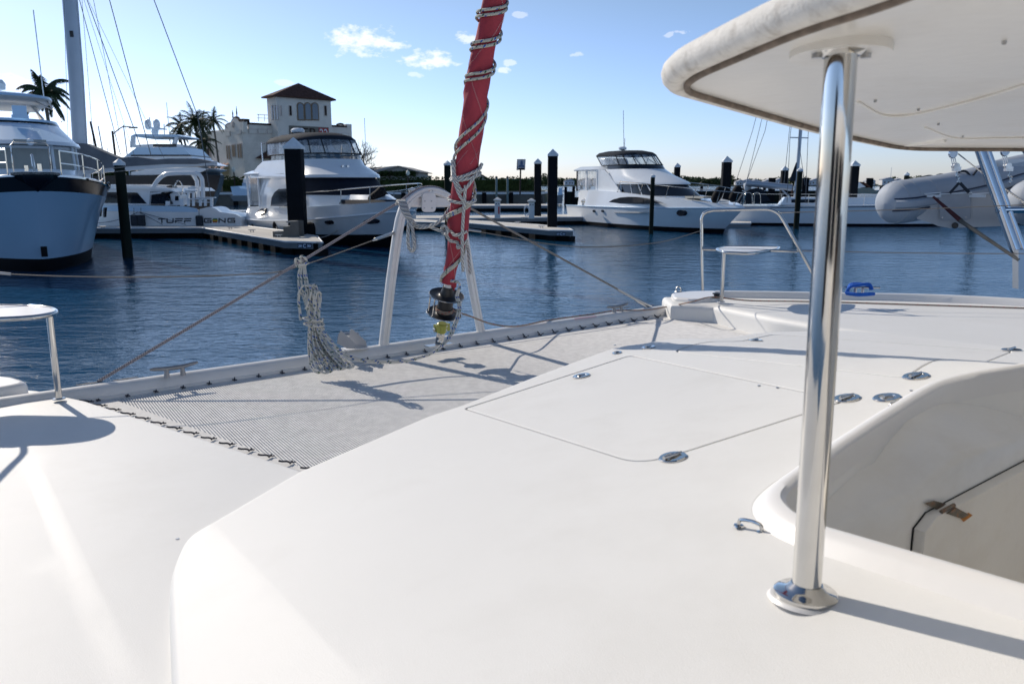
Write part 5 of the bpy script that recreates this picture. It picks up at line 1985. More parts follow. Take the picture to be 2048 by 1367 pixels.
# ------------------------------------------------------------------ sailing catamaran with name on its side
def sail_cat():
    c = Craft('sailing_catamaran', 'white sailing catamaran with its name lettered in black on the hull', 'catamaran', (-14.3, 44.4), (-1, -.02))
    L = 17
    for s in (1, -1):
        v0 = 3.0 * s
        kb = ring(-.6, 6, L - .4, .85, -.4, v0=v0, q=.9)
        a0 = ring(-.6, 6, L, .95, .22, v0=v0, q=.9)
        a1 = ring(.2, 6, L + .1, 1.0, 1.02, dz=.35, v0=v0, q=.85)
        c.shell('hull', M_WHITE, [kb, a0, a1])
        c.shell('boot_topping', M_BOOT, [grow(kb, .01), grow(ring(-.6, 6, L - .02, .95, .12, v0=v0, q=.9), .012)], caps=(False, False))
    NV = 4.02
    c.slab('topside_panel', M_WHITE, [(120, 422), (394, 424), (400, 418), (416, 414), (428, 416), (440, 424), (470, 428), (481, 434), (483, 447), (486, 453), (120, 455)], NV, NV - 1.8)
    c.slab('bulwark_screen', M_BLUEWHITE, [(120, 410), (300, 411), (372, 413), (392, 417), (398, 424), (120, 421)], NV - .05, NV - .15)
    c.slab('cabin_side', M_WHITE, [(120, 376), (205, 372), (290, 375), (330, 377), (338, 384), (300, 383), (298, 410), (120, 411)], 2.8, -2.8)
    c.slab('cabin_window', M_GLASS, [(150, 383), (274, 385), (293, 407), (150, 405)], 2.83, 2.7)
    c.slab('cabin_roof', M_WHITE, [(120, 371), (205, 369), (292, 372), (340, 377), (350, 384), (336, 381), (290, 378), (120, 377)], 3.0, -3.0)
    c.slab('aft_window', M_GLASS, [(284, 384), (330, 386), (344, 408), (300, 408)], 2.6, -2.6)
    c.tube('roof_strut', M_WHITE, [c.side(283, 390, 2.7), c.side(322, 385, 2.7)], .05)
    for dx in (0, 6):
        c.tube('cockpit_strut', M_WHITE, [c.side(318 + dx, 386, 2.5), c.side(328 + dx, 408, 2.5)], .05)
    # targa arches
    for k, v in enumerate((3.1, 2.0)):
        p = [c.side(*q_, v) for q_ in ((307, 374), (314, 362), (326, 351), (340, 347), (375, 346), (393, 347), (402, 354), (405, 366), (406, 395))]
        c.part(MB().tube(spline(p, 4), .11, 6), 'targa_arch', M_WHITE)
    c.tube('targa_arch', M_WHITE, [c.side(385, 347, 2.5), c.side(394, 362, 2.5), c.side(396, 395, 2.5)], .11)
    # helm seats, wheels, davits
    c.slab('helm_pod', M_WHITE, [(340, 388), (352, 382), (360, 392), (360, 410), (330, 412), (330, 402), (342, 400)], 2.4, 1.4)
    c.slab('helm_console', M_NAVY, [(333, 372), (344, 370), (347, 388), (338, 392)], 1.8, 1.2)
    c.slab('helm_screen', M_GLASS, [(350, 392), (357, 392), (357, 401), (350, 401)], 2.42, 2.38)
    for (x0, x1, y0, y1) in ((366, 388, 384, 386), (374, 377, 386, 412), (384, 387, 384, 412), (370, 392, 380, 383), (376, 392, 374, 378), (382, 388, 372, 376), (362, 420, 397, 399), (398, 401, 397, 412), (408, 411, 397, 412), (392, 430, 394, 396), (420, 424, 396, 413), (360, 366, 398, 412), (395, 424, 404, 405), (331, 337, 402, 410)):
        c.slab('davit_frame', M_WHITE, [(x0, y0), (x1, y0), (x1, y1), (x0, y1)], 2.9, 2.7)
    for (px, py, r_) in ((345, 404, 1), (358, 376, .9)):
        p = c.side(px, py, 2.2)
        c.part(MB().tube([(p.x + .42 * r_ * math.cos(t) * .5, p.y, p.z + .42 * r_ * math.sin(t)) for t in [2 * PI * k / 18 for k in range(18)]], .03, 5, closed=True), 'steering_wheel', M_STEEL)
    # the name: letters drawn as strokes in its own techno face
    D_ = mat('hull_lettering', (.035, .04, .05), .5)
    ltr = {'T': [[(0, 1), (1, 1)], [(.5, 1), (.5, 0)]], 'U': [[(0, 1), (0, .12), (.12, 0), (.88, 0), (1, .12), (1, 1)]], 'F': [[(0, 0), (0, .45), (.9, .45)], [(0, 1), (1, 1)]],
           'G': [[(1, 1), (.1, 1), (0, .88), (0, .12), (.1, 0), (1, 0), (1, .5), (.45, .5)]], 'N': [[(0, 0), (0, 1), (1, 0), (1, 1)]]}
    for ch, x0, x1 in (('T', 317, 330), ('U', 334, 346), ('F', 351, 365), ('F', 369, 382), ('G', 409, 422), ('N', 438, 450), ('G', 456, 469)):
        mb = MB()
        for st in ltr[ch]:
            pts = [c.side(x0 + (x1 - x0) * a, 445 - 7.5 * b - (x0 - 317) * .004, NV + .02) for a, b in st]
            for a, b in zip(pts[:-1], pts[1:]):
                d = (b - a)
                n = Vector((-d.z, 0, d.x)).normalized() * .028
                e = d.normalized() * .02
                q_ = [a - n - e, b - n + e, b + n + e, a + n - e]
                mb.prism(q_, [p + Vector((0, -.03, 0)) for p in q_])
        c.part(mb, 'hull_letter', D_)
    for (y0, y1, cc) in ((436.8, 439.6, (.02, .16, .05)), (439.6, 442.2, (.62, .45, .03)), (442.2, 445, (.50, .10, .03))):
        q_ = [c.side(x, y, NV + .02) for x, y in ((424.5, y0), (435.5, y0), (435.5, y1), (424.5, y1))]
        if y0 < 437 or y1 > 444:
            s_ = (y0 + y1) / 2
            q_ = [c.side(x, y, NV + .02) for x, y in (((426, y0), (433.5, y0), (435, y1), (424.5, y1)) if y0 < 437 else ((424.5, y0), (435, y0), (433.5, y1), (426, y1)))]
        c.part(MB().prism(q_, [p + Vector((0, -.03, 0)) for p in q_]), 'hull_letter', mat('letter_%d' % int(y0), cc, .5))
    # mast, boom with its stowed sail
    mb = MB()
    rings = []
    for py, w in ((288, .80), (150, .80), (0, .80), (-260, .78), (-700, .6)):
        cx = {288: 160, 150: 152, 0: 140, -260: 112, -700: 60}[py]
        p = c.side(cx, py, 0)
        hw = w / 2 * (1.0)
        rings.append([(p.x + hw * math.cos(t), .22 * math.sin(t) * (1 if math.cos(t) > -.2 else .9), p.z) for t in [2 * PI * k / 20 for k in range(20)]])
    mb.loft([list(r) for r in rings], closed=True, caps=(True, True))
    base = c.side(160, 288, 0)
    mb.loft([[(q_[0], q_[1], 1.2) for q_ in rings[0]], rings[0]], closed=True)
    mast = c.part(mb, 'mast', M_MAST)
    c.part(MB().box(c.side(143, 68, .24), (.16, .06, .30)), 'mast_fitting', M_BLACK, mast)
    c.slab('sail_cover', M_GREYCAN, [(151, 286), (168, 287), (185, 294), (205, 303), (235, 315), (275, 314), (310, 319), (338, 317), (393, 317), (425, 324), (390, 328), (330, 328), (250, 333), (151, 341)], .34, -.34, angle=50)
    c.slab('boom', M_MAST, [(151, 340), (250, 333), (330, 328), (395, 328), (429, 322), (429, 330), (345, 335), (255, 341), (151, 349)], .22, -.22)
    M_ = M_RIGW
    for (x0, x1, y1, v, r_) in ((159, 241, 309, .3, .02), (174, 281, 293, .5, .022), (187, 238, 262, -.5, .014), (219, 302, 311, .2, .024), (308, 396, 234, 2.8, .022), (152, 165, 218, 0, .03), (128, 136, 281, .8, .012), (164, 190, 330, 0, .012), (168, 270, 315, -.3, .010), (176, 330, 320, -.3, .010)):
        a, b = c.side(x0, 0, v), c.side(x1, y1, v)
        mtop = c.side(60, -698, 0)
        c.tube('rigging_wire', M_, [mtop, a, b], r_ * 1.0, 4)
    a, b = c.side(396, 234, 2.8), c.side(424, 410, 2.8)
    c.tube('backstay', M_, [a, b], .022, 4)
    for (px, py, lab) in ((269, 441, 'left of two flat dark fenders hanging together on the named catamaran'), (283, 441, 'right of two flat dark fenders hanging together on the named catamaran'), (399, 442, 'flat dark fender hanging between the two painted words on the hull')):
        p = c.side(px, py, NV + .14)
        w = c.o + Vector((c.h.x, c.h.y, 0)) * p.x + Vector((c.left.x, c.left.y, 0)) * p.y + Vector((0, 0, p.z))
        pr_ = [(.17 * math.cos(t) * (1 if abs(math.cos(t)) > .1 else 1), .24 * math.sin(t)) for t in []]
        body = fillet([(-.16, -.27), (.16, -.27), (.16, .27), (-.16, .27)], .08, 4)
        o = MB().prism([(w.x + a_, w.y - .08, w.z + b_) for a_, b_ in body], [(w.x + a_, w.y + .08, w.z + b_) for a_, b_ in body]).tube([w + Vector((0, 0, .26)), w + Vector((.0, 0.05, .62))], .012, 5).build('fender', M_FENDER)
        tag(o, lab, 'fender')
    p0, p1 = c.side(276, 424, NV + .05), c.side(192, 446, NV + .05)
    for a, b, s_ in (((276, 424), (192, 446), .12), ((278, 424), (325, 449), .0), ((278, 424), (372, 449), .0)):
        c.tube('mooring_line', M_RIGW, sag(c.side(*a, NV + .06), c.side(*b, NV + .4), s_), .014, 5)
    return c


SCAT = sail_cat()


# ------------------------------------------------------------------ black-hulled yacht behind it
def black_yacht():
    c = Craft('motor_yacht', 'black-hulled flybridge yacht with two white radar domes, behind the named catamaran', 'motor yacht', (-13.2, 58), (-1, -.05))
    V = 2.4
    c.slab('hull', M_NAVY, [(160, 352), (300, 350), (440, 350), (437, 368), (425, 402), (416, 425), (160, 425)], V, V - 1.0)
    c.slab('hull_flare', M_NAVY, [(405, 349), (441, 350), (434, 380), (405, 385)], V + .15, V - .6)
    c.slab('lower_house', M_WHITE, [(262, 344), (300, 338), (392, 334), (417, 338), (400, 345), (262, 352)], V - .2, -V + .2)
    c.slab('lower_windows', M_GLASS, [(262, 352), (402, 345), (410, 352), (262, 372)], V - .15, -V + .15)
    c.slab('main_house', M_WHITE, [(240, 319), (262, 311), (382, 311), (384, 317), (420, 330), (240, 335)], V - .3, -V + .3)
    c.slab('dark_line', M_NAVY, [(262, 309.5), (381, 309.5), (383, 312), (262, 312.5)], V - .26, -V + .3)
    c.slab('flybridge_coaming', M_BLUEWHITE, [(247, 315), (273, 295), (364, 294), (380, 309.5), (262, 310)], V - .35, -V + .35)
    c.slab('flybridge_screen', M_GLASS, [(306, 288), (353, 288), (354, 294), (306, 294)], V - .4, -V + .4)
    c.slab('flybridge_rail', M_WHITE, [(268, 290), (306, 288), (306, 294.5), (266, 295)], V - .4, V - .45)
    c.slab('flybridge_rail', M_WHITE, [(353, 288), (366, 290), (366, 294.5), (353, 294)], V - .4, V - .45)
    for s in (1, -1):
        c.slab('hardtop_leg', M_WHITE, [(264, 272), (269, 270), (269, 292), (262, 295)], (V - .5) * s, (V - .7) * s)
        c.slab('hardtop_leg', M_WHITE, [(350, 271), (357, 271), (350, 293), (345, 293)], (V - .5) * s, (V - .7) * s)
    c.slab('hardtop', M_BLUEWHITE, [(263, 271), (270, 268), (354, 269), (360, 272), (352, 274), (266, 273)], V - .4, -V + .4)
    for px in (296, 313):
        p = c.side(px, 247, 0)
        c.part(MB().lathe([(.10, -.42), (.20, -.30), (.23, 0), (.20, .16), (.10, .27), (.01, .29)], p, seg=16), 'radar_dome', M_WHITE)
    c.slab('instrument_mast', M_WHITE, [(300, 254), (322, 256), (330, 257), (330, 259), (313, 259), (312, 268), (304, 268), (303, 258), (298, 256)], .2, -.2)
    c.tube('antenna', M_RIGW, [c.side(299, 256, 0), c.side(299, 235, 0)], .03)
    c.tube('antenna', M_RIGW, [c.side(329, 272, 0), c.side(328, 248, 0)], .03)
    return c


black_yacht()


# ------------------------------------------------------------------ sailing boat and motor boats on the right
def sloop():
    c = Craft('sailing_boat', 'white sailing boat with dark canvas dodger behind the right-hand yacht', 'sailing boat', (14.6, 52.5), (.97, -.24))
    V = -1.75
    L = 12.5
    kb = ring(-.2, 4, L - .6, 1.3, -.4, q=.9)
    a0 = ring(-.2, 4, L - .2, 1.6, .28, q=.9)
    a1 = ring(.2, 4, L + .5, 1.8, 1.2, dz=.25, q=.85)
    c.shell('boot_topping', M_BOOT, [grow(kb, .0), grow(ring(-.2, 4, L - .3, 1.58, .15, q=.9), .0)], caps=(True, False))
    c.shell('hull', M_WHITE, [ring(-.2, 4, L - .3, 1.58, .15, q=.9), a0, a1])
    c.part(MB().loft([grow(ring(.2, 4, L + .45, 1.79, 1.08, dz=.24, q=.85), .01), grow(ring(.2, 4, L + .46, 1.79, 1.13, dz=.24, q=.85), .012)]), 'cove_stripe', M_STRIPE)
    c.shell('coachroof', M_WHITE, [ring(2.6, 4, 9.4, 1.15, 1.25, q=.7), ring(2.9, 4, 8.6, .95, 1.72, q=.7)])
    c.part(MB().loft([grow(ring(2.9, 4, 7.0, 1.10, 1.40, q=.7), .03)[1:9], grow(ring(2.9, 4, 6.6, 1.02, 1.6, q=.7), .03)[1:9]]), 'cabin_window', M_GLASS)
    dod = [(1475, 405), (1486, 388), (1500, 379), (1516, 376), (1527, 379), (1536, 394), (1541, 402), (1500, 407)]
    c.slab('dodger', M_CANVAS, dod, -1.2, 1.2, angle=50)
    c.part(MB().lathe([(.05, -.3), (.18, -.2), (.26, .1), (.26, .3), (.02, .35)], c.side(1495, 376, .4), seg=14), 'radar_dome', M_WHITE)
    m0, m1 = c.side(1590, 404, 0), c.side(1601, 262, 0)
    mt = m1 + (m1 - m0) * 3.4
    c.tube('mast', M_MAST, [m0, mt], .11, 10)
    c.tube('spreader', M_MAST, [c.side(1580, 275, 0), c.side(1617, 276, 0)], .035)
    c.part(MB().tube([c.side(1492, 366, 0), c.side(1584, 375, 0)], .20, 10), 'boom', M_MAST)
    c.tube('boom_vang', M_MAST, [c.side(1560, 376, 0), c.side(1588, 402, 0)], .05)
    c.slab('stowed_sail', M_CANVAS, [(1592, 325), (1594, 362), (1578, 362)], .08, -.08)
    for (x0, y0, x1, y1, v) in ((1616, 276, 1611, 405, -1.2), (1580, 275, 1574, 405, -1.2), (1597, 280, 1610, 370, -.5), (1530, 262, 1492, 366, 0), (1518, 262, 1484, 400, .3), (1505, 262, 1460, 400, -.5), (1580, 250, 1565, 395, .8)):
        a, b = c.side(x0, y0, v), c.side(x1, y1, v)
        c.tube('rigging_wire', M_RIGW, [mt, a, b], .016, 4)
    for k in range(8):
        u = 1.0 + k * 1.6
        c.tube('stanchion', M_STEEL, [(u, -1.72 * (1 - (max(0, u - 5) / 8.5) ** 2) ** .85, 1.25), (u, -1.72 * (1 - (max(0, u - 5) / 8.5) ** 2) ** .85, 1.95)], .018)
    c.tube('guard_rail', M_STEEL, [(u, -1.72 * (1 - (max(0, u - 5) / 8.5) ** 2) ** .85, 1.93) for u in [1 + .8 * k for k in range(14)]], .014)
    for k in range(3):
        c.tube('pushpit', M_STEEL, spline([(-.0 + .5 * k, -1.7, 1.2), (-.1 + .5 * k, -1.7, 1.9), (.3 + .5 * k, -1.7, 1.95), (.4 + .5 * k, -1.7, 1.2)], 4), .02)
    return c


sloop()


def far_sloop():
    c = Craft('motor_boat', 'white express cruiser with teal windscreen and brown canvas, left of the hanging dinghy', 'motor boat', (22.0, 56.5), (.98, -.2))
    V = -1.8
    c.slab('boot_topping', M_BOOT, [(1690, 436), (2300, 440), (2300, 450), (1690, 446)], V, 1.8)
    c.slab('hull', M_BLUEWHITE, [(1690, 404), (2310, 404), (2300, 442), (1690, 438)], V - .02, 1.8)
    c.slab('deck_moulding', M_WHITE, [(1690, 397), (1764, 398), (2310, 404), (2310, 409), (1690, 408)], V - .08, 1.8)
    c.slab('coachroof', M_WHITE, [(1704, 389), (1725, 387), (1765, 388), (1860, 393), (1860, 399), (1704, 396)], V + .3, 1.5)
    c.slab('windscreen', mat('teal_glass', (.02, .10, .12), .1, spec=.7), [(1706, 377), (1740, 375), (1762, 386), (1766, 389), (1706, 389)], V + .5, 1.3)
    c.slab('canopy', mat('brown_canvas', (.10, .035, .02), .85, var=.2), [(1706, 372), (1712, 363.5), (1728, 364), (1740, 372), (1742, 376), (1736, 374), (1722, 366), (1708, 375)], V + .6, 1.2)
    c.slab('canopy_front', M_WHITE, [(1706, 373), (1718, 364.5), (1731, 374), (1708, 377)], V + .62, V + .5)
    c.tube('bow_rail', M_STEEL, [c.side(1712, 396, V), c.side(1716, 392, V), c.side(1860, 394, V)], .02)
    return c


far_sloop()


# ------------------------------------------------------------------ dinghy hung on the neighbour's davits
def dinghy():
    c = Craft('inflatable_dinghy', 'grey rigid inflatable dinghy hanging by its transom from steel davits at the right', 'dinghy', (4.6, 8.8), (.62, .785))
    # stern faces the camera; tubes run forward and upward to the right
    cone = DP(1757, 402, 9.0)
    T1 = DP(1797, 404, 9.15)
    R = .245
    wld = []
    path = spline([DP(1797, 404, 9.1), DP(1850, 396, 9.3), DP(1930, 380, 9.7), DP(2010, 355, 10.2), DP(2110, 335, 10.8), DP(2230, 325, 11.3)], 6)
    mb = MB()
    # rounded stern end
    d = (path[1] - path[0]).normalized()
    rad_ = []
    pts = []
    for k in range(9):
        t = k / 8
        pts.append(path[0] - d * (R * 1.0) * (1 - t) + Vector((0, 0, 0)))
        rad_.append(max(.01, R * math.sqrt(max(0, 1 - (1 - t) ** 2))))
    pts += path[1:]
    rad_ += [R] * (len(path) - 1)
    o1 = c.part(MB().tube([c.e_loc(p) for p in pts] if hasattr(c, 'e_loc') else [c.loc(p) for p in pts], rad_, 28), 'buoyancy_tube', M_RIB, angle=60)
    sh_ = DP(2030, 404, 8.6) - DP(1797, 404, 9.1)
    pts2 = [p + Vector((sh_.x, sh_.y - .3, .02)) for p in pts]
    c.part(MB().tube([c.loc(p) for p in pts2], rad_, 28), 'buoyancy_tube', M_RIB, angle=60)
    # rubbing strakes and stripes round the outside of each tube
    for base in (pts, pts2):
        st_ = base[1:9] + base[9:]
        for (dz, rr_, mm, nm) in ((-.005, .045, M_RIB, 'rubbing_strake'), (.055, .009, M_STRIPE, 'pinstripe'), (-.075, .009, M_STRIPE, 'pinstripe')):
            line = []
            for i, p in enumerate(st_):
                k = i + 1
                rloc = rad_[k]
                tdir = (base[min(k + 1, len(base) - 1)] - base[k - 1]).normalized()
                side = Vector((tdir.y, -tdir.x, 0)).normalized()
                if side.dot(Vector((-1, -.9, 0))) < 0:
                    side = -side
                rz_ = math.sqrt(max(0.0, rloc ** 2 - dz ** 2))
                q_ = p + side * (rz_ + (.02 if rr_ > .02 else .003)) + Vector((0, 0, dz))
                line.append(c.loc(q_))
            c.part(MB().tube(line, rr_, 8, flat=.8), nm, mm)
    for (px, py) in ((1793, 375),):
        pass
    # panel seams: thin rings
    for i in (5, 9, 13, 20, 26):
        for base in (pts, pts2):
            a, b = base[i - 1], base[min(i + 1, len(base) - 1)]
            t = (b - a).normalized()
            u = t.orthogonal().normalized()
            v = t.cross(u)
            c.part(MB().tube([c.loc(base[i] + (u * math.cos(s) + v * math.sin(s)) * (rad_[i] + .0005)) for s in [2 * PI * k / 24 for k in range(24)]], .004, 5, closed=True), 'tube_seam', M_RIBW)
    # transom and hull bottom
    n_ = Vector((-.15, -1, 0)).normalized()
    tp0 = DP(1930, 420, 8.95)
    tl = lambda px, py, o_=0.0: c.loc(PL(px, py, tp0 + n_ * o_, n_))
    outl = [(1834, 393), (1990, 388), (2070, 388), (2070, 440), (2010, 452), (1900, 456), (1876, 452), (1862, 446), (1834, 438)]
    back = lambda p: Vector(p) + Vector((.05, .02, 0))
    a = [tl(*p) for p in outl]
    c.part(MB().prism(a, [p + Vector((.06, 0, 0)) for p in a]), 'transom', mat('dinghy_grp', (.52, .53, .55), .35, var=.03, coat=.2))
    pl = [tl(*p, .03) for p in ((1877, 388), (1941, 385), (1941, 437), (1931, 441), (1888, 441), (1880, 437))]
    c.part(MB().prism(pl, [p + Vector((.03, 0, 0)) for p in pl]), 'engine_plate', mat('engine_plate', (.40, .42, .46), .5, var=.04, dirt=(.5, .5, .52), dscale=6))
    for x0, x1 in ((1843, 1879), (1879, 1941), (1944, 1990)):
        cp_ = [tl(*p, .05) for p in ((x0, 389.5), (x1, 386.5), (x1, 384), (x0, 387))]
        c.part(MB().prism(cp_, [p + Vector((.10, 0, 0)) for p in cp_]), 'transom_cap', M_CAP)
    bot = [tl(*p) for p in ((1862, 446), (1876, 452), (1900, 456), (2010, 452), (2070, 440))]
    c.part(MB().loft([bot, [p + Vector((1.5, -.0, .10)) for p in bot], [p + Vector((3.2, 0, .35)) for p in bot]]), 'hull_bottom', mat('dinghy_bottom', (.50, .50, .50), .4, var=.05, dirt=(.35, .30, .22), dscale=4))
    c.part(MB().lathe([(.035, 0), (.028, .01), (.001, .011)], tl(1910, 451, .035), (-1, 0, 0), 14), 'drain', M_BLACK)
    for px, py in ((1880, 391), (1937, 389), (1885, 435), (1932, 434)):
        c.part(MB().lathe([(.008, 0), (.006, .006)], tl(px, py, .065), (-1, 0, 0), 8), 'bolt', M_DULL)
    for px in (1866, 1955):
        c.part(MB().box(tl(px, 392, .06), (.05, .16, .03)), 'transom_handle', M_CAP)
    # grab handles along the tube top
    for px in (1880, 1925, 1962):
        b_ = DP(px, {1880: 357, 1925: 350, 1962: 345}[px], 9.45)
        c.part(MB().tube([c.loc(q_) for q_ in spline([b_ + Vector((-.09, 0, -.03)), b_ + Vector((-.04, 0, .035)), b_ + Vector((.04, 0, .04)), b_ + Vector((.10, 0, -.02))], 5)], .013, 6), 'grab_handle', M_FENDER)
    q_ = DP(1858, 361, 9.5)
    c.part(MB().lathe([(.05, -.10), (.07, 0), (.05, .10)], c.loc(q_), (.6, -.7, 0), 10), 'rolled_line', M_FENDER)
    return c


Craft.e_loc = None
del Craft.e_loc
DG = dinghy()

dv = thing('davit_frame', 'slanting polished twin-tube davit frame with flat aluminium beam over the dinghy', 'davit')
M_BST = mat('bright_davit_tube', (.62, .66, .72), .12, 1.0, var=.03, vscale=10)
for (a, b, r_) in (((1956, 292), (2062, 590), .055), ((1972, 292), (2078, 590), .04), ((2046, 290), (2120, 400), .05), ((1994, 420), (2120, 418), .045)):
    part(MB().tube([DP(*a, 8.1), DP(*b, 8.1)], r_ * .8, 14), 'frame_tube', M_BST, dv)
part(MB().tube([DP(1940, 250, 8.1), DP(1956, 292, 8.1)], .044, 12), 'frame_tube', M_BST, dv)
part(MB().tube([DP(1940, 250, 8.1), DP(2300, 250, 8.3)], .05, 12), 'frame_tube', M_BST, dv)
part(MB().prism([DP(1972, 323, 9.2), DP(2120, 312, 9.0), DP(2120, 330, 9.0), DP(1980, 334, 9.2)], [DP(1972, 323, 9.2) + Vector((0, .06, 0)), DP(2120, 312, 9.0) + Vector((0, .06, 0)), DP(2120, 330, 9.0) + Vector((0, .06, 0)), DP(1980, 334, 9.2) + Vector((0, .06, 0))]), 'davit_beam', M_GALV, dv)
part(MB().prism([DP(2037, 500, 8.0), DP(2080, 498, 8.0), DP(2080, 580, 8.0), DP(2037, 578, 8.0)], [DP(2037, 500, 8.0) + Vector((0, .1, 0)), DP(2080, 498, 8.0) + Vector((0, .1, 0)), DP(2080, 580, 8.0) + Vector((0, .1, 0)), DP(2037, 578, 8.0) + Vector((0, .1, 0))]), 'support_plate', M_GALV, dv)
part(MB().tube([DP(2012, 425, 8.15), DP(2052, 505, 8.1)], .018, 6), 'strap', M_FENDER, dv)
for px, lab, dx in ((1912, 'chrome pulley tackle with hook above the grey dinghy, left of the slanting tubes', 0), (2016, 'darker pulley tackle above the dinghy, right of the slanting tubes', 104)):
    tk = thing('hoist_tackle', lab, 'tackle')
    t0 = 9.0
    part(MB().lathe([(.045, -.02), (.055, 0), (.045, .02)], DP(1906 + dx, 307 - (dx > 0) * 4, t0), (0, 1, .1), 16), 'upper_block', M_BST, tk)
    part(MB().tube([DP(1906 + dx, 270, t0), DP(1906 + dx, 304, t0)], .012, 6), 'upper_strop', M_DULL, tk)
    part(MB().box(DP(1913 + dx, 338, t0), (.08, .05, .05)).lathe([(.035, -.03), (.035, .03)], DP(1911 + dx, 332, t0), (0, 1, 0), 14), 'lower_block', M_DULL, tk)
    for k in range(3):
        part(MB().tube([DP(1901 + dx + 4 * k, 312, t0), DP(1906 + dx + 4 * k, 334, t0)], .006, 5), 'tackle_part', M_CAP, tk)
    part(MB().tube(spline([DP(1914 + dx, 344, t0), DP(1913 + dx, 352, t0), DP(1917 + dx, 358, t0), DP(1914 + dx, 366, t0)], 5), .010, 6), 'shackle', M_STEEL, tk)
    for j in range(5):
        cc_ = DP(1916 + dx + (j % 2) * 1.5, 352 + j * 3.2, t0)
        part(MB().tube([cc_ + Vector((.014 * math.cos(s) * (1 if j % 2 else .4), .012 * math.cos(s) * (0 if j % 2 else 1), .018 * math.sin(s))) for s in [2 * PI * k / 10 for k in range(10)]], .004, 5, closed=True), 'chain_link', M_STEEL, tk)
sl_ = thing('lifting_sling', 'dark V-shaped lifting sling over the transom of the dinghy', 'strap')
for a, b in (((1918, 366), (1900, 386)), ((1920, 366), (1938, 385))):
    pa, pb_ = DP(*a, 8.85), DP(*b, 8.85)
    part(MB().tube([pa, pb_], .017, 6, flat=.5), 'sling_leg', M_FENDER, sl_)
ds = thing('diagonal_strap', 'long strap, dark red then grey, running from the dinghy transom down to the right', 'strap')
part(MB().tube([DP(1866, 393, 8.7), DP(1921, 441, 8.6)], [.012, .026], 6, flat=.6), 'red_strap', M_STRAPR, ds)
part(MB().tube([DP(1920, 440, 8.6), DP(1926, 445, 8.58), DP(2038, 520, 8.0)], [.03, .022, .016], 6, flat=.6), 'grey_strap', M_STRAPG, ds)
hl = thing('hoist_line', 'thin white line led from the pulley tackle down to the davit tube', 'rope')
part(MB().tube([DP(1917, 308, 9.0), DP(1970, 350, 8.6), DP(2046, 403, 8.1)], .008, 6), 'line', M_R3, hl)
part(MB().tube([DP(2046, 403, 8.1), DP(2060, 412, 8.05)], .02, 6), 'line_whipping', M_R3, hl)

# ------------------------------------------------------------------ docks
def gxy(px, py, z):
    p = G(px, py, z)
    return (p.x, p.y)


def dock(name, label, pix, z, fasc=.26, drop=.14, float_in=.12):
    t = thing(name, label, 'dock')
    poly = [gxy(x, y, z) for x, y in pix]
    if area2(poly) < 0:
        poly = poly[::-1]
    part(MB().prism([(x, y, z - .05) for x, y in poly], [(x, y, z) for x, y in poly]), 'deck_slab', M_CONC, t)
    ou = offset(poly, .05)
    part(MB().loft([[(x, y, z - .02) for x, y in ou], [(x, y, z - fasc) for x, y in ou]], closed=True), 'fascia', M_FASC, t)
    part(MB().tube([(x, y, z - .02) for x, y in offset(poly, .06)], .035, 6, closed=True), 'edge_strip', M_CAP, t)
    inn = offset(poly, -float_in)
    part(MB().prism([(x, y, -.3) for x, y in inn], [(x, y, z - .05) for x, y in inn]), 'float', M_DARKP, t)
    # float ends standing proud under the fascia
    d = densify(poly, 1.3)
    for i in range(0, len(d)):
        x, y = d[i]
        if 20 < y < 56 and abs(x) < 30:
            a, b = Vector(d[i - 1]), Vector(d[(i + 1) % len(d)])
            ang = math.atan2(b.y - a.y, b.x - a.x)
            part(MB().box((x, y, z - fasc - .20), (.55, .10, .38), rz=ang), 'float_block', M_DARKP, t)
    # cleats
    return t


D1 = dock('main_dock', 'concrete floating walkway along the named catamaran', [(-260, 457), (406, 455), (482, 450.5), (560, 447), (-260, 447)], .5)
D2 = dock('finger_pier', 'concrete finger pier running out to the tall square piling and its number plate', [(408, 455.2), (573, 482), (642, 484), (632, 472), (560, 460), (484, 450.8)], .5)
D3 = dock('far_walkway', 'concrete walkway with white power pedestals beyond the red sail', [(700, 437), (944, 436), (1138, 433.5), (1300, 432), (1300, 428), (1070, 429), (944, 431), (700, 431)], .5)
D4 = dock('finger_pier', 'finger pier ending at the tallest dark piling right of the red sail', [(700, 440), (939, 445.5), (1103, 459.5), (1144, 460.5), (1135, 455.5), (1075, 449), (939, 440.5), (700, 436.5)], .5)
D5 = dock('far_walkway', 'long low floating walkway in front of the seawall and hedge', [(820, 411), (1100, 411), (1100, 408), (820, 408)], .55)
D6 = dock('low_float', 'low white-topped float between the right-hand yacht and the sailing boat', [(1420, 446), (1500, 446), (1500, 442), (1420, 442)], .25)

M_SIGNB = mat('navy_number_plate', (.01, .025, .06), .5)
M_SIGNL = mat('pale_plate_lettering', (.55, .65, .80), .5)


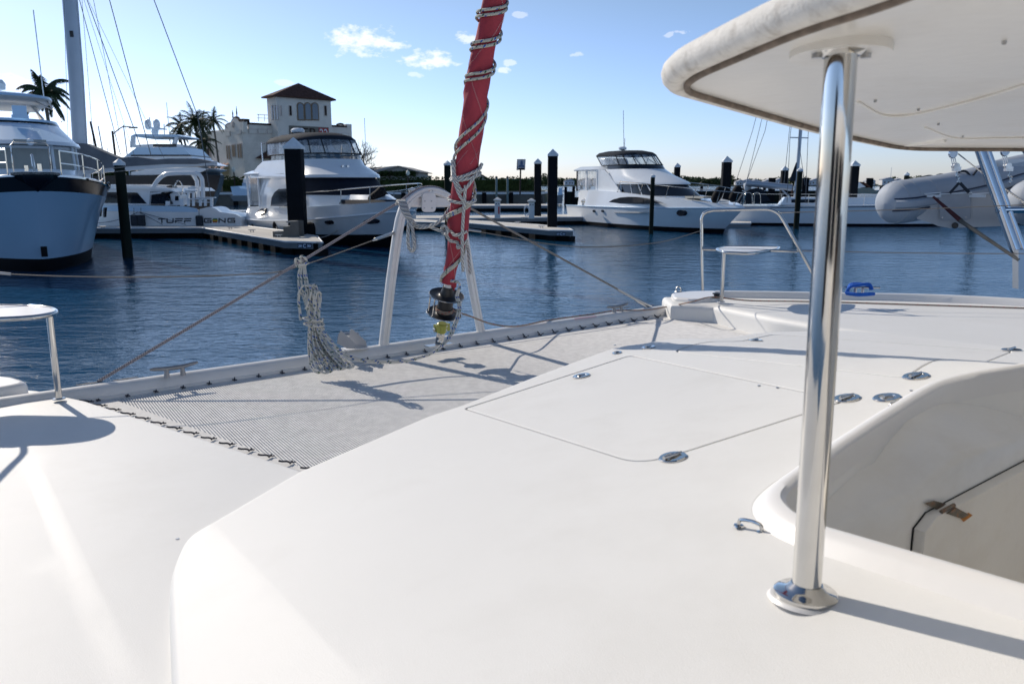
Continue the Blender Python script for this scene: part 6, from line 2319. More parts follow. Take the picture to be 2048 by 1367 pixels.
def plate_sign(px0, px1, py0, py1, a, cmid, b, label):
    p = G((px0 + px1) / 2, 486 if px0 < 700 else 461, .5)
    y = p.y - .12
    q_ = []
    for x, yy in ((px0, py0), (px1, py0), (px1, py1), (px0, py1)):
        q_.append(PL(x, yy, (0, y, 0), (0, 1, 0)))
    t = thing('number_plate', label, 'sign', tuple((q_[0] + q_[2]) / 2))
    part(MB().prism(q_, [v + Vector((0, .03, 0)) for v in q_]), 'plate', M_SIGNB, t)
    c = (q_[0] + q_[2]) / 2
    h = (q_[0] - q_[3]).length * 1.15
    w = (q_[1] - q_[0]).length
    inv = c
    h /= 1.15
    for s, dx, fw, fh in ((a, -w * .32, w * .26, h * .52), (cmid, 0, w * .22, h * .78), (b, w * .32, w * .26, h * .52)):
        text_obj(s, h, 'plate_lettering', M_SIGNL, t, basis(Vector((dx, -.012, -.01)), (1, 0, 0), (0, -1, 0)), .006, bold=.006, fit=(fw, fh))


plate_sign(595, 623, 486, 496, '28', 'C', '30', 'navy plate lettered 28 C 30 on the end of the finger pier')
plate_sign(1113, 1131, 464, 470.5, '32', 'C', '34', 'navy plate with a big C on the pier end right of the red sail')

# dock furniture
st_ = thing('dock_steps', 'grey plastic dock steps on the finger pier beside the square piling', 'steps')
sp0 = G(568, 476, .5)
sx, sy = sp0.x - .18, sp0.y + .45
for k, (h, y0, y1) in enumerate(((.22, 0, .3), (.42, .3, .6), (.62, .6, .95))):
    part(MB().box((sx + y0 * .9 - .25, sy + .5, .5 + h - .03), (.30, .75, .05)), 'tread', M_FASC, st_)
for s in (0, 1):
    yy = sy + .12 + .76 * s
    pr_ = [(sx - .42, yy, .5), (sx + .62, yy, .5), (sx + .62, yy, 1.12), (sx + .30, yy, 1.12), (sx + .28, yy, .92), (sx + .02, yy, .90), (sx, yy, .72), (sx - .25, yy, .70), (sx - .42, yy, .72)]
    part(MB().prism(pr_, [(a, b + .04, c_) for a, b, c_ in pr_]), 'step_side', mat('grey_step_plastic', (.13, .125, .115), .7, var=.1), st_)
for i, (px, py, z, lab) in enumerate(((461, 458, .5, 'small dock cleat nearest the corner of the finger pier'), (504, 464, .5, 'small dock cleat halfway along the finger pier'), (558, 474, .5, 'small dock cleat beside the dock steps'), (206, 457, .5, 'dock cleat on the walkway just left of the timber piling'), (1083, 456, .5, 'dock cleat on the pier at the foot of the tallest piling'), (1035, 447, .5, 'dock cleat on the pier near its middle'), (1047, 438, .5, 'dock cleat on the far walkway by the second pedestal'))):
    p = G(px, py, z)
    t = MB().tube([p + Vector((-.16, 0, .10)), p + Vector((0, 0, .09)), p + Vector((.16, 0, .10))], [.018, .026, .018], 6)
    for s in (-1, 1):
        t.tube([p + Vector((.06 * s, 0, 0)), p + Vector((.05 * s, 0, .09))], .022, 6)
    tag(t.build('dock_cleat', M_DULL), lab, 'cleat', 'dock cleats')
for (px, py, zt, lab, hose) in ((995, 436, 1.55, 'white power pedestal with a red stripe on the far walkway', False), (1063, 437, 1.5, 'white power pedestal with a coiled hose beside the far square piling', True), (1168, 433, 1.45, 'white pedestal top showing behind the stern of the right-hand yacht', False), (826, 437, 1.9, 'tall white pedestal with two sockets behind the bow of the centre yacht', False)):
    p = G(px, py, .5)
    t = thing('power_pedestal', lab, 'power pedestal', tuple(p), 0, 'dock power pedestals')
    h = zt - .5 + (.25 if px == 826 else 0)
    w = .34
    part(MB().box(p + Vector((0, 0, h / 2)), (w, w, h)), 'body', M_PED, t)
    part(MB().loft([[p + Vector((a * .24, b * .24, h)) for a, b in ((-1, -1), (1, -1), (1, 1), (-1, 1))], [p + Vector((a * .24, b * .24, h + .06)) for a, b in ((-1, -1), (1, -1), (1, 1), (-1, 1))], [p + Vector((a * .03, b * .03, h + .20)) for a, b in ((-1, -1), (1, -1), (1, 1), (-1, 1))]], closed=True, caps=(True, True)), 'cap', M_PED, t)
    part(MB().box(p + Vector((0, 0, h - .02)), (w + .03, w + .03, .03)), 'amber_band', mat('amber_band', (.55, .38, .05), .5), t)
    if px == 995:
        part(MB().box(p + Vector((.09, -.175, h * .45)), (.09, .02, h * .42)), 'red_stripe', mat('red_stripe', (.45, .03, .03), .5), t)
    for a in (-.07, .08):
        part(MB().box(p + Vector((a, -.175, h * .82)), (.06, .02, .06)), 'socket', M_BLACK, t)
    if hose:
        part(MB().tube([p + Vector((-.30 + .14 * math.cos(s), -.22, .38 + .30 * math.sin(s) + .01 * s)) for s in [k * .3 for k in range(60)]], .018, 5), 'hose', M_CAP, t)

# ------------------------------------------------------------------ pilings
def piling(px_t, py_t, px_b, py_b, wpx, kind, label, t=None, zb=-.6, capm=None):
    if t is None:
        pb_ = G(px_b, py_b, 0)
    else:
        pb_ = DP(px_b, py_b, t)
    n = Vector((0, 1, 0))
    top = PL(px_t, py_t, pb_, n)
    zc = pb_.y * math.cos(PITCH) - (0 - CAMZ) * math.sin(PITCH)
    w = wpx / FPX * zc
    o = thing('piling', label, 'piling', (pb_.x, pb_.y, 0), 0, 'mooring pilings')
    ch = w * .62 if kind == 'sq' else w * .55
    h = top.z - ch
    x, y = pb_.x, pb_.y
    lx = (top.x - pb_.x) * .0
    if kind == 'sq':
        sq = fillet([(-w / 2, -w / 2), (w / 2, -w / 2), (w / 2, w / 2), (-w / 2, w / 2)], w * .12, 3)
        part(MB().prism([(x + a, y + b, zb) for a, b in sq], [(x + a, y + b, h) for a, b in sq]), 'shaft', M_PILEB, o)
        cs = [(-.56, 0), (.56, 0)]
        q4 = lambda k, z: [(x + a * w * k, y + b * w * k, z) for a, b in ((-.5, -.5), (.5, -.5), (.5, .5), (-.5, .5))]
        part(MB().loft([q4(1.10, h - .05), q4(1.10, h + .04), q4(.06, top.z)], closed=True, caps=(True, True)), 'cap', M_CAP, o)
    else:
        part(MB().lathe([(w / 2 * 1.0, zb), (w / 2 * .98, 0), (w / 2 * .96, h * .5), (w / 2 * .94, h)], (x, y, 0), seg=16), 'shaft', M_PILEW, o)
        part(MB().lathe([(w / 2 * 1.12, h - .04), (w / 2 * 1.12, h + .05), (.01, top.z)], (x, y, 0), seg=16), 'cap', capm or M_CAP, o)
    return o


P1o = piling(240, 317, 256, 515, 20, 'rd', 'dark green timber piling with white cap in front of the named catamaran')
_p = P1o.location
part(MB().tube([_p + Vector((.19 * math.cos(s), .19 * math.sin(s), 2.9 + .02 * s)) for s in [k * .4 for k in range(34)]], .018, 5), 'rope_turn', M_WIRE, P1o)
piling(585, 275, 598, 492, 32, 'sq', 'big square black piling with white pyramid cap at the end of the finger pier')
piling(893, 321, 897, 478, 14, 'rd', 'timber piling partly hidden by the foot of the red sail')
piling(1077, 317, 1075, 440, 14, 'sq', 'shorter of the two square pilings standing together right of the red sail', t=52)
piling(1106, 298, 1104, 474, 19, 'sq', 'tallest square black piling, right of the red sail at the pier end')
piling(1300, 348, 1302, 468, 9, 'rd', 'thin timber piling in front of the side of the right-hand yacht')
piling(1452, 312, 1448, 436, 17, 'sq', 'thick square piling behind the bow of the right-hand yacht', t=56)
piling(1566, 332, 1564, 424, 12, 'sq', 'square piling behind the boom of the sailing boat', t=64)
piling(1596, 335, 1592, 458, 11, 'rd', 'timber piling in front of the mast of the sailing boat')
piling(1706, 321, 1700, 446, 15, 'sq', 'square piling half hidden by the steel hardtop post', t=52)
piling(1810, 344, 1806, 430, 10, 'rd', 'timber piling rising above the stern end of the dinghy', t=60)
piling(1954, 327, 1950, 420, 15, 'rd', 'piling whose white cap shows just above the dinghy tube', t=52)
piling(1353, 326, 1352, 400, 11, 'sq', 'square piling whose cap peeps out behind the flybridge of the right-hand yacht', t=60)
piling(147, 286, 152, 440, 19, 'sq', 'square black piling with white cap between the trawler and the big mast', t=42)
M_PALEP = mat('pale_green_post', (.20, .26, .26), .8, var=.1)
for px, lab in ((993, 'left of the two thin grey-green posts before the hedge'), (1015, 'right of the two thin grey-green posts before the hedge')):
    q_ = G(px, 410, 0)
    top = PL(px, 352, q_, (0, 1, 0))
    o = thing('mooring_post', lab, 'post', (q_.x, q_.y, 0), 0, 'thin mooring posts')
    part(MB().lathe([(.13, -.5), (.13, top.z - .2)], (q_.x, q_.y, 0), seg=10), 'shaft', M_PALEP, o)
    part(MB().lathe([(.15, top.z - .22), (.15, top.z - .1), (.02, top.z)], (q_.x, q_.y, 0), seg=10), 'cap', M_TRIM, o)

# ------------------------------------------------------------------ breakwater
def breakwater():
    t = thing('breakwater_wall', 'dark timber breakwater wall with post tops behind the boats on the right', 'breakwater')
    a, b = G(1131, 408, 0), G(1760, 403, 0)
    n = int((b - a).length / 1.05)
    for i in range(n + 1):
        p = a.lerp(b, i / n)
        hh = 2.15 + .1 * ((i * 7) % 5) / 5
        if i < 3 or i % 3 == 0:
            part(MB().box((p.x, p.y, hh / 2 - .2), (.34, .34, hh + .4)), 'post', M_BOOT, t)
        if i < n:
            q_ = a.lerp(b, (i + .5) / n)
            top = 1.55 if i != 1 else .85
            part(MB().box((q_.x, q_.y + .15, top / 2 - .2), (1.02, .12, top + .4)), 'panel', M_PILEW, t)
        if i > 3:
            part(MB().box((p.x, p.y - .05, 1.58), (1.0, .25, .08)), 'walkway_board', M_MAST, t)
        if i in (26, 31, 36, 41, 47):
            part(MB().box((p.x, p.y - .25, 1.2), (.22, .1, 2.2)), 'rusty_guide', mat('rusty_guide', (.22, .09, .05), .8, var=.2), t)
        if i in (28, 33, 38, 43, 50):
            part(MB().box((p.x, p.y - .1, 1.7), (.9, .3, 3.2)), 'fender_pile', M_BOOT, t)


breakwater()

# ------------------------------------------------------------------ quay with seawall, hedge, low buildings
QZ = 1.35
qa = G(1075, 409.5, 0)
quay = MB()
pts = [(qa.x, qa.y), (qa.x + 6, qa.y + 60), (qa.x - 30, 300), (-420, 300), (-420, qa.y - 6), (-60, qa.y - 6), (-26, qa.y - 1)]
quay.prism([(x, y, -1) for x, y in pts], [(x, y, QZ - .1) for x, y in pts])
tag(quay.build('quay_ground', M_GRASS, smooth=False), 'green-brown quay ground behind the seawall', kind='structure')
sw = thing('seawall', 'grey concrete seawall with pale cap in front of the long hedge', 'seawall')
swp = [(qa.x + 6, qa.y + 40), (qa.x, qa.y - .4), (-26, qa.y - 1.4), (-60, qa.y - 6.4), (-200, qa.y - 6.4)]
M_SWALL = mat('stained_seawall', (.13, .125, .11), .9, var=.2, vscale=.6, dirt=(.04, .04, .035), dscale=.8, damt=.7)
for i in range(len(swp) - 1):
    a, b = Vector(swp[i]), Vector(swp[i + 1])
    n = max(1, int((b - a).length / 3.2))
    ang = math.atan2(b.y - a.y, b.x - a.x)
    for k in range(n):
        m_ = a.lerp(b, (k + .5) / n)
        if m_.x < -75 or m_.y > qa.y + 5:
            continue
        L_ = (b - a).length / n
        part(MB().box((m_.x, m_.y, .55), (L_ - .06, .3, 2.2), rz=ang), 'wall_panel', M_SWALL, sw)
    part(MB().box(((a.x + b.x) / 2, (a.y + b.y) / 2, QZ + .05), ((b - a).length, .65, .26), rz=ang), 'wall_cap', M_CAP, sw)
    for k in range(n):
        m_ = a.lerp(b, k / n)
        if m_.x > -75 and m_.y < qa.y + 5:
            part(MB().box((m_.x, m_.y - .2, .5), (.5, .35, 2.0), rz=ang), 'wall_buttress', M_DARKP, sw)


def leaf_mass(mb, c, s, n, size, seed=0, shell=True):
    rnd = random.Random(seed)
    for _ in range(n):
        while True:
            p = Vector((rnd.uniform(-1, 1), rnd.uniform(-1, 1), rnd.uniform(-1, 1)))
            if p.length <= 1 and (not shell or p.length > .55):
                break
        p = Vector((c[0] + p.x * s[0], c[1] + p.y * s[1], c[2] + p.z * s[2]))
        a = Vector((rnd.uniform(-1, 1), rnd.uniform(-1, 1), rnd.uniform(-1, 1))).normalized() * size
        b = a.orthogonal().normalized() * size * .6
        mb.add([p - a, p + b, p + a, p - b], [(0, 1, 2, 3)])


def hedge(name, label, x0, x1, y, z0, z1, seed, depth=1.6):
    rnd = random.Random(seed)
    mb = MB()
    mb.box(((x0 + x1) / 2, y + depth / 2, (z0 + z1) / 2 - .1), (x1 - x0 - .3, depth * .7, z1 - z0 - .3))
    n = int((x1 - x0) * (z1 - z0) * 26)
    for _ in range(n):
        x = rnd.uniform(x0, x1)
        bulge = .10 * math.sin(x * 1.7) + .06 * math.sin(x * 4.1)
        z = rnd.uniform(z0, z1 + bulge * .5)
        yy = y + rnd.uniform(-.15, .35) + bulge * .5 if rnd.random() < .7 else y + rnd.uniform(0, depth)
        if yy > y + .4:
            z = z1 + rnd.uniform(-.2, .12) + bulge * .5
        a = Vector((rnd.uniform(-1, 1), rnd.uniform(-1, 1), rnd.uniform(-1, 1))).normalized() * .17
        b = a.orthogonal().normalized() * .12
        p = Vector((x, yy, z))
        mb.add([p - a, p + b, p + a, p - b], [(0, 1, 2, 3)])
    tag(mb.build(name, M_HEDGE, smooth=False), label, 'hedge')


xl = lambda px, Y: (px - 1024) / FPX * (Y * math.cos(PITCH) + .3)
hy = qa.y + 3.0
hedge('hedge', 'long clipped dark hedge on the seawall right of the centre yacht', xl(758, hy), xl(1072, hy), hy, QZ, 3.25, 3)
hedge('hedge', 'short clipped hedge behind the black-hulled yacht, left of the centre yacht', xl(440, hy), xl(500, hy), hy, QZ, 3.3, 5)
hedge('hedge', 'small dark shrub hedge beside the striped awning of the big building', xl(415, hy + 6), xl(436, hy + 6), hy + 6, QZ, 4.8, 6)


def zat(py, Y):
    v = (683.5 - py) / FPX
    d = Vector((0, math.cos(PITCH) + v * math.sin(PITCH), -math.sin(PITCH) + v * math.cos(PITCH)))
    return CAMZ + d.z / d.y * Y


def shed():
    Y = 104
    t = thing('low_building', 'low grey building with a pale gabled roof and a hedge along its eaves', 'building')
    X = lambda px: xl(px, Y)
    # main block
    part(MB().box(((X(754) + X(838)) / 2, Y + 6, (QZ + zat(341, Y)) / 2), (X(838) - X(754), 12, zat(341, Y) - QZ)), 'wall', M_WALLG, t)
    part(MB().box(((X(784) + X(856)) / 2, Y + 2, (QZ + zat(351, Y)) / 2), (X(856) - X(784), 6, zat(351, Y) - QZ)), 'front_wall', M_WALLG, t)
    g = [(X(758), zat(344.5, Y)), (X(800), zat(332, Y)), (X(843), zat(344, Y))]
    part(MB().prism([(x, Y - .6, z) for x, z in g], [(x, Y + 13, z) for x, z in g]), 'roof', M_WALLG, t)
    r = [(X(752), zat(343, Y)), (X(800), zat(331.6, Y)), (X(801), zat(332.4, Y)), (X(756), zat(345.3, Y))]
    part(MB().prism([(x, Y - 1.0, z) for x, z in r], [(x - 6, Y + 14, z) for x, z in r]), 'roof_slope', M_ROOFG, t)
    r = [(X(799), zat(332.4, Y)), (X(800), zat(331.6, Y)), (X(845), zat(344, Y)), (X(843), zat(345.5, Y))]
    part(MB().prism([(x, Y - 1.0, z) for x, z in r], [(x, Y + 14, z) for x, z in r]), 'roof_slope', M_ROOFG, t)
    part(MB().box((X(841), Y - 1.1, zat(361, Y)), (X(845) - X(836), .1, .25)), 'vent_grille', M_TRIM, t)
    part(MB().box((X(784), Y - 1.15, zat(358, Y)), (.12, .06, 2.0)), 'wall_joint', M_TRIM, t)
    mb = MB()
    for k in range(700):
        x = random.uniform(X(764), X(833))
        leaf_mass(mb, (x, Y - 1 + random.uniform(-.3, .3), zat(347, Y) + random.uniform(-.25, .2)), (.1, .1, .1), 1, .2, k)
    part(mb, 'roof_planting', M_HEDGE, t, smooth=False)


shed()


def shed2():
    Y = 118
    t = thing('low_building', 'low dark-roofed building mostly behind the hedge right of the red sail', 'building')
    X = lambda px: xl(px, Y)
    part(MB().box(((X(955) + X(980)) / 2, Y + 4, (QZ + zat(361, Y)) / 2), (X(980) - X(925), 8, zat(361, Y) - QZ)), 'wall', M_WALLG, t)
    g = [(X(920), zat(362, Y)), (X(961), zat(348, Y)), (X(983), zat(361, Y))]
    part(MB().prism([(x, Y - .4, z) for x, z in g], [(x, Y + 10, z) for x, z in g]), 'roof', M_TRIM, t)
    g = [(X(925), zat(362, Y)), (X(961), zat(349.5, Y)), (X(980), zat(362, Y))]
    part(MB().prism([(x, Y - .5, z) for x, z in g], [(x, Y - .41, z) for x, z in g]), 'gable', M_WALLG, t)
    part(MB().box(((X(980) + X(1060)) / 2, Y + 4, (QZ + zat(360, Y)) / 2), (X(1060) - X(980), 8, zat(360, Y) - QZ)), 'long_wall', M_WALLG, t)
    part(MB().box(((X(980) + X(1060)) / 2, Y + 4, zat(359, Y)), (X(1061) - X(979), 8.6, .22)), 'roof_edge', mat('green_roof_edge', (.05, .12, .10), .7), t)


shed2()


def lamp(px, py_top, py_base, Y, label, kind='globe'):
    x = xl(px, Y)
    zt, zb = zat(py_top, Y), QZ - .1
    t = thing('street_lamp', label, 'street lamp', (x, Y, zb))
    if kind == 'globe':
        gh = zat(py_top, Y) - zat(py_top + 11, Y)
        part(MB().lathe([(.07, 0), (.06, zt - gh - zb)], (x, Y, zb), seg=8), 'post', M_TRIM, t)
        part(MB().lathe([(gh * .18, 0), (gh * .36, gh * .3), (gh * .38, gh * .5), (gh * .22, gh * .8), (.02, gh)], (x, Y, zt - gh), seg=14), 'globe', mat('lamp_globe', (.72, .70, .60), .4), t)
    else:
        part(MB().tube([(x, Y, zb), (x - .15, Y, zt)], .10, 8), 'post', M_TRIM, t)
        e = xl(px + 34, Y)
        part(MB().tube(spline([(x - .15, Y, zt - .3), (x + .8, Y, zt + .35), (e, Y, zt + .35)], 5), .05, 6), 'arm', M_TRIM, t)
        part(MB().box((e + .2, Y, zt + .30), (.7, .3, .12)), 'lamp_head', M_TRIM, t)


lamp(817, 340, 385, 92, 'lamp post with cream globe in front of the gabled building')
lamp(471, 333, 370, 92, 'lamp post with white globe below the cream building')
lamp(241, 262, 310, 75, 'tall dark street lamp with curved arm left of the radar domes', 'arm')

sg_ = thing('sign_board', 'white square sign with a small blue emblem on a thin post above the hedge', 'sign')
Y = 92
X = lambda px: xl(px, Y)
part(MB().tube([(X(1040), Y, QZ), (X(1041), Y, zat(340, Y))], .09, 8), 'post', M_TRIM, sg_)
q_ = [(X(1033), zat(340, Y)), (X(1050), zat(340, Y)), (X(1051), zat(318.5, Y)), (X(1034), zat(318.5, Y))]
part(MB().prism([(x, Y - .12, z) for x, z in q_], [(x, Y + .12, z) for x, z in q_]), 'frame', M_TRIM, sg_)
ins = lambda a, b, c_, d: [(X(a), zat(b, Y)), (X(c_), zat(b, Y)), (X(c_), zat(d, Y)), (X(a), zat(d, Y))]
for rect, mm, nm, o_ in ((ins(1034.8, 339, 1050, 319.5), mat('sign_face', (.55, .55, .58), .6), 'face', .14), (ins(1036.5, 338.6, 1049, 336), M_TRIM, 'text_band', .16)):
    part(MB().prism([(x, Y - o_, z) for x, z in rect], [(x, Y - o_ + .03, z) for x, z in rect]), nm, mm, sg_)
em = MB()
for (cx, cy, w_, h_) in ((1043, 323, .10, .16), (1043, 327, .14, .22), (1043, 331.5, .30, .12), (1043, 333.2, .40, .08)):
    em.box((X(cx), Y - .165, zat(cy, Y)), (w_ * 2, .03, h_ * 1.4))
part(em, 'emblem', mat('sign_blue', (.12, .18, .32), .6), sg_)


# ------------------------------------------------------------------ the cream building
def building():
    T0 = Vector((-31.35, 110.0, 0))
    e1 = Vector((.75, .66, 0)).normalized()
    e2 = Vector((-.66, .75, 0)).normalized()
    t = thing('restaurant_building', 'cream mission-style building with a square tower and a sign on it', 'building', tuple(T0))
    n1 = Vector((e1.y, -e1.x, 0))      # out of the front faces
    n2 = Vector((-e2.y, e2.x, 0))
    if n2.x > 0:
        n2 = -n2

    def P(a, b, z):
        return T0 + e1 * a + e2 * b + Vector((0, 0, z))

    def blk(nm, a0, a1, b0, b1, z0, z1, m):
        mb = MB().prism([P(a0, b0, z0), P(a1, b0, z0), P(a1, b1, z0), P(a0, b1, z0)], [P(a0, b0, z1), P(a1, b0, z1), P(a1, b1, z1), P(a0, b1, z1)])
        return part(mb, nm, m, t)
    # tower
    def on1(px, py, b=0.0):            # point on a front-facing plane at depth b
        return PL(px, py, T0 + e2 * b, n1)

    def on2(px, py, a=0.0):
        return PL(px, py, T0 + e1 * a, n2)
    ez = on1(570, 194).z
    wt = (on1(663, 240) - T0).dot(e1)
    dt = (on2(536, 240) - T0).dot(e2)
    tw = blk('tower', 0, wt, 0, dt, QZ - .5, ez, M_STUCCO)
    rz_ = on1(600, 171, dt / 2).z
    o = .55
    roof = MB()
    base = [P(-o, -o, ez - .05), P(wt + o, -o, ez - .05), P(wt + o, dt + o, ez - .05), P(-o, dt + o, ez - .05)]
    ap_ = P(wt / 2, dt / 2, rz_ + .3)
    roof.add(base + [p + Vector((0, 0, .18)) for p in base] + [ap_], [(0, 1, 5, 4), (1, 2, 6, 5), (2, 3, 7, 6), (3, 0, 4, 7), (4, 5, 8), (5, 6, 8), (6, 7, 8), (7, 4, 8), (3, 2, 1, 0)])
    part(roof, 'tower_roof', M_TILE, t, smooth=False)

    def win1(px0, px1, py0, py1, b, nm='window', arch=False, frame=.12, m=M_WINB):
        a0, a1 = (on1(px0, py1, b) - T0).dot(e1), (on1(px1, py1, b) - T0).dot(e1)
        z0, z1 = on1((px0 + px1) / 2, py1, b).z, on1((px0 + px1) / 2, py0, b).z
        pts = [(a0, z0), (a1, z0)]
        if arch:
            r = (a1 - a0) / 2
            for k in range(9):
                pts.append(((a0 + a1) / 2 + r * math.cos(PI * k / 8), z1 - r + r * math.sin(PI * k / 8)))
        else:
            pts += [(a1, z1), (a0, z1)]
        ca, cz = (a0 + a1) / 2, (z0 + z1) / 2
        W = lambda s, o_: [P(ca + (a - ca) * (1 + s / max(.05, (a1 - a0) / 2)), b, cz + (z - cz) * (1 + s / max(.05, (z1 - z0) / 2))) + n1 * o_ for a, z in pts]
        f = part(MB().prism(W(frame, .02), W(frame, .09)), nm, M_WFRAME if arch else M_STUCCO2, t)
        g = MB().prism(W(0, .07), W(0, .11))
        part(g, 'pane', m, f)
        f.children[0].data.update()
        # sub-part of its window: same frame of reference as its parent's
        return f

    def win2(px0, px1, py0, py1, a, nm='window', frame=.10, m=M_WINB, arch=False):
        b0, b1 = (on2(px0, py1, a) - T0).dot(e2), (on2(px1, py1, a) - T0).dot(e2)
        z0, z1 = on2((px0 + px1) / 2, py1, a).z, on2((px0 + px1) / 2, py0, a).z
        pts = [(b0, z0), (b1, z0), (b1, z1), (b0, z1)]
        cb, cz = (b0 + b1) / 2, (z0 + z1) / 2
        W = lambda s, o_: [P(a, cb + (b - cb) * (1 + s / max(.05, abs(b1 - b0) / 2)), cz + (z - cz) * (1 + s / max(.05, (z1 - z0) / 2))) + n2 * o_ for b, z in pts]
        f = part(MB().prism(W(frame, .02), W(frame, .08)), nm, M_STUCCO2, t)
        part(MB().prism(W(0, .06), W(0, .10)), 'pane', m, f)
        return f
    for (x0, x1) in ((596.5, 607), (611, 621.5), (625, 636)):
        win1(x0, x1, 207, 239, 0, arch=True, frame=.14)
    sp = []
    for (x0, x1) in ((579, 583), (649, 653)):
        win1(x0, x1, 212, 231, 0, frame=.05, m=M_TRIM)
    for (x0, x1) in ((545, 547), (550, 552), (555, 557.5)):
        win2(x0, x1, 212, 239, 0, frame=.08)
    win2(562, 564.5, 212, 231, 0, frame=.06, m=M_STUCCO2)
    # sign on the tower
    sa0, sa1 = (on1(578, 262) - T0).dot(e1), (on1(657, 262) - T0).dot(e1)
    sz0, sz1 = on1(600, 281).z, on1(600, 252).z
    mid = (sa0 + sa1) / 2
    S_ = lambda a0, a1, z0, z1, o_: MB().prism([P(a0, 0, z0) + n1 * o_, P(a1, 0, z0) + n1 * o_, P(a1, 0, z1) + n1 * o_, P(a0, 0, z1) + n1 * o_], [P(a0, 0, z0) + n1 * (o_ + .05), P(a1, 0, z0) + n1 * (o_ + .05), P(a1, 0, z1) + n1 * (o_ + .05), P(a0, 0, z1) + n1 * (o_ + .05)])
    part(S_(sa0, sa1, sz0, sz1, .03), 'sign_panel', mat('sign_panel_grey', (.20, .185, .16), .8), t)
    ra0, ra1 = (on1(637, 262) - T0).dot(e1), (on1(656, 262) - T0).dot(e1)
    part(S_(ra0, ra1, sz0 + .35, sz1 - .12, .07), 'sign_red_square', mat('sign_red', (.42, .04, .04), .6), t)
    la0, la1 = (on1(582, 262) - T0).dot(e1), (on1(635, 262) - T0).dot(e1)
    zc = (sz0 + sz1) / 2 + .1
    inv = parent_matrix(t).inverted()
    text_obj('PIER', (sz1 - sz0) * .98, 'sign_lettering', M_TRIM, t, inv @ basis(P((la0 + la1) / 2, 0, zc) + n1 * .09, e1, n1), .02, bold=.02, fit=((la1 - la0) * .96, (sz1 - sz0) * .66))
    text_obj('22', (sz1 - sz0) * 1.0, 'sign_lettering', M_CAP, t, inv @ basis(P((ra0 + ra1) / 2, 0, zc) + n1 * .13, e1, n1), .02, bold=.01, fit=((ra1 - ra0) * .86, (sz1 - sz0) * .62))
    # block left of the tower; its front wall stands back from the tower's corner
    bo = 1.9
    Cn = on1(487, 300, bo)
    ac = (Cn - T0).dot(e1)
    pz = on1(487, 243, bo).z
    part(MB().prism([P(ac, bo, QZ - .5), P(.3, bo, QZ - .5), P(.3, bo + 11, QZ - .5), P(ac, bo + 11, QZ - .5)], [P(ac, bo, pz - .9), P(.3, bo, pz - .9), P(.3, bo + 11, pz - .9), P(ac, bo + 11, pz - .9)]), 'main_block', M_STUCCO, t)
    # parapets
    part(MB().prism([P(ac + .9, bo - .02, pz - .9), P(0, bo - .02, pz - .9), P(0, bo + .4, pz - .9), P(ac + .9, bo + .4, pz - .9)], [P(ac + .9, bo - .02, pz - .35), P(0, bo - .02, pz - .35), P(0, bo + .4, pz - .35), P(ac + .9, bo + .4, pz - .35)]), 'parapet', M_STUCCO, t)
    part(MB().prism([P(ac + .9, bo - .08, pz - .35), P(0, bo - .08, pz - .35), P(0, bo + .5, pz - .35), P(ac + .9, bo + .5, pz - .35)], [P(ac + .9, bo - .08, pz - .1), P(0, bo - .08, pz - .1), P(0, bo + .5, pz - .1), P(ac + .9, bo + .5, pz - .1)]), 'parapet_coping', M_TRIM, t)
    # curved mission gable on the left-facing wall
    gp = [(450, 262), (450, 251), (460, 247), (463, 241), (468, 236), (474, 237), (477, 243), (481, 244), (487, 243), (487, 265)]
    g1 = [on2(px, py, ac) for px, py in gp]
    part(MB().prism([p + n2 * .03 for p in g1], [p - n2 * .5 for p in g1]), 'mission_gable', M_STUCCO, t)
    gl = [on2(px, py, ac) + Vector((0, 0, .08)) for px, py in gp[1:-1]]
    part(MB().tube([p - n2 * .2 for p in gl], .16, 6), 'gable_coping', M_TRIM, t)
    oc = on2(467, 249, ac)
    part(MB().lathe([(.42, 0), (.42, .1), (.30, .12)], oc + n2 * .05, n2, 18), 'round_vent', M_STUCCO2, t)
    blkc = on1(490, 240, bo)
    part(MB().prism([P(ac + .1, bo, pz - .2), P(ac + 1.1, bo, pz - .2), P(ac + 1.1, bo + .9, pz - .2), P(ac + .1, bo + .9, pz - .2)], [P(ac + .1, bo, pz + .35), P(ac + 1.1, bo, pz + .35), P(ac + 1.1, bo + .9, pz + .35), P(ac + .1, bo + .9, pz + .35)]), 'roof_cap_block', M_TRIM, t)
    for k, px in enumerate((466, 474)):
        p = on2(px, 236, ac - .4)
        part(MB().lathe([(.12, 0), (.06, .35), (.10, .55), (.05, .8 + .4 * k), (.02, 1.0 + .5 * k)], p, seg=8), 'finial', M_TRIM, t)
    # frieze panels
    for (x0, x1) in ((498, 513), (516.5, 531), (535, 549)):
        win1(x0, x1, 259, 267, bo, nm='frieze_panel', frame=.06, m=M_STUCCO)
    for (x0, x1) in ((453, 461), (475, 483)):
        win2(x0, x1, 261 if x0 > 470 else 264, 268 if x0 > 470 else 272, ac, nm='frieze_panel', frame=.06, m=M_STUCCO)
    for (x0, x1, y0, y1) in ((455, 457, 292, 317), (459, 462, 292, 318), (466, 472, 290, 313), (477, 480, 289, 315), (482, 485, 288, 315)):
        win2(x0, x1, y0, y1, ac, frame=.12, m=M_WFRAME)
    # recessed wing beyond, with tall openings
    wb_ = (on2(450, 300, ac) - T0).dot(e2)
    az = on2(448, 262, ac).z
    wl_ = (on2(399, 300, ac + 1.2) - T0).dot(e2)
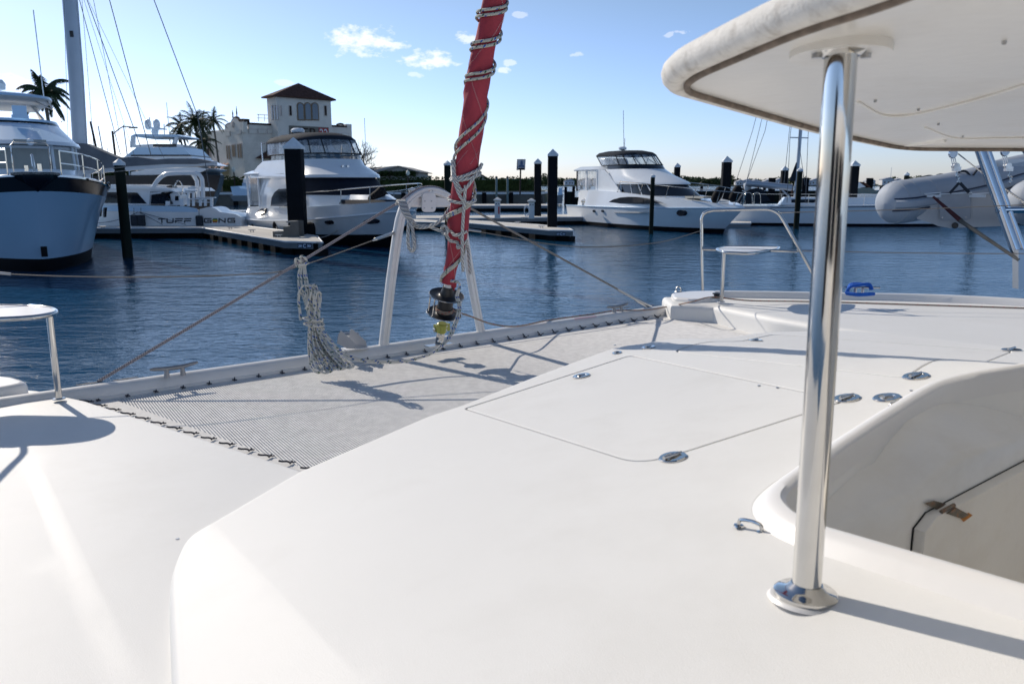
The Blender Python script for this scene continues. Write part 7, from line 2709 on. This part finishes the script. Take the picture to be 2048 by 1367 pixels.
    part(MB().prism([P(ac + 1.2, wb_ - 1, QZ - .5), P(ac + 9, wb_ - 1, QZ - .5), P(ac + 9, wl_, QZ - .5), P(ac + 1.2, wl_, QZ - .5)], [P(ac + 1.2, wb_ - 1, az - .4), P(ac + 9, wb_ - 1, az - .4), P(ac + 9, wl_, az - .4), P(ac + 1.2, wl_, az - .4)]), 'wing', M_STUCCO2, t)
    part(MB().prism([P(ac + .9, wb_ - 1, az - .4), P(ac + 9, wb_ - 1, az - .4), P(ac + 9, wl_, az - .4), P(ac + .9, wl_, az - .4)], [P(ac + .9, wb_ - 1, az + .35), P(ac + 9, wb_ - 1, az + .35), P(ac + 9, wl_, az + .35), P(ac + .9, wl_, az + .35)]), 'wing_parapet', M_STUCCO, t)
    for (x0, x1) in ((402, 408), (416, 421), (430, 436), (444, 449)):
        win2(x0, x1, 297, 327, ac + 1.15, nm='tall_opening', frame=.1, m=M_TRIM)
    # striped awning / tile roof low on the left wing
    aw = on2(448, 338, ac - .4)
    for k in range(9):
        b_ = wb_ - 1 + k * 1.15
        part(MB().prism([P(ac + .2, b_, 5.4), P(ac + .2, b_ + .62, 5.4), P(ac - 1.9, b_ + .62, 3.9), P(ac - 1.9, b_, 3.9)], [P(ac + .2, b_, 5.46), P(ac + .2, b_ + .62, 5.46), P(ac - 1.9, b_ + .62, 3.96), P(ac - 1.9, b_, 3.96)]), 'awning_strip', M_TERRA, t)
    part(MB().prism([P(ac + .2, wb_ - 1.2, 5.32), P(ac + .2, wl_, 5.32), P(ac - 1.9, wl_, 3.82), P(ac - 1.9, wb_ - 1.2, 3.82)], [P(ac + .2, wb_ - 1.2, 5.38), P(ac + .2, wl_, 5.38), P(ac - 1.9, wl_, 3.88), P(ac - 1.9, wb_ - 1.2, 3.88)]), 'awning_roof', M_STUCCO2, t)
    # block right of the tower
    ra = (on1(705, 300, bo) - T0).dot(e1)
    rz2 = on1(680, 253, bo).z
    part(MB().prism([P(wt - .3, bo, QZ - .5), P(ra, bo, QZ - .5), P(ra, bo + 9, QZ - .5), P(wt - .3, bo + 9, QZ - .5)], [P(wt - .3, bo, rz2 - .1), P(ra, bo, rz2 - .1), P(ra, bo + 9, rz2 - .1), P(wt - .3, bo + 9, rz2 - .1)]), 'right_block', M_STUCCO, t)
    part(MB().prism([P(wt, bo - .08, rz2 - .1), P(ra - .8, bo - .08, rz2 - .1), P(ra - .8, bo + .5, rz2 - .1), P(wt, bo + .5, rz2 - .1)], [P(wt, bo - .08, rz2 + .15), P(ra - .8, bo - .08, rz2 + .15), P(ra - .8, bo + .5, rz2 + .15), P(wt, bo + .5, rz2 + .15)]), 'parapet_coping', M_TRIM, t)
    part(MB().prism([P(ra - .8, bo - .03, rz2 - .1), P(ra, bo - .03, rz2 - .1), P(ra, bo + .8, rz2 - .1), P(ra - .8, bo + .8, rz2 - .1)], [P(ra - .8, bo - .03, rz2 + .4), P(ra, bo - .03, rz2 + .4), P(ra, bo + .8, rz2 + .4), P(ra - .8, bo + .8, rz2 + .4)]), 'parapet_pier', M_STUCCO, t)
    for (x0, x1) in ((668, 681), (684, 697)):
        win1(x0, x1, 267, 275, bo, nm='frieze_panel', frame=.06, m=M_STUCCO)
    hmp = [on1(px, py, bo + 5) for px, py in ((672, 255), (674, 250), (680, 248), (686, 249), (690, 255))]
    part(MB().prism(hmp, [p + e2 * .5 for p in hmp]), 'rear_gable', M_STUCCO, t)
    part(MB().tube([p + Vector((0, 0, .05)) for p in hmp], .13, 6), 'gable_coping', M_TRIM, t)
    # roof railing
    for px in (517, 529, 541):
        a = on1(px, 243, bo + 2)
        b_ = on1(px, 229, bo + 2)
        part(MB().tube([a, b_], .05, 6), 'roof_rail_post', M_DULL, t)
    part(MB().tube([on1(514, 229, bo + 2), on1(545, 231, bo + 2)], .05, 6).tube([on1(514, 236, bo + 2), on1(545, 237, bo + 2)], .04, 6), 'roof_rail', M_DULL, t)
    # lean-to roof low at the front
    lr = [on1(517, 316, bo - 1), on1(545, 298, bo - 1), on1(560, 298, bo - 1), on1(560, 318, bo - 1)]
    part(MB().prism(lr, [p + e2 * 1.5 for p in lr]), 'lean_to_roof', M_TILE, t)
    return t


building()

wt_ = thing('white_marquee', 'white rounded marquee roof beside the short hedge, left of the centre yacht', 'tent')
Yk = 94
sec = []
for (px, r_) in ((492, .4), (500, 1.2), (515, 1.75), (545, 2.0)):
    x = xl(px, Yk)
    sec.append([(x, Yk + r_ * 1.8 * math.cos(a), zat(366, Yk) + r_ * math.sin(a) * .75) for a in [PI * k / 10 for k in range(11)]])
part(MB().loft(sec), 'roof_skin', M_CAP, wt_, angle=70)
part(MB().box((xl(520, Yk), Yk, (QZ + zat(366, Yk)) / 2), (xl(545, Yk) - xl(494, Yk), 3, zat(366, Yk) - QZ)), 'side_wall', M_BLUEWHITE, wt_)
bt = thing('docked_boat', 'small pale covered boat against the seawall just left of the centre yacht', 'boat')
Yk = 74
q_ = [(xl(463, Yk), zat(373, Yk)), (xl(478, Yk), zat(372, Yk)), (xl(482, Yk), zat(377, Yk)), (xl(512, Yk), zat(378, Yk)), (xl(512, Yk), zat(391, Yk)), (xl(466, Yk), zat(391, Yk))]
part(MB().prism([(x, Yk, z) for x, z in q_], [(x, Yk + 2, z) for x, z in q_]), 'cabin', M_BLUEWHITE, bt)
q_ = [(xl(461, Yk), zat(391, Yk)), (xl(514, Yk), zat(391, Yk)), (xl(512, Yk), zat(402, Yk)), (xl(468, Yk), zat(402, Yk))]
part(MB().prism([(x, Yk - .2, z) for x, z in q_], [(x, Yk + 2.2, z) for x, z in q_]), 'hull', M_FASC, bt)

# ------------------------------------------------------------------ palms and bare tree
def palm(px, py_crown, Y, px_base, label, fr_len, n, seed, m=M_PALM, droop=1.0, trunk_r=.22, lw=.032, lf=.24):
    rnd = random.Random(seed)
    x, z = xl(px, Y), zat(py_crown, Y)
    xb = xl(px_base, Y)
    t = thing('palm_tree', label, 'palm tree', (xb, Y, QZ - .1), 0, None)
    part(MB().tube(spline([(xb, Y, QZ - .2), (xb + (x - xb) * .45, Y, QZ + (z - QZ) * .5), (x, Y, z)], 6), [trunk_r * 1.25] + [trunk_r] * 6 + [trunk_r * .8] * 6, 8), 'trunk', M_TRUNK, t)
    part(MB().lathe([(trunk_r * .8, -1.0), (trunk_r * 1.1, -.4), (trunk_r * .7, .2)], (x, Y, z), seg=8), 'crown_shaft', mat('green_crown_shaft', (.07, .10, .03), .7), t)
    for k in range(n):
        az = 2 * PI * k / n + rnd.uniform(-.2, .2)
        el = -.45 + 1.85 * ((k * 7) % n) / n + rnd.uniform(-.12, .12)
        L = fr_len * rnd.uniform(.85, 1.1)
        mb = MB()
        d = Vector((math.cos(az) * math.cos(el), math.sin(az) * math.cos(el), math.sin(el)))
        pts = []
        p = Vector((x, Y, z))
        N = 9
        for i in range(N + 1):
            pts.append(p.copy())
            p = p + d * (L / N)
            d = (d + Vector((0, 0, -.13 - .06 * droop))).normalized()
        mb.tube(pts, [.05 - .004 * i for i in range(N + 1)], 4)
        for i in range(1, N * 6):
            f = i / (N * 6)
            q = pts[min(N, int(f * N))].lerp(pts[min(N, int(f * N) + 1)], f * N - int(f * N))
            tdir = (pts[min(N, int(f * N) + 1)] - pts[int(f * N)])
            if tdir.length < 1e-6:
                continue
            tdir.normalize()
            sd = tdir.cross(Vector((0, 0, 1)))
            sd = sd.normalized() if sd.length > .01 else Vector((1, 0, 0))
            ll_ = L * lf * math.sin(PI * min(1, f * .9 + .12)) ** .6
            for s in (-1, 1):
                e = q + (sd * s * .75 + tdir * .55 + Vector((0, 0, -.45 * droop + rnd.uniform(-.25, .25)))).normalized() * ll_
                wv = tdir * lw * (L / 3)
                mb.add([q - wv, q + wv, e], [(0, 1, 2)])
        part(mb, 'frond', m, t, smooth=False)
    return t


palm(112, 188, 62, 122, 'tall dark palm between the trawler and the big mast', 2.4, 24, 3, M_PALM2, 1.8, .16, .075, .24)
palm(372, 252, 100, 394, 'leftmost slender palm of the group beside the cream building', 2.1, 20, 5, trunk_r=.16)
palm(368, 268, 97, 388, 'short leaning palm low in front of the leftmost slender palm', 1.7, 18, 6, trunk_r=.14)
palm(401, 246, 98, 412, 'full-crowned palm second from the left beside the cream building', 2.6, 26, 7, trunk_r=.2)
palm(415, 250, 101, 420, 'palm whose crown overlaps the full-crowned palm on its right', 2.1, 18, 8, trunk_r=.18)
palm(437, 243, 96, 445, 'slim palm standing against the curved gable of the cream building', 2.0, 18, 9, trunk_r=.13)
palm(414, 286, 95, 418, 'low bushy palm in front of the tall openings of the cream building', 2.2, 22, 10, trunk_r=.3)


def bare_tree():
    rnd = random.Random(12)
    Y = 106
    t = thing('bare_tree', 'leafless tree with fine twigs behind the flybridge of the centre yacht', 'tree', (xl(722, Y), Y, QZ - .1))
    trunk, twigs = MB(), MB()

    def grow_(p, d, L, r, lvl):
        pts = [p]
        q = p
        for i in range(4):
            d = (d + Vector((rnd.uniform(-.22, .22), rnd.uniform(-.22, .22), rnd.uniform(-.10, .16)))).normalized()
            q = q + d * (L / 4)
            pts.append(q)
        (trunk if lvl < 2 else twigs).tube(pts, [r, r * .9, r * .8, r * .7, r * .6], 5 if lvl < 2 else 3, caps=False)
        if lvl >= 6:
            return
        for k in range(3 if lvl < 5 else 2):
            a = rnd.uniform(0, 2 * PI)
            s = rnd.uniform(.45, .95)
            o = d.orthogonal().normalized()
            o2 = d.cross(o)
            nd = (d + (o * math.cos(a) + o2 * math.sin(a)) * s + Vector((0, 0, .04))).normalized()
            grow_(pts[rnd.choice((2, 3, 4))], nd, L * rnd.uniform(.62, .82), r * .58, lvl + 1)
    grow_(Vector((xl(722, Y), Y, QZ - .2)), Vector((.12, 0, 1)), 3.0, .28, 0)
    part(trunk, 'trunk', M_BARK, t)
    tw_ = part(twigs, 'twigs', M_BARK, t)
    tw_['kind'] = 'stuff'


bare_tree()

# ------------------------------------------------------------------ distant masts behind the left-hand boats
for (xb, yb, xt, yt, r_, Y, lab) in ((203, 305, 196, 243, .16, 90, 'thick dark bare mast left of the street lamp'), (215, 310, 210, 252, .09, 100, 'thin bare mast just right of the thick dark one'), (212, 310, 211, 295, .07, 120, 'short distant mast below the two bare ones'), (224, 312, 224, 296, .06, 120, 'very short distant mast left of the street lamp'), (261, 280, 260, 250, .08, 95, 'pale distant mast at the left end of the flybridge yacht'), (349, 270, 348, 205, .05, 110, 'hair-thin distant mast right of the radar domes')):
    b_ = Vector((xl(xb, Y), Y, zat(yb, Y)))
    tp_ = Vector((xl(xt, Y), Y, zat(yt, Y)))
    d = (tp_ - b_) / (tp_.z - b_.z)
    b_ = b_ - d * (b_.z - QZ)
    tag(MB().tube([b_, tp_], [r_, r_ * .7], 8).build('distant_mast', M_TRIM if r_ > .1 else M_MAST), lab, 'mast')
low_ = MB()
rnd = random.Random(2)
for k in range(46):
    x = xl(rnd.uniform(150, 300), 100)
    leaf_mass(low_, (x, 100 + rnd.uniform(-4, 4), QZ + rnd.uniform(.6, 2.8)), (1.6, 1.2, 1.3), 60, .3, k)
tag(low_.build('quayside_shrubs', M_HEDGE, smooth=False), 'low green shrubs on the quay behind the left-hand boats', kind='stuff')

# ------------------------------------------------------------------ far shore
def far_shore():
    rnd = random.Random(21)
    Y = 760
    g = MB()
    x0, x1 = xl(1075, Y), xl(2700, Y)
    g.prism([(x0, Y, -1), (x1, Y - 60, -1), (x1, Y + 300, -1), (x0, Y + 300, -1)], [(x0, Y, .8), (x1, Y - 60, .8), (x1, Y + 300, 1.2), (x0, Y + 300, 1.2)])
    tag(g.build('far_shore_ground', M_GRASS, smooth=False), 'low far shore across the water', kind='structure')
    w = MB()
    x = x0 - 4
    while x < x1:
        t_ = (x - x0) / (x1 - x0)
        yy = Y + 25 - 60 * t_ + rnd.uniform(0, 45)
        h = 5.6 + 2.4 * math.sin(x * .011) + 1.6 * math.sin(x * .047 + 1) + rnd.uniform(-1.2, 1.2)
        if rnd.random() < .035:
            h += rnd.uniform(3, 6)
        px = 1024 + x / yy * FPX
        if 1195 < px < 1215:
            h += 3.5
        leaf_mass(w, (x, yy, h * .52), (rnd.uniform(3.5, 7), 5, h * .55), 160, 1.2, int(x * 10) % 9999, shell=False)
        x += rnd.uniform(2.2, 4.5)
    tag(w.build('far_tree_belt', M_FARTREE, smooth=False), 'low belt of green trees along the far shore', kind='stuff')
    roofm = mat('far_roof', (.45, .46, .50), .8)
    wallm = mat('far_wall', (.72, .72, .74), .8)
    k = 0
    descs = ('left of the tallest tree', 'just right of the tallest tree', 'beside the stern of the right-hand yacht', 'right of the thick square piling', 'left of the sailing boat boom', 'above the dodger of the sailing boat', 'behind the boom of the sailing boat', 'left of the sailing boat mast', 'right of the sailing boat mast', 'just left of the hardtop post', 'just right of the hardtop post', 'left of the brown canopy', 'with a blue-grey gable above the express cruiser', 'with a pale hip roof left of the timber piling', 'right of the timber piling above the dinghy')
    for i, px in enumerate((1138, 1172, 1196, 1478, 1492, 1508, 1536, 1556, 1612, 1630, 1690, 1738, 1772, 1792, 1830)):
        yy = Y - 8 - 20 * (px - 1075) / 1000
        x = xl(px, yy)
        wd = rnd.uniform(7, 11)
        hh = rnd.uniform(2.6, 4.2) + (1.0 if px in (1772, 1792, 1630) else 0)
        t = thing('shore_house', 'tiny pale far-shore house ' + descs[i], 'house', (x, yy, .8), 0, 'houses on the far shore')
        part(MB().box((x, yy, .8 + hh / 2), (wd, 7, hh)), 'wall', wallm, t)
        g_ = [(x - wd / 2 - .6, .8 + hh), (x + wd / 2 + .6, .8 + hh), (x + wd * .1, .8 + hh + rnd.uniform(1.6, 2.6))]
        part(MB().prism([(a, yy - 4, b) for a, b in g_], [(a, yy + 4, b) for a, b in g_]), 'roof', roofm, t)
        for s in (-.28, .05, .3):
            part(MB().box((x + s * wd, yy - 3.55, .8 + hh * .5), (1.2, .1, 1.3)), 'window', M_GLASS, t)
    for px, hgt in ((1869 - 100, 17),):
        x = xl(1790, Y)
        tag(MB().tube([(x, Y + 10, 0), (x, Y + 10, 17)], .25, 5).build('radio_mast', M_DULL), 'hair-thin radio mast rising from the far shore trees', 'mast')


far_shore()

# small craft lying off the seawall end
sb = thing('moored_boat', 'small pale sloping-fronted boat moored beyond the tallest piling', 'boat')
Yk = 100
q_ = [(xl(1115, Yk), zat(397, Yk)), (xl(1117, Yk), zat(376, Yk)), (xl(1124, Yk), zat(375, Yk)), (xl(1125, Yk), zat(389, Yk)), (xl(1124, Yk), zat(398, Yk))]
part(MB().prism([(x, Yk, z) for x, z in q_], [(x, Yk + 2.2, z) for x, z in q_]), 'cabin', M_BLUEWHITE, sb)
q_ = [(xl(1108, Yk), zat(392, Yk)), (xl(1126, Yk), zat(389, Yk)), (xl(1124, Yk), zat(407, Yk)), (xl(1110, Yk), zat(407, Yk))]
part(MB().prism([(x, Yk - .2, z) for x, z in q_], [(x, Yk + 2.4, z) for x, z in q_]), 'hull', M_FASC, sb)

# whip aerial rising behind the centre yacht, spring line to the dock
tag(MB().tube([(xl(735, 60), 60, zat(330, 60)), (xl(735, 60), 60, zat(236, 60))], .02, 5).build('whip_aerial', M_MAST), 'hair-thin aerial standing right of the centre yacht canopy', 'aerial')
for (a, ta, b, tb, s, lab) in (((525, 402), 41, (554, 456), 37.2, .05, 'white spring line from the quarter of the centre yacht to the dock steps'), ((626, 475), 34.3, (676, 459), 33.5, .12, 'short pale line from the pier end to the side of the centre yacht')):
    tag(MB().tube(sag(DP(*a, ta), DP(*b, tb), s, 10), .022, 5).build('mooring_line', M_R3), lab, 'rope')
